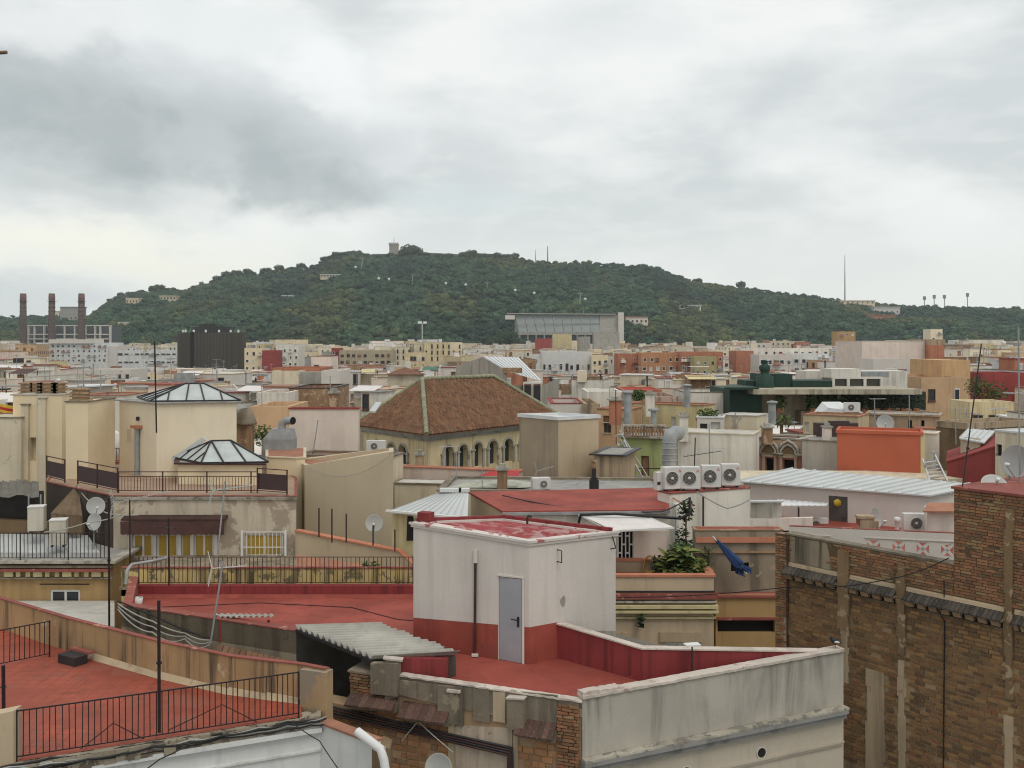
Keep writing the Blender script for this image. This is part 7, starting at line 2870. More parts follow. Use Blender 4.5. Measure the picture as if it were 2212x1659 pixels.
# thick ribbed metal duct
q = P(1446,1005,50)
t = thing('metal_duct','thick grey ribbed ventilation duct bending over at its top','duct',q)
m = MB()
pts = [q + Vector((0,0,0)),q + Vector((0,0,.9)),q + Vector((.0,0,1.25)),q + Vector((.12,.1,1.5)),q + Vector((.36,.25,1.62)),q + Vector((.6,.4,1.55))]
m.tube(pts,.36,16)
m.build('pipe',METAL_GREY,t)
m = MB()
for k in range(4):
 z = q.z + .25 + k * .3
 m.tube([(q.x,q.y,z),(q.x,q.y,z + .04)],.385,16)
m.build('seam',ALU,t)
aerial('tv_antenna','thin mast with an orange-marked aerial before the long white house',P(1533,1008,48),P(1532,915,48),1.4,8,.5,METAL_GREY,.03,False,.25,boom_z=Zp(970,48))
aerial('tv_antenna','shorter mast with a long dark aerial beside the ribbed duct',P(1500,1008,47.5),P(1502,945,47.5),2.0,11,.45,METAL_DARK,.03,False,.3,boom_z=Zp(983,47.5),tilt=.1,elmat=METAL_DARK)
house('peach_window_house','peach house with shuttered window between tan tower and grey flues','house',quad_foot(F(1290,73),F(1362,72),3),Zp(886,72),PEACH,TERRAROOF,0,cap=TERRAROOF,caph=.08,holes={0: [(1303,1316,898,912,'shutb'),(1304,1320,914,935,'brown'),(1340,1353,904,932,'shut')]})
house('long_yellow_house','long low yellow house behind the slim grey flues','house',quad_foot(F(1355,76),F(1520,73),2.6),Zp(882,75),PALE_YELLOW,TERRAROOF,.3,.2,TERRAROOF,.07,holes={0: [(1412,1420,918,930,'brown'),(1450,1460,900,928,'shut')]})
for i,(px,y0,y1,d) in enumerate(((1356,945,850,62),(1412,950,888,62),(1484,880,835,72),(1668,915,872,62))):
 a,b = P(px,y0,d),P(px,y1,d)
 m = MB()
 m.tube([a,b],.24 if i != 1 else .18,12)
 m.lathe(b,[(.24,0),(.34,.02),(.34,.14),(.001,.2)],12)
 solo(m,'grey_flue',METAL_GREY,['tall grey flue at the corner of the peach house','shorter grey flue in front of the long yellow house','grey flue standing behind the long yellow house','grey capped flue beside the roof palm'][i],'flue',a)
# right edge: red house with metal lean-to, steel stairs, brown house
house('maroon_gable_house','maroon house with a bluish metal lean-to roof near the right edge','house',[F(2046,48.5),F(2160,45.5),(F(2160,45.5)[0] + 2,50),(F(2046,48.5)[0] + 2,53)],Zp(1000,48),MAROON,MAROON,0,tops=[Zp(1000,48.5),Zp(962,45.5),Zp(962,45.5),Zp(1000,48.5)],cap=None)
t = thing('patched_shed','small cream shed with two square holes under a bluish metal roof','shed',P(2100,985,49))
m = MB()
m.wall(F(2075,49),F(2118,48),14,Zp(945,48.5),[(.30,.52,Zp(973,48.5),Zp(967,48.5)),(.78,.98,Zp(973,48.5),Zp(967,48.5))],.3)
m.build('wall',CREAM_D,t)
seam_roof(t,P(2072,946,48.7),P(2126,956,47.5),P(2150,930,50),P(2092,926,51),5,METAL_ROOF,.05)
house('brown_blank_house','brown blank wall house right of the orange-red box','house',quad_foot(F(2022,62),F(2090,60),6),Zp(925,61),BROWN_WALL,GREYROOF,0,cap=TAN,caph=.4)
house('grey_edge_house','weathered grey-beige house at the right edge behind the satellite dish','house',quad_foot(F(2150,43),F(2300,40),6),Zp(936,42),CREAM_D,METAL_ROOF,0,cap=METAL_ROOF,caph=.08,holes={0: [(2152,2164,960,985,'dark'),(2190,2204,965,1000,'brown')]})
t = thing('steel_stair','pale steel stair right of the orange-red box','stair',P(2020,1030,46))
m = MB()
m.bar(P(1993,992,47),P(2010,1044,45.5),.07)
m.bar(P(2016,975,47.5),P(2047,1040,45.5),.07)
m.bar(P(1998,995,47),P(2020,995,47.2),.06)
m.bar(P(1998,980,47),P(2020,980,47.2),.05)
m.bar(P(2018,975,47.2),P(2018,1000,47.2),.05)
m.build('frame',ALU,t)
for k in range(5):
 u = k / 5
 m = MB()
 m.bar(P(lerp(1995,2010,u),lerp(1000,1042,u),46.5),P(lerp(2022,2040,u),lerp(996,1036,u),46.5),.24,.04)
 m.build('step',ALU,t)
house('cream_tank_house','cream roof house with a dark brown tank before the green terrace','house',quad_foot(F(1735,68),F(1852,66),3),Zp(905,67),stucco('cream_tank_wall',(0.56,0.45,0.29),.3,None,.1,var=.08),TERRAROOF,.2,.15,TERRAROOF,.06,holes={0: [(1738,1748,912,935,'shut')]})
q = P(1805,932,63)
m = MB()
m.box(q.x,q.y,q.z - .3,2.6,.8,.85)
m.box(q.x + .2,q.y,q.z + .552,1.2,.5,.12)
solo(m,'brown_tank',BROWN_PANEL,'dark brown water tank on the roof before the orange-red box','tank',q)
q = P(1812,892,72)
m = MB()
m.hexa([(q.x - 1.5,q.y - 1,q.z),(q.x + 1.5,q.y - 1,q.z),(q.x + 1.5,q.y + 1,q.z),(q.x - 1.5,q.y + 1,q.z)],[(q.x - 1.1,q.y - 1,q.z + .45),(q.x + 1.4,q.y - 1,q.z + .1),(q.x + .4,q.y + 1,q.z + .75),(q.x - .9,q.y + 1,q.z + .75)])
solo(m,'white_roof_hatch',ROOFWHITE,'white sloping skylight hood before the green terrace building','roof hatch',q)
fan_unit('air_conditioner','white air conditioner beside the white skylight hood',P(1840,892,71),-.1,1.1,.75,badge=False)

for i,(px,y0,y1,d,bm,ang,lab) in enumerate(((963,1012,962,45.5,.9,.2,'thin aerial before the left arched windows of the tiled tower'),(986,1040,975,42,0,0,'bare thin pole just right of the tiled tower corner'),(1042,1062,1010,38,0,0,'short bare pole before the bright red lean-to'),
 (1331,960,842,60,1.6,.3,'tall reddish mast behind the pale steel lattice stair'),(1318,900,838,80,1.2,2.6,'thin mast above the peach shuttered house'),(714,870,812,80,1.0,.1,'mast with a round aerial above the eroded brick house'),(2152,1040,880,44,1.0,.4,'grey mast rising behind the large white satellite dish'),
 (2065,960,880,60,.9,.1,'thin mast over the brown blank house'),(1590,950,890,56,.9,.5,'thin aerial on the taller cream block'),(1890,935,860,66,1.1,.2,'thin aerial before the dark shrubs of the green terrace'),(1965,930,850,68,1.2,2.8,'thin forked aerial at the right of the green terrace'),
 (470,872,800,60,1.2,.2,'slim aerial right of the large glass pyramid'),(218,870,800,56,1.0,.3,'slim aerial between the cream tower and the skylight tower'),(566,880,820,62,.9,.6,'slim aerial above the round green shrub'))):
 aerial('tv_antenna',lab,P(px,y0,d),P(px - 1,y1,d),bm or None,7,.5,RUST if i == 3 else METAL_GREY,.022 * d / 45,False,ang)

# clutter of the middle roofs
house('white_gap_house','white stained house seen in the gap between the two cream towers','house',quad_foot(F(176,50),F(268,50),3),Zp(868,50),WHITE_D,TERRAROOF,.3,.15,TERRAROOF,.06,holes={0: [(194,214,872,915,'shutb')]})
house('terrace_gap_house','low tan terrace house with a black rail between the two cream towers','house',quad_foot(F(182,44),F(262,44),2),Zp(1000,44),PEACH,TERRAROOF,0,cap=RED_CAP,caph=.06)
railing('gap_railing','black rail with slats in the gap between the two cream towers',(*F(190,44.1),Zp(999,44)),(*F(258,44.1),Zp(999,44)),.62,12,IRON,.02,.04)
q = P(238,960,46)
t = thing('water_tank','white water tank with a dark lid in the gap between the cream towers','tank',(q.x,q.y,q.z - 1))
m = MB()
m.lathe((q.x,q.y,q.z - 1),[(.001,0),(.42,0),(.45,1.5),(.3,1.62),(.001,1.66)],14)
m.build('tank',WHITE_PLASTIC,t)
m = MB()
m.lathe((q.x,q.y,q.z + .66),[(.2,0),(.2,.12),(.001,.16)],10)
m.build('lid',METAL_DARK,t)
house('white_cube_hut','small white cube hut with a planted roof above the long blank white house','roof house',quad_foot(F(1506,57),F(1562,56.6),1.5),Zp(902,57),WHITE,PALEROOF,0,cap=ROOFWHITE,caph=.08,holes={0: [(1512,1528,915,940,'brown'),(1536,1556,912,940,'doorw')]})
q = P(1530,893,57.5)
t = thing('roof_hedge','green hedge on top of the small white cube hut','hedge',(q.x,q.y,q.z - .3))
m = MB()
leaf_cloud(m,q,(.7,.35,.3),260,.09,seed=91)
m.build('foliage',LEAF,t)
m = MB()
m.box(q.x,q.y,q.z - .42,1.4,.5,.2)
m.build('planter',TERRA,t)
dish('satellite_dish','small white satellite dish before the arcade of the green terrace building',P(1912,914,66),.55,(-.3,-.9,.25),P(1912,940,66.2))
H = house('brown_arcade_house','brown house with three tall dark openings right of the orange-red box','house',quad_foot(F(1872,70),F(2028,68),3),Zp(898,69),TAN,GREYROOF,0,cap=TAN,caph=.12,capo=.12,holes={0: [(1962,1970,908,950,'dark'),(1990,1997,908,950,'dark'),(1892,1915,902,925,'doorw')]},depth=.4)
for i,(px,py,d,w,h,mt,lab) in enumerate(((1330,905,70,.8,1.3,TERRA,'square terracotta chimney on the peach shuttered house'),(1405,888,72,.6,1.2,WHITE_D,'white chimney on the long yellow house left of its middle flue'),(1660,945,54.5,.5,.5,BRICK_RENDER,'small brick chimney on the parapet of the rose house'),
 (1478,938,52.5,.45,.9,WHITE_D,'small white chimney at the left end of the long blank white house'),(1790,953,53,.4,.7,WHITE_D,'white chimney stub on the pale cream blank house'),(720,884,51,.45,.8,BRICK_RENDER,'brick chimney on the pale box house'),(905,1008,46.2,.35,.5,TAN,'little tan chimney on the pale pink parapet'),(1085,1050,39,.4,.6,BRICK_RENDER,'brick chimney beside the green-grey sloping roof'))):
 q = P(px,py,d)
 t = thing('roof_chimney',lab,'chimney',q)
 m = MB()
 m.box(q.x,q.y + .3,q.z - .4,w,w,h + .4)
 m.build('stack',mt,t)
 m = MB()
 m.box(q.x,q.y + .3,q.z + h + .003,w * 1.3,w * 1.3,.09)
 m.box(q.x,q.y + .3,q.z + h + .096,w * .6,w * .6,.16)
 m.build('cap',CONCRETE,t)


# ================================================================== the wooded hill
RIDGE = [(-500,700),(-200,694),(0,692),(100,690),(190,690),(225,668),(250,650),(290,638),(350,632),(400,634),(450,615),(500,600),(560,596),(620,586),(680,578),(712,560),(745,551),(785,550),(800,560),
         (850,560),(905,558),(1000,560),(1100,563),(1190,571),(1300,575),(1400,581),(1440,592),(1465,604),(1500,613),(1560,624),(1600,627),(1700,640),(1800,652),(1900,664),(2000,669),(2100,673),(2212,674),(2500,680),(2900,700)]
Y0,YR = 1040.0,1750.0


def ridge_h(px):
 for (a,ya),(b,yb) in zip(RIDGE,RIDGE[1:]):
  if a <= px <= b:
   return (HY - lerp(ya,yb,(px - a) / (b - a))) * YR / FL
 return 20.0


def hill_z(x,y):
 px = CX + x / y * FL
 zr = EYE + ridge_h(max(-490,min(2890,px)))
 t = (y - Y0) / (YR - Y0)
 if t <= 0:
  return -1.0
 if t <= 1:
  s = t ** 0.72
  w = (sin(x * .013 + y * .006) * 5 + sin(x * .031 - y * .017) * 3) * sin(pi * t)
  return -1 + (zr + 1) * s + w
 return zr - (t - 1) * zr * 1.1


def hill_d(px,py,lift=4.0):
 """distance at which the line of bearing meets the tree tops of the hill"""
 y = Y0
 while y < YR + 20:
  if hill_z((px - CX) / FL * y,y) + lift >= Zp(py,y):
   return y
  y += 4
 return YR


def make_hill():
 m = MB()
 nx,ny = 150,50
 vs,fs = [],[]
 for j in range(ny + 1):
  y = lerp(Y0 - 10,2500,j / ny)
  for i in range(nx + 1):
   x = lerp(-1700,1900,i / nx)
   vs.append((x,y,hill_z(x,y)))
 for j in range(ny):
  for i in range(nx):
   a = j * (nx + 1) + i
   fs.append((a,a + 1,a + nx + 2,a + nx + 1))
 m.add(vs,fs,0,True)
 h = m.build('hill',stucco('hill_undergrowth',(0.030,0.048,0.024),0.0,None,0.3,(0.06,0.06,0.03),0.3,patch_scale=.01))
 h['kind'] = 'structure'


make_hill()


def crown_mesh(seed,flat=.75,lobes=7,name='crown',mat=None,leafs=90):
 rnd = random.Random(seed)
 m = MB()
 import bmesh
 bm = bmesh.new()
 bmesh.ops.create_icosphere(bm,subdivisions=2,radius=1.0)
 base_v = [v.co.copy() for v in bm.verts]
 base_f = [tuple(v.index for v in f.verts) for f in bm.faces]
 bm.free()
 for k in range(lobes):
  a = 2 * pi * k / lobes + rnd.uniform(-.4,.4)
  rr = 0 if k == 0 else rnd.uniform(.35,.62)
  c = Vector((cos(a) * rr,sin(a) * rr,rnd.uniform(-.12,.28) + (0.2 if k == 0 else 0)))
  r = rnd.uniform(.34,.56)
  vs = [c + Vector((v.x,v.y,v.z * flat)) * r * rnd.uniform(.78,1.18) for v in base_v]
  m.add(vs,base_f,0,False)
 for _ in range(leafs):
  d = Vector((rnd.gauss(0,1),rnd.gauss(0,1),abs(rnd.gauss(0,.8)) - .1)).normalized()
  q = Vector((d.x * .95,d.y * .95,d.z * .75 * flat + .15)) * rnd.uniform(.8,1.1)
  a = Vector((rnd.gauss(0,1),rnd.gauss(0,1),rnd.gauss(0,1))).normalized()
  b = a.cross(d).normalized()
  s_ = rnd.uniform(.07,.16)
  m.face([q - a * s_,q + b * s_,q + a * s_,q - b * s_])
 me = bpy.data.meshes.new(name)
 me.from_pydata(m.v,[],m.f)
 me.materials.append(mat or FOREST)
 return me


CROWNS = [crown_mesh(i,.7 + .1 * (i % 4),5 + i % 4) for i in range(8)]


def make_forest():
 col = bpy.data.collections.new('tree_kinds')
 for i,me in enumerate(CROWNS):
  o = bpy.data.objects.new('tree_kind',me)
  col.objects.link(o)
 rnd = random.Random(21)
 pts,sc = [],[]
 clear = [(1085,1360,0,1085),(50,240,0,1085),(385,530,0,0)]
 while len(pts) < 32000:
  y = Y0 + 5 + (YR + 60 - Y0) * rnd.random() ** .9
  px = rnd.uniform(-260,2460)
  x = (px - CX) / FL * y
  if any(a < px < b and y < d for a,b,_,d in clear):
   continue
  t = (y - Y0) / (YR - Y0)
  s = rnd.choice((2.0,2.5,3.0,3.4,4.0,4.8,6.2)) * rnd.uniform(.9,1.15) * (1.15 if t < .5 else 1.0 if t < .85 else .8)
  pts.append((x,y,hill_z(x,y) + s * .5 + rnd.uniform(-1,3.5)))
  sc.append(s)
 me = bpy.data.meshes.new('forest')
 me.from_pydata(pts,[],[])
 at = me.attributes.new('size','FLOAT','POINT')
 at.data.foreach_set('value',sc)
 o = bpy.data.objects.new('forest',me)
 C.objects.link(o)
 o['kind'] = 'stuff'
 o['label'] = 'dense dark green and olive woodland covering the whole hill'
 ng = bpy.data.node_groups.new('forest_scatter','GeometryNodeTree')
 ng.interface.new_socket('Geometry',in_out='INPUT',socket_type='NodeSocketGeometry')
 ng.interface.new_socket('Geometry',in_out='OUTPUT',socket_type='NodeSocketGeometry')
 N,L = ng.nodes,ng.links
 gi,go = N.new('NodeGroupInput'),N.new('NodeGroupOutput')
 ip = N.new('GeometryNodeInstanceOnPoints')
 ci = N.new('GeometryNodeCollectionInfo')
 ci.inputs['Collection'].default_value = col
 ci.inputs['Separate Children'].default_value = True
 ip.inputs['Pick Instance'].default_value = True
 ri = N.new('FunctionNodeRandomValue')
 ri.data_type = 'INT'
 ri.inputs['Min'].default_value = 0
 ri.inputs['Max'].default_value = len(CROWNS) - 1
 rr = N.new('FunctionNodeRandomValue')
 rr.data_type = 'FLOAT_VECTOR'
 rr.inputs['Min'].default_value = (-.15,-.15,0)
 rr.inputs['Max'].default_value = (.15,.15,6.28)
 na = N.new('GeometryNodeInputNamedAttribute')
 na.data_type = 'FLOAT'
 na.inputs['Name'].default_value = 'size'
 L.new(gi.outputs[0],ip.inputs['Points'])
 L.new(ci.outputs[0],ip.inputs['Instance'])
 L.new([s_ for s_ in ri.outputs if s_.type == 'INT'][0],ip.inputs['Instance Index'])
 L.new([s_ for s_ in rr.outputs if s_.type == 'VECTOR'][0],ip.inputs['Rotation'])
 L.new([s_ for s_ in na.outputs if s_.type == 'VALUE' and s_.enabled][0],ip.inputs['Scale'])
 L.new(ip.outputs[0],go.inputs[0])
 md = o.modifiers.new('scatter','NODES')
 md.node_group = ng


make_forest()
SKY_TREES = [(345,626,9),(362,628,7),(330,632,7),(470,598,9),(488,592,8),(512,590,10),(535,590,8),(575,588,9),(602,582,8),(650,576,8),(812,549,4),(822,552,4),(836,550,4),(884,541,9),(895,540,9),(872,545,6),(1008,551,5),(1018,549,6),(1030,552,5),
             (1056,556,4),(1466,600,7),(1510,612,6),(1575,618,6),(1600,614,8),(1918,652,4),(1936,648,4),(1955,655,4),(1970,656,3),(2165,664,6),(2195,664,6),(240,660,7),(262,648,7),(280,640,6),(700,558,7),(725,552,7),(920,546,5),(948,548,4),(970,549,5),(1000,549,5),(1042,551,6),(1075,553,5),(1092,555,6),(1112,558,5),(860,549,5),(845,551,4)]
proto = None
TREE_W = MB()
for i,(px,py,r_) in enumerate(SKY_TREES):
 d = 1735.0
 x,y = F(px,d)
 gz = hill_z(x,d) - 1
 r_ *= 1.9 if 790 < px < 1125 else 1.25
 side = 'on the left slope' if px < 700 else ('beside the hilltop castle' if px < 1100 else 'on the right ridge')
 lab = 'dark tree standing up from the hill skyline ' + side
 if proto is None:
  t = thing('hill_tree',lab,'tree',(x,y,gz),'trees on the hill skyline')
  m = MB()
  m.tube([(x,y,gz - 6),(x,y,gz + 5)],[.5,.25],6)
  for a in (0,2.1,4.2):
   m.tube([(x,y,gz + 3),(x + 2.2 * cos(a),y + 2.2 * sin(a),gz + 6)],[.22,.1],5)
  m.build('trunk',WOOD,t)
  c = bpy.data.objects.new('crown',crown_mesh(77,.8,8,'crown',LEAF_D,140))
  C.objects.link(c)
  c.parent = t
  c.location = (0,0,7)
  c.scale = (7,7,6.5)
  proto = t
  t.scale = (r_ / 8,) * 3
 else:
  copy_thing(proto,(x,y,gz),lab,i * 1.3,(r_ / 8 * (1 + .15 * sin(i * 2)),r_ / 8,r_ / 8 * (1 + .2 * cos(i * 3))))


def simple_box(parent,px0,px1,d,y0,y1,dep,mat,name='wall',zb=None,mi=0):
 m = MB()
 p0,p1 = F(px0,d),F(px1,d)
 z0 = Zp(y1,d) if zb is None else zb
 m.prism([p0,p1,(p1[0],d + dep),(p0[0],d + dep)],z0,Zp(y0,d))
 return m.build(name,mat,parent)


# ------------------------------------------------------------------ power station: frame building and three chimneys
def power_station():
 d = 1012
 t = thing('frame_building','white concrete frame of the former power station behind the brick chimneys','building',(*F(150,d),0))
 simple_box(t,66,238,d + 4,705,760,30,plain('dark_frame_infill',(0.10,0.11,0.115),.5),'wall',0)
 m = MB()
 for i in range(10):
  px = [62,75,96,118,140,162,185,206,217,228][i] + (10 if i > 8 else 0)
  a = F(px,d)
  m.box(a[0],d,0,1.1,3,Zp(702,d))
 for py in (703,722,732,743):
  a,b = F(60,d),F(239,d)
  m.box((a[0] + b[0]) / 2,d - .2,Zp(py + 1.2,d),b[0] - a[0],3,1.0)
 m.box(F(238.5,d)[0],d - .1,0,1.2,3.2,Zp(702,d))
 m.build('concrete_frame',WHITE,t)
 d = 1000
 lab = ['leftmost of the three tall brick factory chimneys','middle one of the three tall brick factory chimneys','rightmost of the three tall brick factory chimneys']
 for i,px in enumerate((50,112,176)):
  x,y = F(px,d)
  t = thing('factory_chimney',lab[i],'chimney',(x,y,0),'three factory chimneys')
  zt = Zp(634,d)
  m = MB()
  m.lathe((x,y,0),[(4.6,0),(3.4,zt * .6),(2.9,zt),(2.4,zt),(.01,zt - 1)],20)
  m.build('shaft',stucco('chimney_brick',(0.125,0.088,0.073),0.5,None,0.3,(0.10,0.075,0.063),0.2,patch_scale=.3),t)
  for k in range(15):
   m = MB()
   z = 10 + k * (zt - 16) / 15
   r_ = lerp(4.5,3.0,z / zt)
   m.lathe((x,y,z),[(r_ * .95,0),(r_ + .12,.1),(r_ + .12,.5),(r_ * .95,.6)],16)
   m.build('band',stucco('chimney_band',(0.095,0.068,0.058),.3),t)
  m = MB()
  m.lathe((x,y,zt - 8),[(2.9,0),(4.4,.2),(4.4,.6),(2.9,.6)],16)
  m.build('gallery',METAL_DARK,t)
  m = MB()
  m.lathe((x,y,zt - 6.5),[(3.05,0),(3.12,.1),(3.1,4.8),(3.0,4.9)],16)
  m.build('painted_collar',plain('red_collar',(0.17,0.075,0.068)),t)


power_station()
# dark round tower building
t = thing('dark_round_building','large dark brown round building clad in fine vertical slats','building',(*F(458,520),0))
x,y = F(458,535)
R_ = 17.5
zt = Zp(718,520)
m = MB()
m.lathe((x,y,0),[(R_,0),(R_,zt),(R_ * .96,zt),(.01,zt - .5)],48,0,(0,0,1),False)
m.build('wall',plain('dark_slat_cladding',(0.050,0.043,0.033),.6,0,.25),t)
m = MB()
n = 150
for k in range(n):
 a = 2 * pi * k / n
 if sin(a) > .35:
  continue
 m.box(x + cos(a) * (R_ + .12),y + sin(a) * (R_ + .12),6,.16,.3,zt - 6.1,a)
m.build('slat',plain('dark_slat',(0.085,0.072,0.054),.6,0,.2),t,kind='stuff')
m = MB()
for az in (-1.87,):
 m.box(x + cos(az) * (R_ + .25),y + sin(az) * (R_ + .25),0,.7,1.6,zt + .3,az)
m.build('joint',DARKIN,t)
m = MB()
m.lathe((x,y,zt),[(R_ * .62,0),(R_ * .62,3.0),(.01,3.2)],24,0,(0,0,1),False)
m.box(x - 2,y,zt + 3,9,5,1.6)
m.tube([(x + 1,y,zt + 3),(x + 1,y,zt + 9)],.2,6)
m.build('roof_plant',METAL_DARK,t)
m = MB()
for k in range(7):
 a = pi + .3 + k * .45
 m.lathe((x + cos(a) * R_ * .85,y + sin(a) * R_ * .85,zt),[(.5,0),(.6,1.1),(.01,1.5)],8)
m.build('vent',ROOFWHITE,t)

# ------------------------------------------------------------------ window units shared by the city
WIN = {}
for nm,fm,pm in (('glass',FRAME_W,GLASS),('brown',FRAME_B,GLASS),('shut',FRAME_W,SHUTTER_W),('shutg',FRAME_W,SHUTTER_G),('shutb',FRAME_B,SHUTTER_B)):
 q = MB()
 f = .09
 for a,b,c,e in ((-.5,.5,0,f),(-.5,.5,1 - f,1),(-.5,-.5 + f,f,1 - f),(.5 - f,.5,f,1 - f)):
  q.hexa([(a,-.10,c),(b,-.10,c),(b,0,c),(a,0,c)],[(a,-.10,e),(b,-.10,e),(b,0,e),(a,0,e)],0)
 q.face([(-.5 + f,-.02,f),(.5 - f,-.02,f),(.5 - f,-.02,1 - f),(-.5 + f,-.02,1 - f)],1)
 q.hexa([(-.58,-.16,-.08),(.58,-.16,-.08),(.58,0,-.08),(-.58,0,-.08)],[(-.58,-.16,-.01),(.58,-.16,-.01),(.58,0,-.01),(-.58,0,-.01)],0)
 me = bpy.data.meshes.new('window')
 me.from_pydata(q.v,[],q.f)
 me.materials.append(fm)
 me.materials.append(pm)
 me.polygons.foreach_set('material_index',q.mi)
 WIN[nm] = (me,q)


def put_window(parent,x,y,z,w,h,ang,kind='glass',bag=None):
 me,q = WIN[kind]
 M = Matrix.Translation((x,y,z)) @ Matrix.Rotation(ang,4,'Z') @ Matrix.Diagonal((w,1,h,1))
 if bag is not None:
  b = len(bag.v)
  bag.v += [tuple(M @ Vector(p)) for p in q.v]
  bag.f += [tuple(i + b for i in f_) for f_ in q.f]
  bag.mi += q.mi
  bag.sm += q.sm
  return
 o = bpy.data.objects.new('window',me)
 C.objects.link(o)
 o.parent = parent
 o.matrix_basis = Matrix.Translation(-wloc(parent)) @ M


HERO = []      # bearings and heights that the generic houses must leave in view


def far_block(label,px0,px1,d,ytop,mat,dep=12,win=None,rm=None,yvis=None,cat='building',name='apartment_block',wk=('glass',),par=.8,capm=None,extra=None,zwin=None):
 p0,p1 = F(px0,d),F(px1,d)
 f = quad_foot(p0,p1,dep)
 zt = Zp(ytop,d)
 H = house(name,label,cat,f,zt - par,mat,rm or PALEROOF,par,.25,capm)
 if win:
  cols,rows,ww,wh,pitch = win
  W = p1[0] - p0[0]
  for r_ in range(rows):
   for c in range(cols):
    k = wk[(r_ * 7 + c * 3) % len(wk)]
    rj = random.Random(px0 * 31 + r_ * 7 + c)
    if rj.random() < .10:
     continue
    wx_,wz_ = p0[0] + W * (c + .5 + rj.uniform(-.12,.12)) / cols,zt - (zwin or (par + .9)) - wh - r_ * pitch
    if rj.random() < .3:
     k = rj.choice(('shut','glass','shutb','brown'))
    put_window(H,wx_,p0[1] - .0,wz_,ww * rj.uniform(.75,1.2),wh * rj.uniform(.85,1.1),0,k)
    if rj.random() < .25 and wh > 1.25:
     mb = MB()
     mb.box(wx_,p0[1] - .52,wz_ - .25,ww * 1.7,1.0,.14)
     mb.box(wx_,p0[1] - 1.0,wz_ - .105,ww * 1.7,.06,.85)
     mb.build('balcony',rj.choice((CONCRETE,WHITE_D,METAL_GREY,TERRA)),H)
 HERO.append((px0 - 3,px1 + 3,yvis or ytop + 25,d))
 return H


H = far_block('white apartment block with rows of small dark windows before the brick chimneys',75,232,720,740,WHITE_COOL,30,(14,4,1.6,1.5,3.4),yvis=786,par=1.0)
simple_box(H,105,200,718,733,742,20,WHITE,'penthouse')
simple_box(H,232,252,722,748,786,20,WHITE,'wing',0)
far_block('long pale grey modern block with ribbon windows left of the dark round building',255,392,620,757,WHITE_COOL,25,(12,2,3.0,1.3,5.0),yvis=790)
far_block('white house with tall dark vertical openings below the white apartment block',166,282,300,798,WHITE,14,(8,1,.9,3.2,4),yvis=822,wk=('brown',))
far_block('cream apartment house with orange roof hut right of the dark round building',528,566,430,752,CREAM,14,(3,3,1.1,1.4,3.2),yvis=800)
far_block('dark red blank house right of the dark round building',566,594,425,757,MAROON,14,yvis=800)
far_block('tall off-white house with a roof hut before the wooded hill',596,645,470,747,WHITE_D,14,(4,3,1.1,1.3,3.2),yvis=780)
far_block('maroon house before the wooded hill left of the beige office block',716,732,455,752,MAROON,12,(2,3,1.1,1.3,3.2),yvis=782)
far_block('beige office block with long rows of windows below the hill',733,846,450,757,stucco('office_beige',(0.40,0.34,0.24),.25,None,.1,var=.08),18,(9,3,1.8,1.2,3.0),yvis=788,wk=('brown',))
far_block('yellow house with two rows of dark windows right of the beige office block',876,918,430,762,YELLOW,12,(5,2,1.2,1.7,3.2),yvis=790,wk=('brown',))
far_block('terracotta and grey cube house left of the tiled hip roof',587,645,118,801,CREAM_D,9,None,TERRAROOF,yvis=832)
HB = far_block('terracotta topped house with a grey concrete flank left of the tiled hip roof',588,690,122,795,TERRA,9,None,TERRAROOF,yvis=830)
simple_box(HB,633,700,119,804,830,3,CONCRETE,'grey_flank',0)
far_block('white house with a tall dark door opening left of the tiled hip roof',694,733,115,801,WHITE,8,(1,1,1.1,2.3,3),yvis=832,wk=('shut',))
far_block('eroded brick house with round holes and a flat dark roof edge',624,720,84,839,BRICK_RENDER,8,None,RED,yvis=878,capm=METAL_DARK)
far_block('small cream house with one arched window above the red roofs',672,715,190,770,PINK,8,(2,1,.9,1.8,3),TERRAROOF,yvis=795,capm=RED_CAP,wk=('brown',))
far_block('white and grey laundry roof house right of the skylight tower',555,622,80,848,WHITE_D,6,None,RED,yvis=885)
far_block('peach wall house behind the domed chimney',540,626,66,878,PEACH,6,None,PALEROOF,yvis=905)
far_block('low white house with a red roof edge right of the tiled hip roof',1190,1262,84,872,WHITE,8,None,RED,yvis=908,capm=MAROON)
far_block('grey-brown blank house left of the peach shuttered house',1262,1296,82,872,TAN,8,None,yvis=908)
far_block('low white house with a curved roof edge and red lean-to',1268,1345,108,846,WHITE_D,8,None,ROOFWHITE,yvis=872)
far_block('house with a vivid red sloping roof below the orange brick blocks',1346,1430,112,842,TERRA,8,None,stucco('vivid_red_roof',(0.38,0.03,0.03),.1,None,.1,(.3,.03,.03),.1),yvis=872,par=.1)
far_block('stained pinkish house below the vivid red roof',1362,1465,100,856,stucco('dirty_pink',(0.42,0.30,0.24),.6,None,.3,(.5,.4,.33),.15),8,(2,1,.6,.6,3),TERRAROOF,yvis=882,wk=('brown',))
far_block('white low house right of the vivid red roof',1478,1578,104,848,WHITE_D,8,None,PALEROOF,yvis=872,capm=GREY_REND)
far_block('white block with tall dark windows right of the gabled white hall',1170,1278,345,760,stucco('pale_white_block',(0.62,0.61,0.59),.1,None,0,var=.04),15,(9,1,1.0,2.2,4.3),yvis=808,zwin=4.2)
far_block('cream house with brown windows right of the white block',1278,1314,340,768,CREAM,12,(3,3,.9,1.4,3.0),yvis=805,wk=('brown',))
far_block('rust-red brick block with narrow vertical fins',1335,1385,360,764,TERRA,14,(2,2,1,1.4,3),yvis=800)
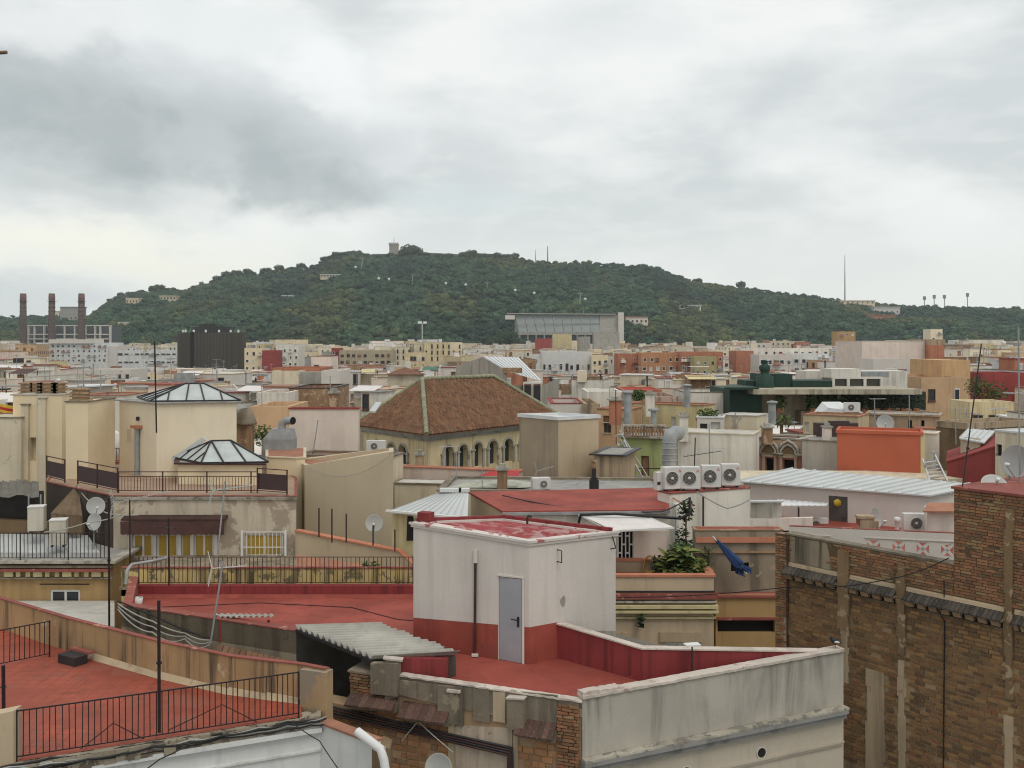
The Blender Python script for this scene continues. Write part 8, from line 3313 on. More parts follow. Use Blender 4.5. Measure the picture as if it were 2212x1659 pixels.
far_block('orange and beige brick apartment block with balconies',1385,1470,350,762,stucco('orange_brick',(0.47,0.23,0.12),.2,None,.15,(.5,.36,.22),.12),14,(6,3,1.2,1.5,3.1),yvis=806,wk=('glass','shut','shutb','glass'))
far_block('red brick apartment block with a green roller blind',1470,1562,345,760,TERRA,14,(7,3,1.2,1.5,3.1),yvis=808,wk=('shut','glass','shutg','glass','shutb'))
far_block('olive-yellow blank block before the red brick apartments',1500,1548,335,770,stucco('olive_beige',(0.38,0.32,0.17),.2,None,0,var=.06),8,(3,2,.8,.9,3.2),yvis=804,wk=('brown',))
far_block('red brick tower wing with vertical grooves right of the apartments',1590,1628,355,758,TERRA,12,None,yvis=800)
far_block('white apartment house with stacked balconies below the hill',1640,1712,330,766,WHITE,12,(5,3,1.5,1.6,3.2),yvis=802)
far_block('pale white apartment house with balconies left of the pink block',1712,1790,335,764,WHITE_COOL,12,(5,3,1.6,1.5,3.1),yvis=802,wk=('glass','shut'))
far_block('white long house with low balcony fronts at the foot of the hill',1600,1790,480,752,WHITE_D,12,(12,1,1.5,1.4,3),yvis=766)
H = far_block('large pale pink block with a white parapet below the right ridge',1862,2004,170,737,PINK,14,(4,1,1.5,1.6,3),yvis=800,capm=WHITE,par=1.0,zwin=4.6)
simple_box(H,2003,2042,169,733,745,9,TAN,'tower_head')
simple_box(H,2006,2040,168.5,745.4,830,8,TERRA,'brick_shaft',0)
far_block('white terraced house front below the pale pink block',1886,1990,160,775,WHITE,6,(4,1,1.6,1.7,3),yvis=812)
H = far_block('stepped peach house with a flat roof slab right of the green terrace',1990,2092,118,815,PEACH,12,(2,1,.8,1.6,3),TERRAROOF,yvis=870,par=.3)
simple_box(H,2035,2096,124,778,815.5,10,stucco('peach_upper',(0.56,0.36,0.19),.2,None,.1,var=.08),'upper_storey',0)
far_block('maroon blank wall house at the right edge',2122,2230,135,806,MAROON,8,None,PALEROOF,yvis=832)
far_block('yellow house with a white roof edge below the maroon wall',2095,2190,88,868,YELLOW,4,(3,1,.8,.9,3),ROOFWHITE,yvis=905,wk=('brown',),par=.3)
far_block('small ochre house alone at the foot of the right ridge',1810,1848,700,716,OCHRE,14,(3,1,1.6,1.8,4),yvis=735,par=.4)
far_block('white stepped villa tower before the right ridge',2010,2036,560,711,CREAM_P,10,(2,2,1.6,1.4,3),yvis=732)
far_block('pale yellow block below the stadium',1195,1235,620,722,PALE_YELLOW,14,None,yvis=746)
far_block('red gabled block left of the pale yellow block below the stadium',1157,1192,600,731,stucco('barn_red',(0.33,0.08,0.07),.2),14,None,RED,yvis=752)
far_block('grey block below the stadium',1250,1275,640,727,CONCRETE,14,None,yvis=746)
far_block('tall grey concrete tower below the right end of the stadium',1283,1338,800,718,CONCRETE,14,None,yvis=752)


# gabled white hall in the middle
def hall():
 d = 118
 H = thing('gabled_hall','hall with a long white sloping metal roof and grey gable in the centre','hall',(*F(1080,d),0))
 a,b,c = F(985,122),F(1085,112),F(1170,120)
 za,zr = Zp(790,118),Zp(771,118)
 m = MB()
 g0,g1 = F(985,125),F(1096,112)
 ap = P(1042,771,120)
 m.face([(*g0,0),(*g1,0),(*g1,Zp(802,112)),tuple(ap),(*g0,Zp(792,125))])
 m.wall(F(1096,112),F(1172,117),0,Zp(832,114))
 m.wall(F(1172,117),(F(1172,117)[0] + 3,140),0,Zp(832,117))
 m.build('wall',stucco('hall_render',(0.36,0.33,0.28),.4,None,.2,(.28,.25,.21),.12),H)
 seam_roof(H,P(1096,802,111.8),P(1170,822,116.5),P(1120,772,150),P(1042,770,120),9,ROOFWHITE,.12)
 m = MB()
 m.hexa([P(1085,806,111.4),P(1128,806,111.4),P(1128,806,113),P(1085,806,113)],[P(1085,795,111.4),P(1128,795,111.4),P(1128,794,113),P(1085,794,113)])
 m.build('brick_dormer',BRICK_RENDER,H)
 simple_box(H,1130,1170,112.5,826,870,3,WHITE,'white_front',0)
 for px in (1140,1160):
  put_window(H,*F(px,112.4),Zp(868,112.4),.8,2.0,0,'brown')
 HERO.append((980,1172,850,112))


hall()
t = thing('small_hip_house','house with a low brown hipped roof behind the large tiled hip roof','house',(*F(875,140),0))
m = MB()
m.prism([F(838,140),F(915,140),F(915,150),F(838,150)],0,Zp(808,140))
m.build('wall',CREAM_D,t)
m = MB()
e = [P(834,809,139.5),P(922,809,139.5),P(915,806,151),P(838,806,151)]
ap = P(876,793,145)
for i in range(4):
 m.face([e[i],e[(i + 1) % 4],ap])
m.build('roof',stucco('brown_tile_roof',(0.20,0.095,0.06),.3,None,.3,(.15,.08,.05),.2),t)
HERO.append((836,918,818,139))


# green terrace building
def green_terrace():
 d = 100
 H = thing('green_terrace_building','dark green roof terrace building with a wide cream canopy slab','building',(*F(1790,d),0))
 simple_box(H,1730,2008,d + .5,888,960,14,stucco('brown_stone_base',(0.27,0.21,0.145),.5,None,.2,(.2,.16,.11),.15),'wall',0)
 simple_box(H,1576,1646,d + 1.0,842,900,10,DARK_GREEN,'green_wall',0)
 simple_box(H,1646,1742,d + 2.5,846,892,8,stucco('terrace_cream',(0.44,0.39,0.28),.3),'cream_wall',0)
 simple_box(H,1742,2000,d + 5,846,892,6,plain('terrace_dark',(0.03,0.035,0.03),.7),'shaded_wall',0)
 m = MB()
 for px in (1690,1760,1812,1870,1930):
  x,y = F(px,d + 2)
  m.box(x,y,Zp(890,d),.3,.3,Zp(848,d) - Zp(890,d))
 m.build('post',CREAM_D,H)
 m = MB()
 a,b = F(1628,d - 1.5),F(1992,d - 1.5)
 m.prism([a,b,(b[0],d + 8),(a[0],d + 8)],Zp(852,d - 1.5),Zp(841,d - 1.5))
 m.build('canopy',stucco('canopy_slab',(0.42,0.38,0.29),.5,None,.2,(.3,.27,.2),.15),H)
 m = MB()
 a,b = F(1564,d - 1.3),F(1640,d - 1.3)
 m.prism([a,b,(b[0],d + 6),(a[0] + 2,d + 6)],Zp(842,d - 1.5),Zp(837,d - 1.5))
 m.build('green_canopy',DARK_GREEN,H)
 simple_box(H,1612,1640,d + 3,822,842,4,DARK_GREEN,'green_block')
 simple_box(H,1640,1712,d + 3.3,808,842,4,DARK_GREEN,'green_block')
 simple_box(H,1712,1798,d + 3.1,822,842,4,DARK_GREEN,'green_block')
 x,y = F(1652,d + 2.6)
 z0 = Zp(842,d)
 m = MB()
 s = .0465
 m.lathe((x,y,z0),[(1.0,0),(.9,1.2),(.55,1.4),(.42,1.7),(.55,1.9),(.6,2.3),(.32,2.5),(.28,2.75),(.42,2.8),(.01,3.0)],12)
 m.build('finial',DARK_GREEN,H)
 # pergola with dark glazing framed in white
 simple_box(H,1800,1905,d + 6,818,842,4,plain('pergola_glass',(0.06,0.06,0.05),.3),'pergola_glass')
 m = MB()
 for px in (1800,1832,1868,1904):
  m.bar(P(px,843,d + 5.8),P(px,815,d + 5.8),.28)
 for py in (816,841):
  m.bar(P(1798,py,d + 5.75),P(1906,py,d + 5.75),.22)
 m.build('pergola_frame',WHITE,H)
 simple_box(H,1796,1860,d + 9,797,818,4,WHITE_D,'roof_hut')
 simple_box(H,1862,1920,d + 10,803,815,4,METAL_GREY,'roof_plant')
 simple_box(H,1740,1960,d + 14,801,842,4,WHITE_D,'rear_wall')
 HERO.append((1570,2010,925,d - 2))
 spots = [(1685,876,.9,1.6),(1755,876,1.1,1.6),(1785,872,1.1,1.9),(1815,876,1.0,1.4),(1838,874,1.3,1.8),(1868,872,1.5,1.8),(1895,872,1.4,1.7),(1922,870,1.6,1.9),(1952,872,1.7,1.7),(1978,870,1.6,1.8)]
 for i,(px,py,r_,h) in enumerate(spots):
  q = P(px,890,d + .3)
  t = thing('terrace_shrub',f'dark shrub under the cream canopy, number {i}' if False else ['small palm-like shrub against the cream wall of the green terrace','slim shrub between two posts of the green terrace','tall slim shrub before the dark wall of the green terrace','low shrub below the middle of the cream canopy','round shrub right of the middle of the cream canopy','dense shrub under the pergola side of the canopy',
                  'dense dark shrub between pergola and peach house','broad dark shrub third from the right under the canopy','broad dark shrub second from the right under the canopy','broad dark shrub at the right end of the canopy'][i],'shrub',q,'shrubs on the green terrace')
  m = MB()
  leaf_cloud(m,q + Vector((0,0,h * .6)),(r_ * .75,.7,h * .55),260,.16,seed=i)
  m.build('foliage',LEAF_D if i > 3 else LEAF,t)
  m = MB()
  m.tube([q,q + Vector((0,0,h * .6))],.06,5)
  m.build('stem',WOOD,t)
  m = MB()
  m.box(q.x,q.y,q.z - .02,.6,.5,.4)
  m.build('planter',TERRA,t)


green_terrace()
# roof palm
q = P(1688,925,70)
t = thing('roof_palm','bushy green roof palm beside a grey capped flue','palm',q)
rnd = random.Random(5)
m = MB()
m.tube([q + Vector((0,0,-.6)),q + Vector((0,0,.5))],.12,7)
m.build('trunk',WOOD,t)
for i in range(26):
 a,e = rnd.uniform(0,2 * pi),rnd.uniform(.2,1.25)
 L = rnd.uniform(.9,1.7)
 m = MB()
 dr = Vector((cos(a) * cos(e),sin(a) * cos(e) * .7,sin(e)))
 sd = Vector((-sin(a),cos(a),0))
 p = q + Vector((rnd.uniform(-.5,.5),0,rnd.uniform(-.1,.5)))
 prev = p
 for k in range(1,6):
  u = k / 5
  nx_ = p + dr * L * u + Vector((0,0,-.5 * u * u))
  w0,w1 = .09 * sin(pi * (u - .19)),.09 * sin(pi * min(.98,u + .01))
  m.face([prev - sd * w0,prev + sd * w0,nx_ + sd * w1,nx_ - sd * w1])
  prev = nx_
 m.build('frond',LEAF if i % 3 else LEAF_Y,t)
for i,(px,py,d,r_) in enumerate(((2112,838,96,1.3),(2150,850,96,1.3),(1380,855,98,.8))):
 q = P(px,py,d)
 t = thing('roof_shrub',['green shrub beside the peach house near the right edge','second green shrub right of the peach house near the right edge','small green shrub below the vivid red roof'][i],'shrub',(q.x,q.y,q.z - r_))
 m = MB()
 leaf_cloud(m,q,(r_,r_ * .7,r_ * .9),420,.15,seed=60 + i)
 m.build('foliage',LEAF,t)
 m = MB()
 m.tube([q + Vector((0,0,-r_ * 1.6)),q],.07,6)
 m.build('trunk',WOOD,t)


# ------------------------------------------------------------------ the stadium stand on the slope
def stadium():
 d = 1000
 H = thing('stadium_stand','long grey glazed stadium stand with a white end tower on the slope','stadium',(*F(1220,d),0))
 a,b = F(1112,d),F(1335,d)
 z0,z1 = Zp(717,d),Zp(680,d)
 n = 9
 for i in range(n):
  x0,x1 = lerp(a[0],F(1296,d)[0],i / n),lerp(a[0],F(1296,d)[0],(i + 1) / n)
  m = MB()
  m.hexa([(x0 + 1.2 + 4 * (1 - i / n),d,z0),(x1 + 4 * (1 - (i + 1) / n),d,z0),(x1,d + 8,z0),(x0,d + 8,z0)],[(x0 + .9,d + 6,z1),(x1 - .1,d + 6,z1),(x1,d + 14,z1),(x0,d + 14,z1)])
  m.build('glazed_bay',plain('stand_glass',(0.24,0.265,0.26),.6,0,.15),H)
  m = MB()
  m.bar((x0 + .6 + 4 * (1 - i / n),d - .5,z0),(x0 + .4,d + 5.6,z1 + .4),1.0,1.0)
  m.build('rib',CONCRETE,H)
 m = MB()
 x0,x1 = F(1296,d)[0],b[0]
 m.hexa([(x0 + .2,d,z0),(x1,d,z0),(x1,d + 14,z0),(x0 + .2,d + 14,z0)],[(x0 + .2,d + 5,z1),(x1,d + 5,z1),(x1,d + 14,z1),(x0 + .2,d + 14,z1)])
 m.build('end_wall',CONCRETE,H)
 m = MB()
 m.bar((a[0] - 8,d + 6,z1 + 1.4),(b[0] - 2,d + 6,z1 + .6),8,1.0)
 m.bar((a[0],d - .5,(z0 + z1) / 2),(F(1296,d)[0],d + 2.4,(z0 + z1) / 2),.6,.5)
 m.build('roof_edge',CONCRETE,H)
 m = MB()
 m.hexa([(a[0] + 3,d - 1,z0 - 3),(b[0],d - 1,z0 - 3),(b[0],d + 10,z0 - 3),(a[0] + 3,d + 10,z0 - 3)],[(a[0] + 3,d - 1,z0 - .1),(b[0],d - 1,z0 - .1),(b[0],d + 10,z0 - .1),(a[0] + 3,d + 10,z0 - .1)])
 m.build('concourse',CONCRETE,H)
 m = MB()
 for i in range(12):
  x = lerp(a[0] + 5,b[0],i / 12)
  m.box(x,d,0,1.2,2,z0 - 3)
 m.build('column',CONCRETE,H)
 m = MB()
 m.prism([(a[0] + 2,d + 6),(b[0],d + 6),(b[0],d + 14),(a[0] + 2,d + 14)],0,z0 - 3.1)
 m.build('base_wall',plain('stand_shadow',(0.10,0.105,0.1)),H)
 m = MB()
 x = F(1341,d)[0]
 m.box(x,d,0,5.5,6,Zp(675,d))
 m.build('end_tower',WHITE,H)
 simple_box(H,1091,1112,d - 1,681,690,10,WHITE,'side_box')
 m = MB()
 for px in (1140,1180,1220,1260,1300):
  m.tube([P(px,678,d + 8),P(px,668,d + 8)],.2,5)
 m.build('flag_pole',METAL_GREY,H)
 HERO.append((1085,1350,722,d - 5))


stadium()
for i,(px,r_,h) in enumerate(((1092,9,34),(1106,8,29),(1122,9,26),(1080,8,30),(1142,7,21),(1066,8,27),(1358,8,24),(1372,9,28))):
 x,y = F(px,950 + (i % 3) * 12)
 t = copy_thing(proto,(x,y,h - 7 * r_ / 7.0 - 2),('tall dark tree standing before the left end of the stadium stand' if i < 6 else 'tall dark tree right of the white stadium end tower'),i * 1.1,(r_ / 7.0,r_ / 7.0,r_ / 6.0),'trees round the stadium')
HERO += [(40,240,740,990),(388,528,792,515)]


# ------------------------------------------------------------------ castle, masts, cable car, villas on the hill
def castle():
 d = 1745
 t = thing('hilltop_castle','castle with a square crenellated tower and flagstaff on the hilltop','castle',P(860,555,d))
 m = MB()
 x,y = F(851,d)
 z1 = Zp(530,d)
 m.box(x,y,Zp(570,d),15,15,z1 - Zp(570,d))
 m.box(x,y,z1 + .02,16.5,16.5,2.6)
 for k in range(5):
  m.box(x - 7 + k * 3.5,y - 7.6,z1 + 2.64,1.8,1.2,1.6)
 m.build('tower',stucco('castle_stone',(0.34,0.30,0.25),.4,None,.2,(.25,.22,.18),.15),t)
 m = MB()
 m.tube([(x,y,z1 + 3),(x,y,Zp(513,d))],.5,6)
 m.build('flagstaff',METAL_GREY,t)
 m = MB()
 p = [P(795,550,d),P(905,545,d + 5),P(990,549,d + 10),P(1070,548,d),P(1120,555,d - 10)]
 for a,b in zip(p,p[1:]):
  m.hexa([a + Vector((0,0,-22)),b + Vector((0,0,-22)),b + Vector((0,8,-22)),a + Vector((0,8,-22))],[a,b,b + Vector((0,8,0)),a + Vector((0,8,0))])
 m.build('rampart',stucco('rampart_stone',(0.17,0.15,0.125),.4,None,.2,(.2,.17,.14),.15),t)


castle()
for nm,lab,px,y0,y1,w in (('hill_mast','thick short mast on the hilltop, left of a pair',1157,562,539,.9),('hill_mast','pointed lattice mast on the hilltop, right of a pair',1183,566,531,1.5),('hill_mast','very tall thin white spire on the right ridge',1825,650,551,1.3)):
 d = 1740
 a,b = P(px,y0 + 8,d),P(px,y1,d)
 t = thing(nm,lab,'mast',a)
 m = MB()
 m.tube([a,a.lerp(b,.5),b],[w,w * .75,w * .35],7)
 m.build('shaft',METAL_GREY,t)
 m = MB()
 m.lathe(a,[(w * 1.1,0),(w * 3.0,.1),(w * 2.2,4),(w * 1.0,4.4)],8)
 m.build('foot',CONCRETE,t)
for i,(px,y0,y1) in enumerate(((1997,664,643),(2018,664,640),(2040,662,640),(2090,668,636))):
 d = 1735
 a,b = P(px,y0 + 6,d),P(px,y1 + 2,d)
 t = thing('flood_light','stadium floodlight on the right ridge, ' + ['first of four from the left','second of four from the left','third of four from the left','standing apart on the right'][i],'floodlight',a,'floodlights on the right ridge')
 m = MB()
 m.tube([a,b],.7,6)
 m.build('mast',METAL_GREY,t)
 m = MB()
 m.box(b.x,b.y,b.z - 2.5,5.5,1.2,6.5,.3)
 m.build('lamp_panel',plain('lamp_panel',(0.2,0.2,0.2)),t)
car_line = []
for i,(px,py) in enumerate(((768,577),(818,601.5),(840,603),(963,612),(1006,615),(1113,627),(1154,633),(1264,646))):
 d = hill_d(px,py) - 70
 q = P(px,py,d)
 t = thing('cable_car','white cable car cabin hanging over the wooded hillside, number %d uphill to downhill' % (i + 1) if False else 'small white cable car cabin over the wooded slope, ' + ['highest of all','second from the top','third from the top','fourth from the top','fifth from the top','sixth from the top','next to lowest','lowest of all'][i],'cable car',q,'cable cars over the hill')
 m = MB()
 m.lathe(q,[(.01,-1.6),(1.3,-1.5),(1.7,-.2),(1.6,1.2),(.01,1.7)],10)
 m.build('cabin',plain('cabin_white',(0.75,0.76,0.76),.4),t)
 m = MB()
 m.tube([q + Vector((0,0,1.6)),q + Vector((0,0,5))],.15,5)
 m.build('hanger',METAL_GREY,t)
for i,(px,y0,y1) in enumerate(((782,582,557),(891,612,594),(1052,630,610),(1253,666,634))):
 d = hill_d(px,y0)
 a,b = P(px - 1.5,y0 + 4,d),P(px + 1,y1,d)
 t = thing('cable_pylon','white cable car pylon on the wooded slope, ' + ['highest','second highest','third highest','lowest just left of the stadium tower'][i],'pylon',a,'cable car pylons')
 m = MB()
 m.tube([a,b],[.7,.4],7)
 m.build('shaft',plain('pylon_white',(0.28,0.30,0.29)),t)
 m = MB()
 m.bar(b + Vector((-3,0,0)),b + Vector((3,0,0)),.8)
 m.build('cross_arm',METAL_GREY,t)


def villa(label,px0,px1,y0,y1,d,mat,rm=ROOFWHITE,win=0):
 d = hill_d((px0 + px1) / 2,y1,7.0)
 t = thing('hill_house',label,'house',(*F((px0 + px1) / 2,d),Zp(y1,d) - 6))
 simple_box(t,px0,px1,d,y0,y1 + 6,14,mat,'wall')
 simple_box(t,px0 - 1.5,px1 + 1.5,d - 1,y0 - 1.5,y0 - .05,16,rm,'roof')
 for k in range(win):
  x,y = F(lerp(px0,px1,(k + .5) / win),d)
  put_window(t,x,d - .02,Zp(y1 - 1,d),2.2,2.6,0,'brown')


villa('long low white building among trees high on the left slope',692,750,594,598,1440,CREAM_D,ROOFWHITE,9)
villa('small white house among trees on the left slope',609,631,639,645,1330,WHITE,ROOFWHITE,3)
villa('cream villa with terraces on the left shoulder of the hill',272,298,645,654,1500,CREAM,CREAM_P,4)
villa('long pale ruin-like house right of the cream villa on the left shoulder',345,380,640,647,1540,CREAM_D,CREAM,5)
villa('white house with a light roof in the middle of the right slope',1468,1514,660,666,1260,WHITE_D,ROOFWHITE,5)
villa('wide pale building at the foot of the tall white spire',1805,1890,650,656,1600,CREAM,CREAM_P,8)
villa('white twin-tower house on the right ridge',1888,1944,664,676,1500,WHITE,ROOFWHITE,5)
villa('brick-red house below the white twin-tower house',1872,1935,681,692,1380,TERRA,TERRAROOF,6)
villa('pinkish building behind the stadium end tower',1352,1400,685,697,1120,PINK,TERRAROOF,5)
villa('grey block with an open top behind the brick chimneys',130,178,664,690,1220,CONCRETE,GREYROOF,5)
villa('small cream house behind the middle brick chimney',119,127,673,683,1180,CREAM_P,CREAM,1)
villa('little white kiosk at the foot of the hill right of the white frame building',255,300,697,699,1150,CREAM,ROOFWHITE,3)
aerial('tall_lamp','slim white lamp post with two heads rising at the foot of the hill',P(912,752,560),P(912,698,560),None,r=.28,mat=plain('lamp_white',(.5,.5,.48)),cat='lamp post')
q = P(912,699,560)
m = MB()
m.box(q.x - 1.3,q.y,q.z,2.2,.8,1.2)
m.box(q.x + 1.6,q.y,q.z,1.8,.8,1.2)
solo(m,'lamp_head',plain('lamp_head_white',(.7,.7,.69)),'pair of white lamp heads on the slim post at the hill foot','lamp',q)
# nearby aerial tip in the upper left corner
t = thing('aerial_boom','brown aerial boom tip reaching in at the upper left edge of the sky','antenna',(*F(-70,20.5),ZB))
m = MB()
m.tube([(*F(-70,20.5),ZB),P(-70,100,20.5)],.05,8)
m.build('mast',METAL_GREY,t)
m = MB()
m.tube([P(-110,120,20.5),P(14,113,20.2)],.038,8)
m.build('boom',WOOD,t)
for k in range(4):
 m = MB()
 q = P(-100 + k * 18,119 - k,20.45)
 m.tube([q + Vector((0,-.3,0)),q + Vector((0,.3,0))],.012,5)
 m.build('element',METAL_GREY,t)


# ================================================================== the rest of the city: individual houses, row behind row
CITY_MATS = [('white',WHITE,7),('off-white',WHITE_D,8),('cool white',WHITE_COOL,5),('cream',CREAM,2),('pale cream',CREAM_P,5),('stained cream',CREAM_D,4),('pale pink',PINK,3),('tan',TAN_PLAIN,2),('terracotta',TERRA,1.2),('grey',CONCRETE,3),
             ('yellow',PALE_YELLOW,.7),('peach',PEACH,.6),('brown',BRICK_RENDER,1.4)]
CITY_ROOFS = [('red-roofed',RED,1),('terracotta-roofed',TERRAROOF,4),('grey-roofed',GREYROOF,4),('pale-roofed',PALEROOF,5),('white-roofed',ROOFWHITE,2)]
LANDMARKS = [(20,'the leftmost brick chimney'),(110,'the middle brick chimney'),(190,'the right brick chimney'),(330,'the skylight tower mast'),(458,'the dark round building'),(580,'the dark red blank house'),(690,'the small arched-window house'),(790,'the beige office block'),(900,'the yellow house with dark windows'),(1000,'the gable of the white hall'),
             (1100,'the white hall roof'),(1225,'the white block with tall windows'),(1315,'the stadium end tower'),(1430,'the orange brick block'),(1530,'the red brick block'),(1655,'the green finial'),(1750,'the pale balcony houses'),(1850,'the white pergola'),(1930,'the pale pink block'),(2020,'the brick shaft'),(2090,'the peach house'),(2190,'the thin right-edge mast')]
GROUP = 'houses of the far city'
rnd = random.Random(11)


def pick(lst):
 return rnd.choices(lst,[w for *_,w in lst])[0]


used = set()
count = 0
POLE = MB()
POLE.tube([(0,0,0),(0,0,1)],.025,5)
POLE.bar((-.4,0,.96),(.4,0,.96),.02,.01)
for k in range(5):
 POLE.bar((-.35 + k * .17,-.2,.97),(-.35 + k * .17,.2,.97),.012,.008)
pole_me = bpy.data.meshes.new('antenna')
pole_me.from_pydata(POLE.v,[],POLE.f)
pole_me.materials.append(METAL_GREY)


def city_house(px,d,w,dep,ztop,band):
 global count
 x,y = F(px,d)
 ang = rnd.uniform(-.35,.35)
 c_,s_ = cos(ang),sin(ang)
 T = lambda a,b: (x + a * c_ - b * s_,y + a * s_ + b * c_)
 f = [T(-w / 2,0),T(w / 2,0),T(w / 2,dep),T(-w / 2,dep)]
 cn,wm,_ = pick(CITY_MATS)
 rn,rm,_ = pick(CITY_ROOFS)
 par = rnd.choice((.35,.6,.9))
 capm = rnd.choice((None,RED_CAP,PALEROOF,GREY_REND,CREAM_P,TERRAROOF,GREY_REND))
 t = thing('city_house','','house',(x,y,0),GROUP)
 zt = ztop
 # the front breaks into units of unlike height and colour, each with its own parapet and roof
 ns = max(1,min(7,round(w / (3.0 if d < 220 else 4.2 if d < 450 else 6))))
 cuts = [0] + sorted(rnd.uniform(.18,.82) for _ in range(ns - 1)) + [1]
 segs = []
 for k in range(ns):
  a,b = -w / 2 + w * cuts[k],-w / 2 + w * cuts[k + 1] - .02
  if b - a < .8:
   continue
  o = 0 if k == 0 else rnd.choice((-1.3,-.7,-.3,0,.4,.9,1.6)) * (1 if d < 450 else 1.6)
  back = rnd.uniform(0,dep * .35) if k else 0
  sm = wm if rnd.random() < .45 else pick(CITY_MATS)[1] if d < 240 or rnd.random() < .7 else rnd.choice((TERRA,PEACH,CREAM,YELLOW,PINK))
  q4 = [T(a,back),T(b,back),T(b,dep),T(a,dep)]
  ztop_ = zt + o
  segs.append((a,b,o,back))
  m = MB()
  for i in range(4):
   m.wall(q4[i],q4[(i + 1) % 4],0,ztop_ + par)
  q = inset(q4,.18)
  for i in range(4):
   j = (i + 1) % 4
   m.face([(*q[j],ztop_),(*q[i],ztop_),(*q[i],ztop_ + par),(*q[j],ztop_ + par)])
   if capm is None:
    m.face([(*q4[i],ztop_ + par),(*q4[j],ztop_ + par),(*q[j],ztop_ + par),(*q[i],ztop_ + par)])
  wl = m.build('wall',sm,t)
  m = MB()
  m.face([(*p,ztop_) for p in q])
  m.build('roof',rm if k == 0 else pick(CITY_ROOFS)[1],wl)
  if capm is not None:
   m = MB()
   ring(m,q4,.04,.2,ztop_ + par + .003,ztop_ + par + .08)
   m.build('coping',capm,wl)

 def unit(u):
  for a,b,o,back in segs:
   if a - .03 <= u <= b + .03:
    return o,back
  return 0,0
 if rnd.random() < .55:          # a set-back upper room over part of the roof
  aw,ah = w * rnd.uniform(.28,.6),rnd.uniform(1.6,2.6)
  ax = rnd.uniform(-w / 2 + aw / 2 + .1,w / 2 - aw / 2 - .1)
  a0 = dep * rnd.uniform(.3,.55)
  q4 = [T(ax - aw / 2,a0),T(ax + aw / 2,a0),T(ax + aw / 2,dep - .3),T(ax - aw / 2,dep - .3)]
  m = MB()
  m.prism(q4,zt + .002,zt + ah)
  up_ = m.build('upper_room',rnd.choice((wm,WHITE_D,CREAM_D,WHITE,PINK,BRICK_RENDER)),t)
  m = MB()
  ring(m,q4,.08,.3,zt + ah + .002,zt + ah + .1)
  m.build('eave',rnd.choice((RED_CAP,GREY_REND,CREAM_P,TERRAROOF)),up_)
  for k in range(int(aw / 2.6)):
   if d < 330:
    put_window(up_,*T(ax - aw / 2 + (k + .5) * aw / int(aw / 2.6),a0),zt + .4,.9,min(1.3,ah - .7),ang,rnd.choice(('glass','shut','brown','shutb')))
 for k in range(rnd.randint(3,6)):      # sheds, low walls, canopies and tubs that clutter the roof
  bw_,bd_,bh_ = rnd.choice(((.8,.8,1.0),(2.4,.2,1.1),(.25,2.2,1.2),(1.6,1.2,1.7),(2.6,1.5,.12),(1.2,.5,.6),(3.0,.18,.8),(1.4,1.4,2.1)))
  cx_,cy_ = T(rnd.uniform(-.42,.42) * w,rnd.uniform(.08,.8) * dep)
  ou_ = next((o for a,b,o,bk in segs if a <= ((cx_ - x) * c_ + (cy_ - y) * s_) <= b),0)
  zz = zt + ou_ + .005 + (2.1 if bh_ < .2 else 0)
  m = MB()
  m.box(cx_,cy_,zz,bw_ * rnd.uniform(.7,1.2),bd_,bh_ * rnd.uniform(.8,1.2),ang)
  if bh_ < .2:
   for sx_ in (-.42,.42):
    m.box(cx_ + c_ * sx_ * bw_,cy_ + s_ * sx_ * bw_,zt + ou_,.07,.07,2.1)
  m.build('canopy' if bh_ < .2 else 'low_wall' if min(bw_,bd_) < .3 else 'roof_shed',rnd.choice((WHITE,WHITE_D,CREAM_P,CONCRETE,BRICK_RENDER,TERRA,METAL_DARK,METAL_GREY,GREY_REND,WHITE_COOL,ROOFWHITE,WHITE_D)),t)
 for k in range(rnd.choice((0,1,2,3))):
  cx_,cy_ = T(rnd.uniform(-.45,.45) * w,rnd.uniform(.1,.9) * dep)
  h = rnd.uniform(1.2,3.0)
  m = MB()
  rr = rnd.uniform(.07,.16)
  m.tube([(cx_,cy_,zt - 1.6),(cx_,cy_,zt + h)],rr,7)
  m.lathe((cx_,cy_,zt + h),[(rr,0),(rr * 1.8,.05),(rr * 1.8,.16),(.01,.3)],7)
  m.build('flue',rnd.choice((METAL_GREY,RUST,WHITE_PLASTIC,CONCRETE)),t)
 if d < 260 and rnd.random() < .4:
  # clothes drying on a line
  a,b = Vector((*T(-.4 * w,dep * .25),zt + 1.9)),Vector((*T(rnd.uniform(-.1,.4) * w,dep * .3),zt + 1.9))
  m = MB()
  for p in (a,b):
   m.bar(p,p - Vector((0,0,1.9)),.05)
  m.bar(a,b,.02)
  m.build('clothes_line',METAL_DARK,t)
  for k in range(rnd.randint(2,5)):
   u0 = rnd.uniform(.05,.8)
   p,q_ = a.lerp(b,u0),a.lerp(b,min(.98,u0 + rnd.uniform(.6,1.3) / (b - a).length))
   hh = rnd.uniform(.5,1.1)
   m = MB()
   m.face([p,q_,q_ - Vector((0,.1,hh)),(p + q_) / 2 - Vector((0,.16,hh)),p - Vector((0,.02,hh))])
   m.build('laundry',rnd.choice((CANVAS,WHITE_PLASTIC,PINK,MAROON,SHUTTER_W,TERRA,CANVAS)),t)
 nh = rnd.choice((1,1,2,2,3)) if w > 7 else 1
 hutc = []
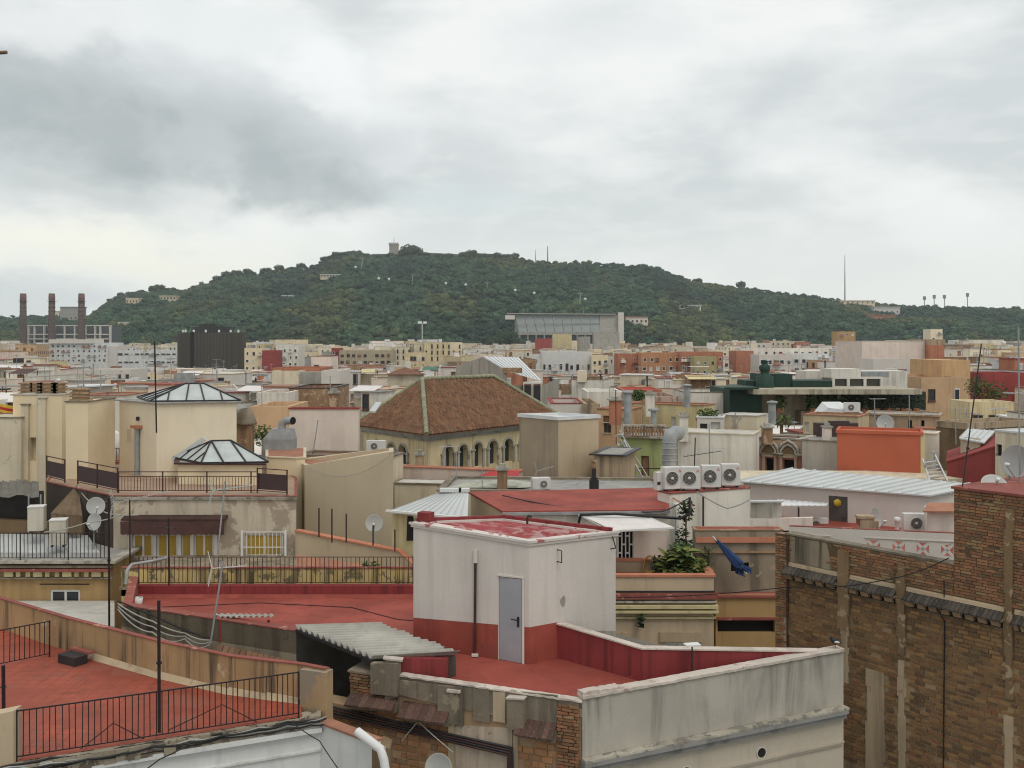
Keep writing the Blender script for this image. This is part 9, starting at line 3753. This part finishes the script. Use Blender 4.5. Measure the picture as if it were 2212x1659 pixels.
 for k in range(nh):
  hw,hd,hh = rnd.uniform(2.0,min(5.0,w * .45)),rnd.uniform(2,3.6),rnd.uniform(1.9,2.7) * (1.0 if d < 500 else 1.25)
  hx = lerp(-w / 2 + hw / 2 + .3,w / 2 - hw / 2 - .3,(k + rnd.uniform(.15,.85)) / nh)
  hy = rnd.uniform(hd / 2 + .4,max(hd / 2 + .5,dep - hd / 2 - .4))
  hn,hm,_ = pick(CITY_MATS)
  cx_,cy_ = T(hx,hy)
  m = MB()
  m.box(cx_,cy_,zt - 1.6,hw,hd,hh + 1.6,ang)
  hut = m.build('stair_hut',hm,t)
  m = MB()
  m.box(cx_,cy_,zt + hh + .006,hw + .3,hd + .3,.12,ang)
  m.build('hut_roof',rnd.choice((ROOFWHITE,TERRAROOF,RED_CAP,GREYROOF,PALEROOF)),hut)
  dx_,dy_ = T(hx + rnd.uniform(-.3,.3) * hw,hy - hd / 2)
  if d < 320:
   put_window(hut,dx_,dy_,zt + .12,.8,1.8,ang,rnd.choice(('shut','shutb','brown')))
  hutc.append(hn)
 nc = rnd.choice((0,1,1,2))
 for k in range(nc):
  cx_,cy_ = T(rnd.uniform(-.42,.42) * w,rnd.uniform(.15,.9) * dep)
  m = MB()
  s = rnd.uniform(.45,.8)
  h = rnd.uniform(1.0,2.2)
  m.box(cx_,cy_,zt - 1.6,s,s,h + 1.6,ang)
  m.box(cx_,cy_,zt + h + .006,s * 1.3,s * 1.3,.14,ang)
  m.build('chimney',rnd.choice((BRICK_RENDER,WHITE_D,TAN,CREAM_D)),t)
 na = rnd.choice((1,2,2,3)) if d < 420 else rnd.choice((0,1))
 for k in range(na):
  cx_,cy_ = T(rnd.uniform(-.45,.45) * w,rnd.uniform(.1,.9) * dep)
  o = bpy.data.objects.new('antenna',pole_me)
  C.objects.link(o)
  o.parent = t
  o.location = (cx_ - x,cy_ - y,zt)
  o.rotation_euler = (rnd.uniform(-.03,.03),rnd.uniform(-.03,.03),rnd.uniform(0,3))
  g = rnd.uniform(2.6,4.6)
  o.scale = (1.3,1.3,g) if d < 200 else (2.2,2.2,g)
 extra = None
 e = rnd.random()
 if e < .30 and d < 420:
  cx_,cy_ = T(rnd.uniform(-.3,.3) * w,dep * .3)
  aw = rnd.uniform(2.2,4)
  ac = rnd.choice((CANVAS,BROWN_CLOTH,SHUTTER_G,CANVAS,PALE_YELLOW))
  extra = {CANVAS: 'white',BROWN_CLOTH: 'brown',SHUTTER_G: 'green',ORANGE: 'orange',PALE_YELLOW: 'yellow'}[ac] + ' awning'
  m = MB()
  aa = Vector((c_,s_,0)) * aw / 2
  bb = Vector((-s_,c_,0)) * 1.2
  o_ = Vector((cx_,cy_,zt + 2.1))
  m.hexa([o_ - aa - bb,o_ + aa - bb,o_ + aa + bb + Vector((0,0,.5)),o_ - aa + bb + Vector((0,0,.5))],[p + Vector((0,0,.05)) for p in (o_ - aa - bb,o_ + aa - bb,o_ + aa + bb + Vector((0,0,.5)),o_ - aa + bb + Vector((0,0,.5)))])
  for sx_ in (-1,1):
   m.bar(o_ + aa * sx_ * .96 - bb * .9,o_ + aa * sx_ * .96 - bb * .9 - Vector((0,0,2.1)),.06)
   m.bar(o_ + aa * sx_ * .96 + bb * .9 + Vector((0,0,.4)),o_ + aa * sx_ * .96 + bb * .9 - Vector((0,0,2.1)),.06)
  m.build('awning',ac,t)
 elif e < .45:
  cx_,cy_ = T(rnd.uniform(-.35,.35) * w,rnd.uniform(.2,.8) * dep)
  m = MB()
  m.lathe((cx_,cy_,zt + .8),[(.01,0),(.65,0),(.7,1.1),(.5,1.25),(.01,1.4)],12)
  for sx_ in (-.4,.4):
   m.box(cx_ + sx_,cy_,zt + .003,.1,.6,.8)
  m.build('water_tank',rnd.choice((WHITE_PLASTIC,METAL_GREY,DISH)),t)
  extra = 'round water tank'
 elif e < .62 and d < 300:
  cx_,cy_ = T(rnd.uniform(-.35,.35) * w,.5)
  m = MB()
  for k in range(3):
   leaf_cloud(m,(cx_ + rnd.uniform(-1.2,1.2),cy_ + rnd.uniform(0,1),zt + .7),(.6,.5,.6),70,.14,seed=count * 3 + k)
  m.build('foliage',LEAF,t,kind='stuff')
  extra = 'roof plants'
 elif e < .75:
  cx_,cy_ = T(rnd.uniform(-.3,.3) * w,rnd.uniform(.3,.7) * dep)
  m = MB()
  m.box(cx_,cy_,zt + .003,.9,.4,.75,ang)
  m.box(*T(rnd.uniform(-.3,.3) * w + 1.2,.6 * dep),zt + .003,.9,.4,.75,ang)
  m.build('cooling_unit',AC_WHITE,t)
  extra = 'cooling units'
 elif e < .88 and w > 7:
  a,b = T(rnd.uniform(-.2,.2) * w,.23),T(rnd.uniform(-.2,.2) * w,dep - .25)
  m = MB()
  m.bar((*a,zt + .55),(*b,zt + .55),.15,1.1)
  m.build('dividing_wall',wm,t)
  extra = 'low dividing wall'
 # windows of the upper storeys
 near = d < 170
 bag = None if near else MB()
 kinds = rnd.choice((('glass',),('shut','glass'),('shutb','brown'),('glass','shut','shutg'),('brown',)))
 cols = max(1,int(w / rnd.uniform(2.6,4.2)))
 blank = rnd.random() < (.25 if d < 200 else .1)
 wh = rnd.choice((1.2,1.6,2.0))
 wwid = rnd.uniform(.8,1.3)
 if not blank:
  rows_ = 2 if d < 350 else 3
  for r_ in range(rows_):
   for c in range(cols):
    a = -w / 2 + w * (c + .5) / cols
    if rnd.random() < .14 or any(abs(a - e) < wwid * .6 for sg in segs for e in sg[:2]):
     continue
    o_,bk_ = unit(a)
    q_ = T(a,bk_)
    put_window(t,q_[0],q_[1],zt + o_ - .55 - wh - r_ * 3.1 + rnd.uniform(-.1,.1),wwid,wh,ang,kinds[(c + r_) % len(kinds)],bag)
  sd = 1 if x < 0 else 3
  for c in range(max(1,int(dep / 4))):
   b = dep * (c + .5) / max(1,int(dep / 4))
   q_ = T(w / 2 if sd == 1 else -w / 2,b)
   put_window(t,q_[0],q_[1],zt - .55 - wh,wwid,wh,ang + (pi / 2 if sd == 1 else -pi / 2),kinds[0],bag)
  if bag is not None and bag.v:
   me = bpy.data.meshes.new('window')
   off = Vector((x,y,0))
   me.from_pydata([tuple(Vector(p) - off) for p in bag.v],[],bag.f)
   k0 = WIN[kinds[0]][0]
   me.materials.append(k0.materials[0])
   me.materials.append(k0.materials[1])
   me.polygons.foreach_set('material_index',bag.mi)
   o = bpy.data.objects.new('window',me)
   C.objects.link(o)
   o.parent = t
   o['kind'] = 'stuff'
 lm = min(LANDMARKS,key=lambda q_: abs(q_[0] - px))
 rel = 'left of' if px < lm[0] - 25 else ('right of' if px > lm[0] + 25 else 'in line with')
 hut = {1: 'one ',2: 'two ',3: 'three '}[nh] + hutc[0] + (' stair huts' if nh > 1 else ' stair hut')
 opts = []
 if extra:
  opts.append(f'with {extra}')
 opts += [f'with {hut}',('with blank front' if blank else 'with windowed front'),f'with {hut}' + (' and chimney' if nc == 1 else ' and chimneys' if nc else ' and no chimney')]
 lab = None
 for op in opts:
  for cand in (f'{cn} {rn} house {op}, {band} {rel} {lm[1]}',f'{cn} house {op}, {band} {rel} {lm[1]}',f'{cn} {rn} house {op}, {rel} {lm[1]}'):
   if cand not in used and len(cand.replace(',','').split()) <= 16:
    lab = cand
    break
  if lab:
   break
 if lab is None:
  lab = f'{cn} {rn} house {rel} {lm[1]}, ' + ('left' if ang < 0 else 'right') + ' corner forward'
 used.add(lab)
 t['label'] = lab
 count += 1


BANDS = [(100,'nearest row'),(160,'near rows'),(260,'middle rows'),(420,'farther rows'),(650,'rows near the hill'),(2000,'row at the hill foot')]
d = 66.0
while d < 960:
 ww = 9.8 if d < 110 else 13 if d < 220 else 23 if d < 420 else 40
 span = 1.08 * d * 1106 / FL
 x = -span - rnd.uniform(0,ww)
 while x < span:
  w = ww * rnd.uniform(.65,1.35)
  dd = d * rnd.uniform(.965,1.035)
  dep = min(d * .115,ww * rnd.uniform(.8,1.3))
  xc = x + w / 2
  x += w * rnd.uniform(.98,1.16)
  px = CX + xc / dd * FL
  zrel = rnd.gauss(-5.6,1.2) if d < 250 else rnd.gauss(-4.6,2.2) if d < 500 else rnd.gauss(-5.5,3.2)
  zrel = min(zrel,-2.6 if d < 250 else -1.0)
  hw = w / 2 / dd * FL + 4
  skip = False
  for a,b,yv,hd in HERO:
   if px + hw > a and px - hw < b:
    if dd < hd - 1:
     ymin = yv + 2
     zrel = min(zrel,-(ymin - HY) * dd / FL - 2.8)
     if zrel < -13:
      skip = True
    elif dd < hd + 22 + hd * .02:
     skip = True
  # keep clear of the individually placed roofs nearer than the far city
  if dd < 84 and ((px > 1270 and px < 1530 and dd < 77) or (750 < px < 1240 and dd < 84) or (1720 < px < 1870 and dd < 71)):
   skip = True
  if skip:
   continue
  band = next(b for lim,b in BANDS if dd < lim)
  city_house(px,dd,w,dep,EYE + zrel,band)
 d *= 1.112
bpy.context.scene['houses'] = count

# low filler roofs in the courts between the nearer houses
t = thing('court_house','wide low house filling the court behind the left cream towers','house',(*F(200,52),0))
simple_box(t,-100,640,52,985,1000,10,WHITE_D,'wall',0)
t = thing('court_house','wide low house filling the court right of the tan box tower','house',(*F(1500,48),0))
simple_box(t,1440,2250,47.5,1034,1050,3,CREAM_D,'wall',0)


# ------------------------------------------------------------------ light haze over the city
m = MB()
m.hexa([(-2700,-700,-1.5),(2700,-700,-1.5),(2700,3100,-1.5),(-2700,3100,-1.5)],[(-2700,-700,240),(2700,-700,240),(2700,3100,240),(-2700,3100,240)])
hz = bpy.data.materials.new('haze')
hz.use_nodes = True
nt = hz.node_tree
nt.nodes.clear()
vo = nt.nodes.new('ShaderNodeVolumePrincipled')
vo.inputs['Color'].default_value = (0.88,0.96,1.0,1)
vo.inputs['Density'].default_value = 0.00010
ou = nt.nodes.new('ShaderNodeOutputMaterial')
nt.links.new(vo.outputs[0],ou.inputs['Volume'])
h = m.build('haze',hz)
h['kind'] = 'stuff'
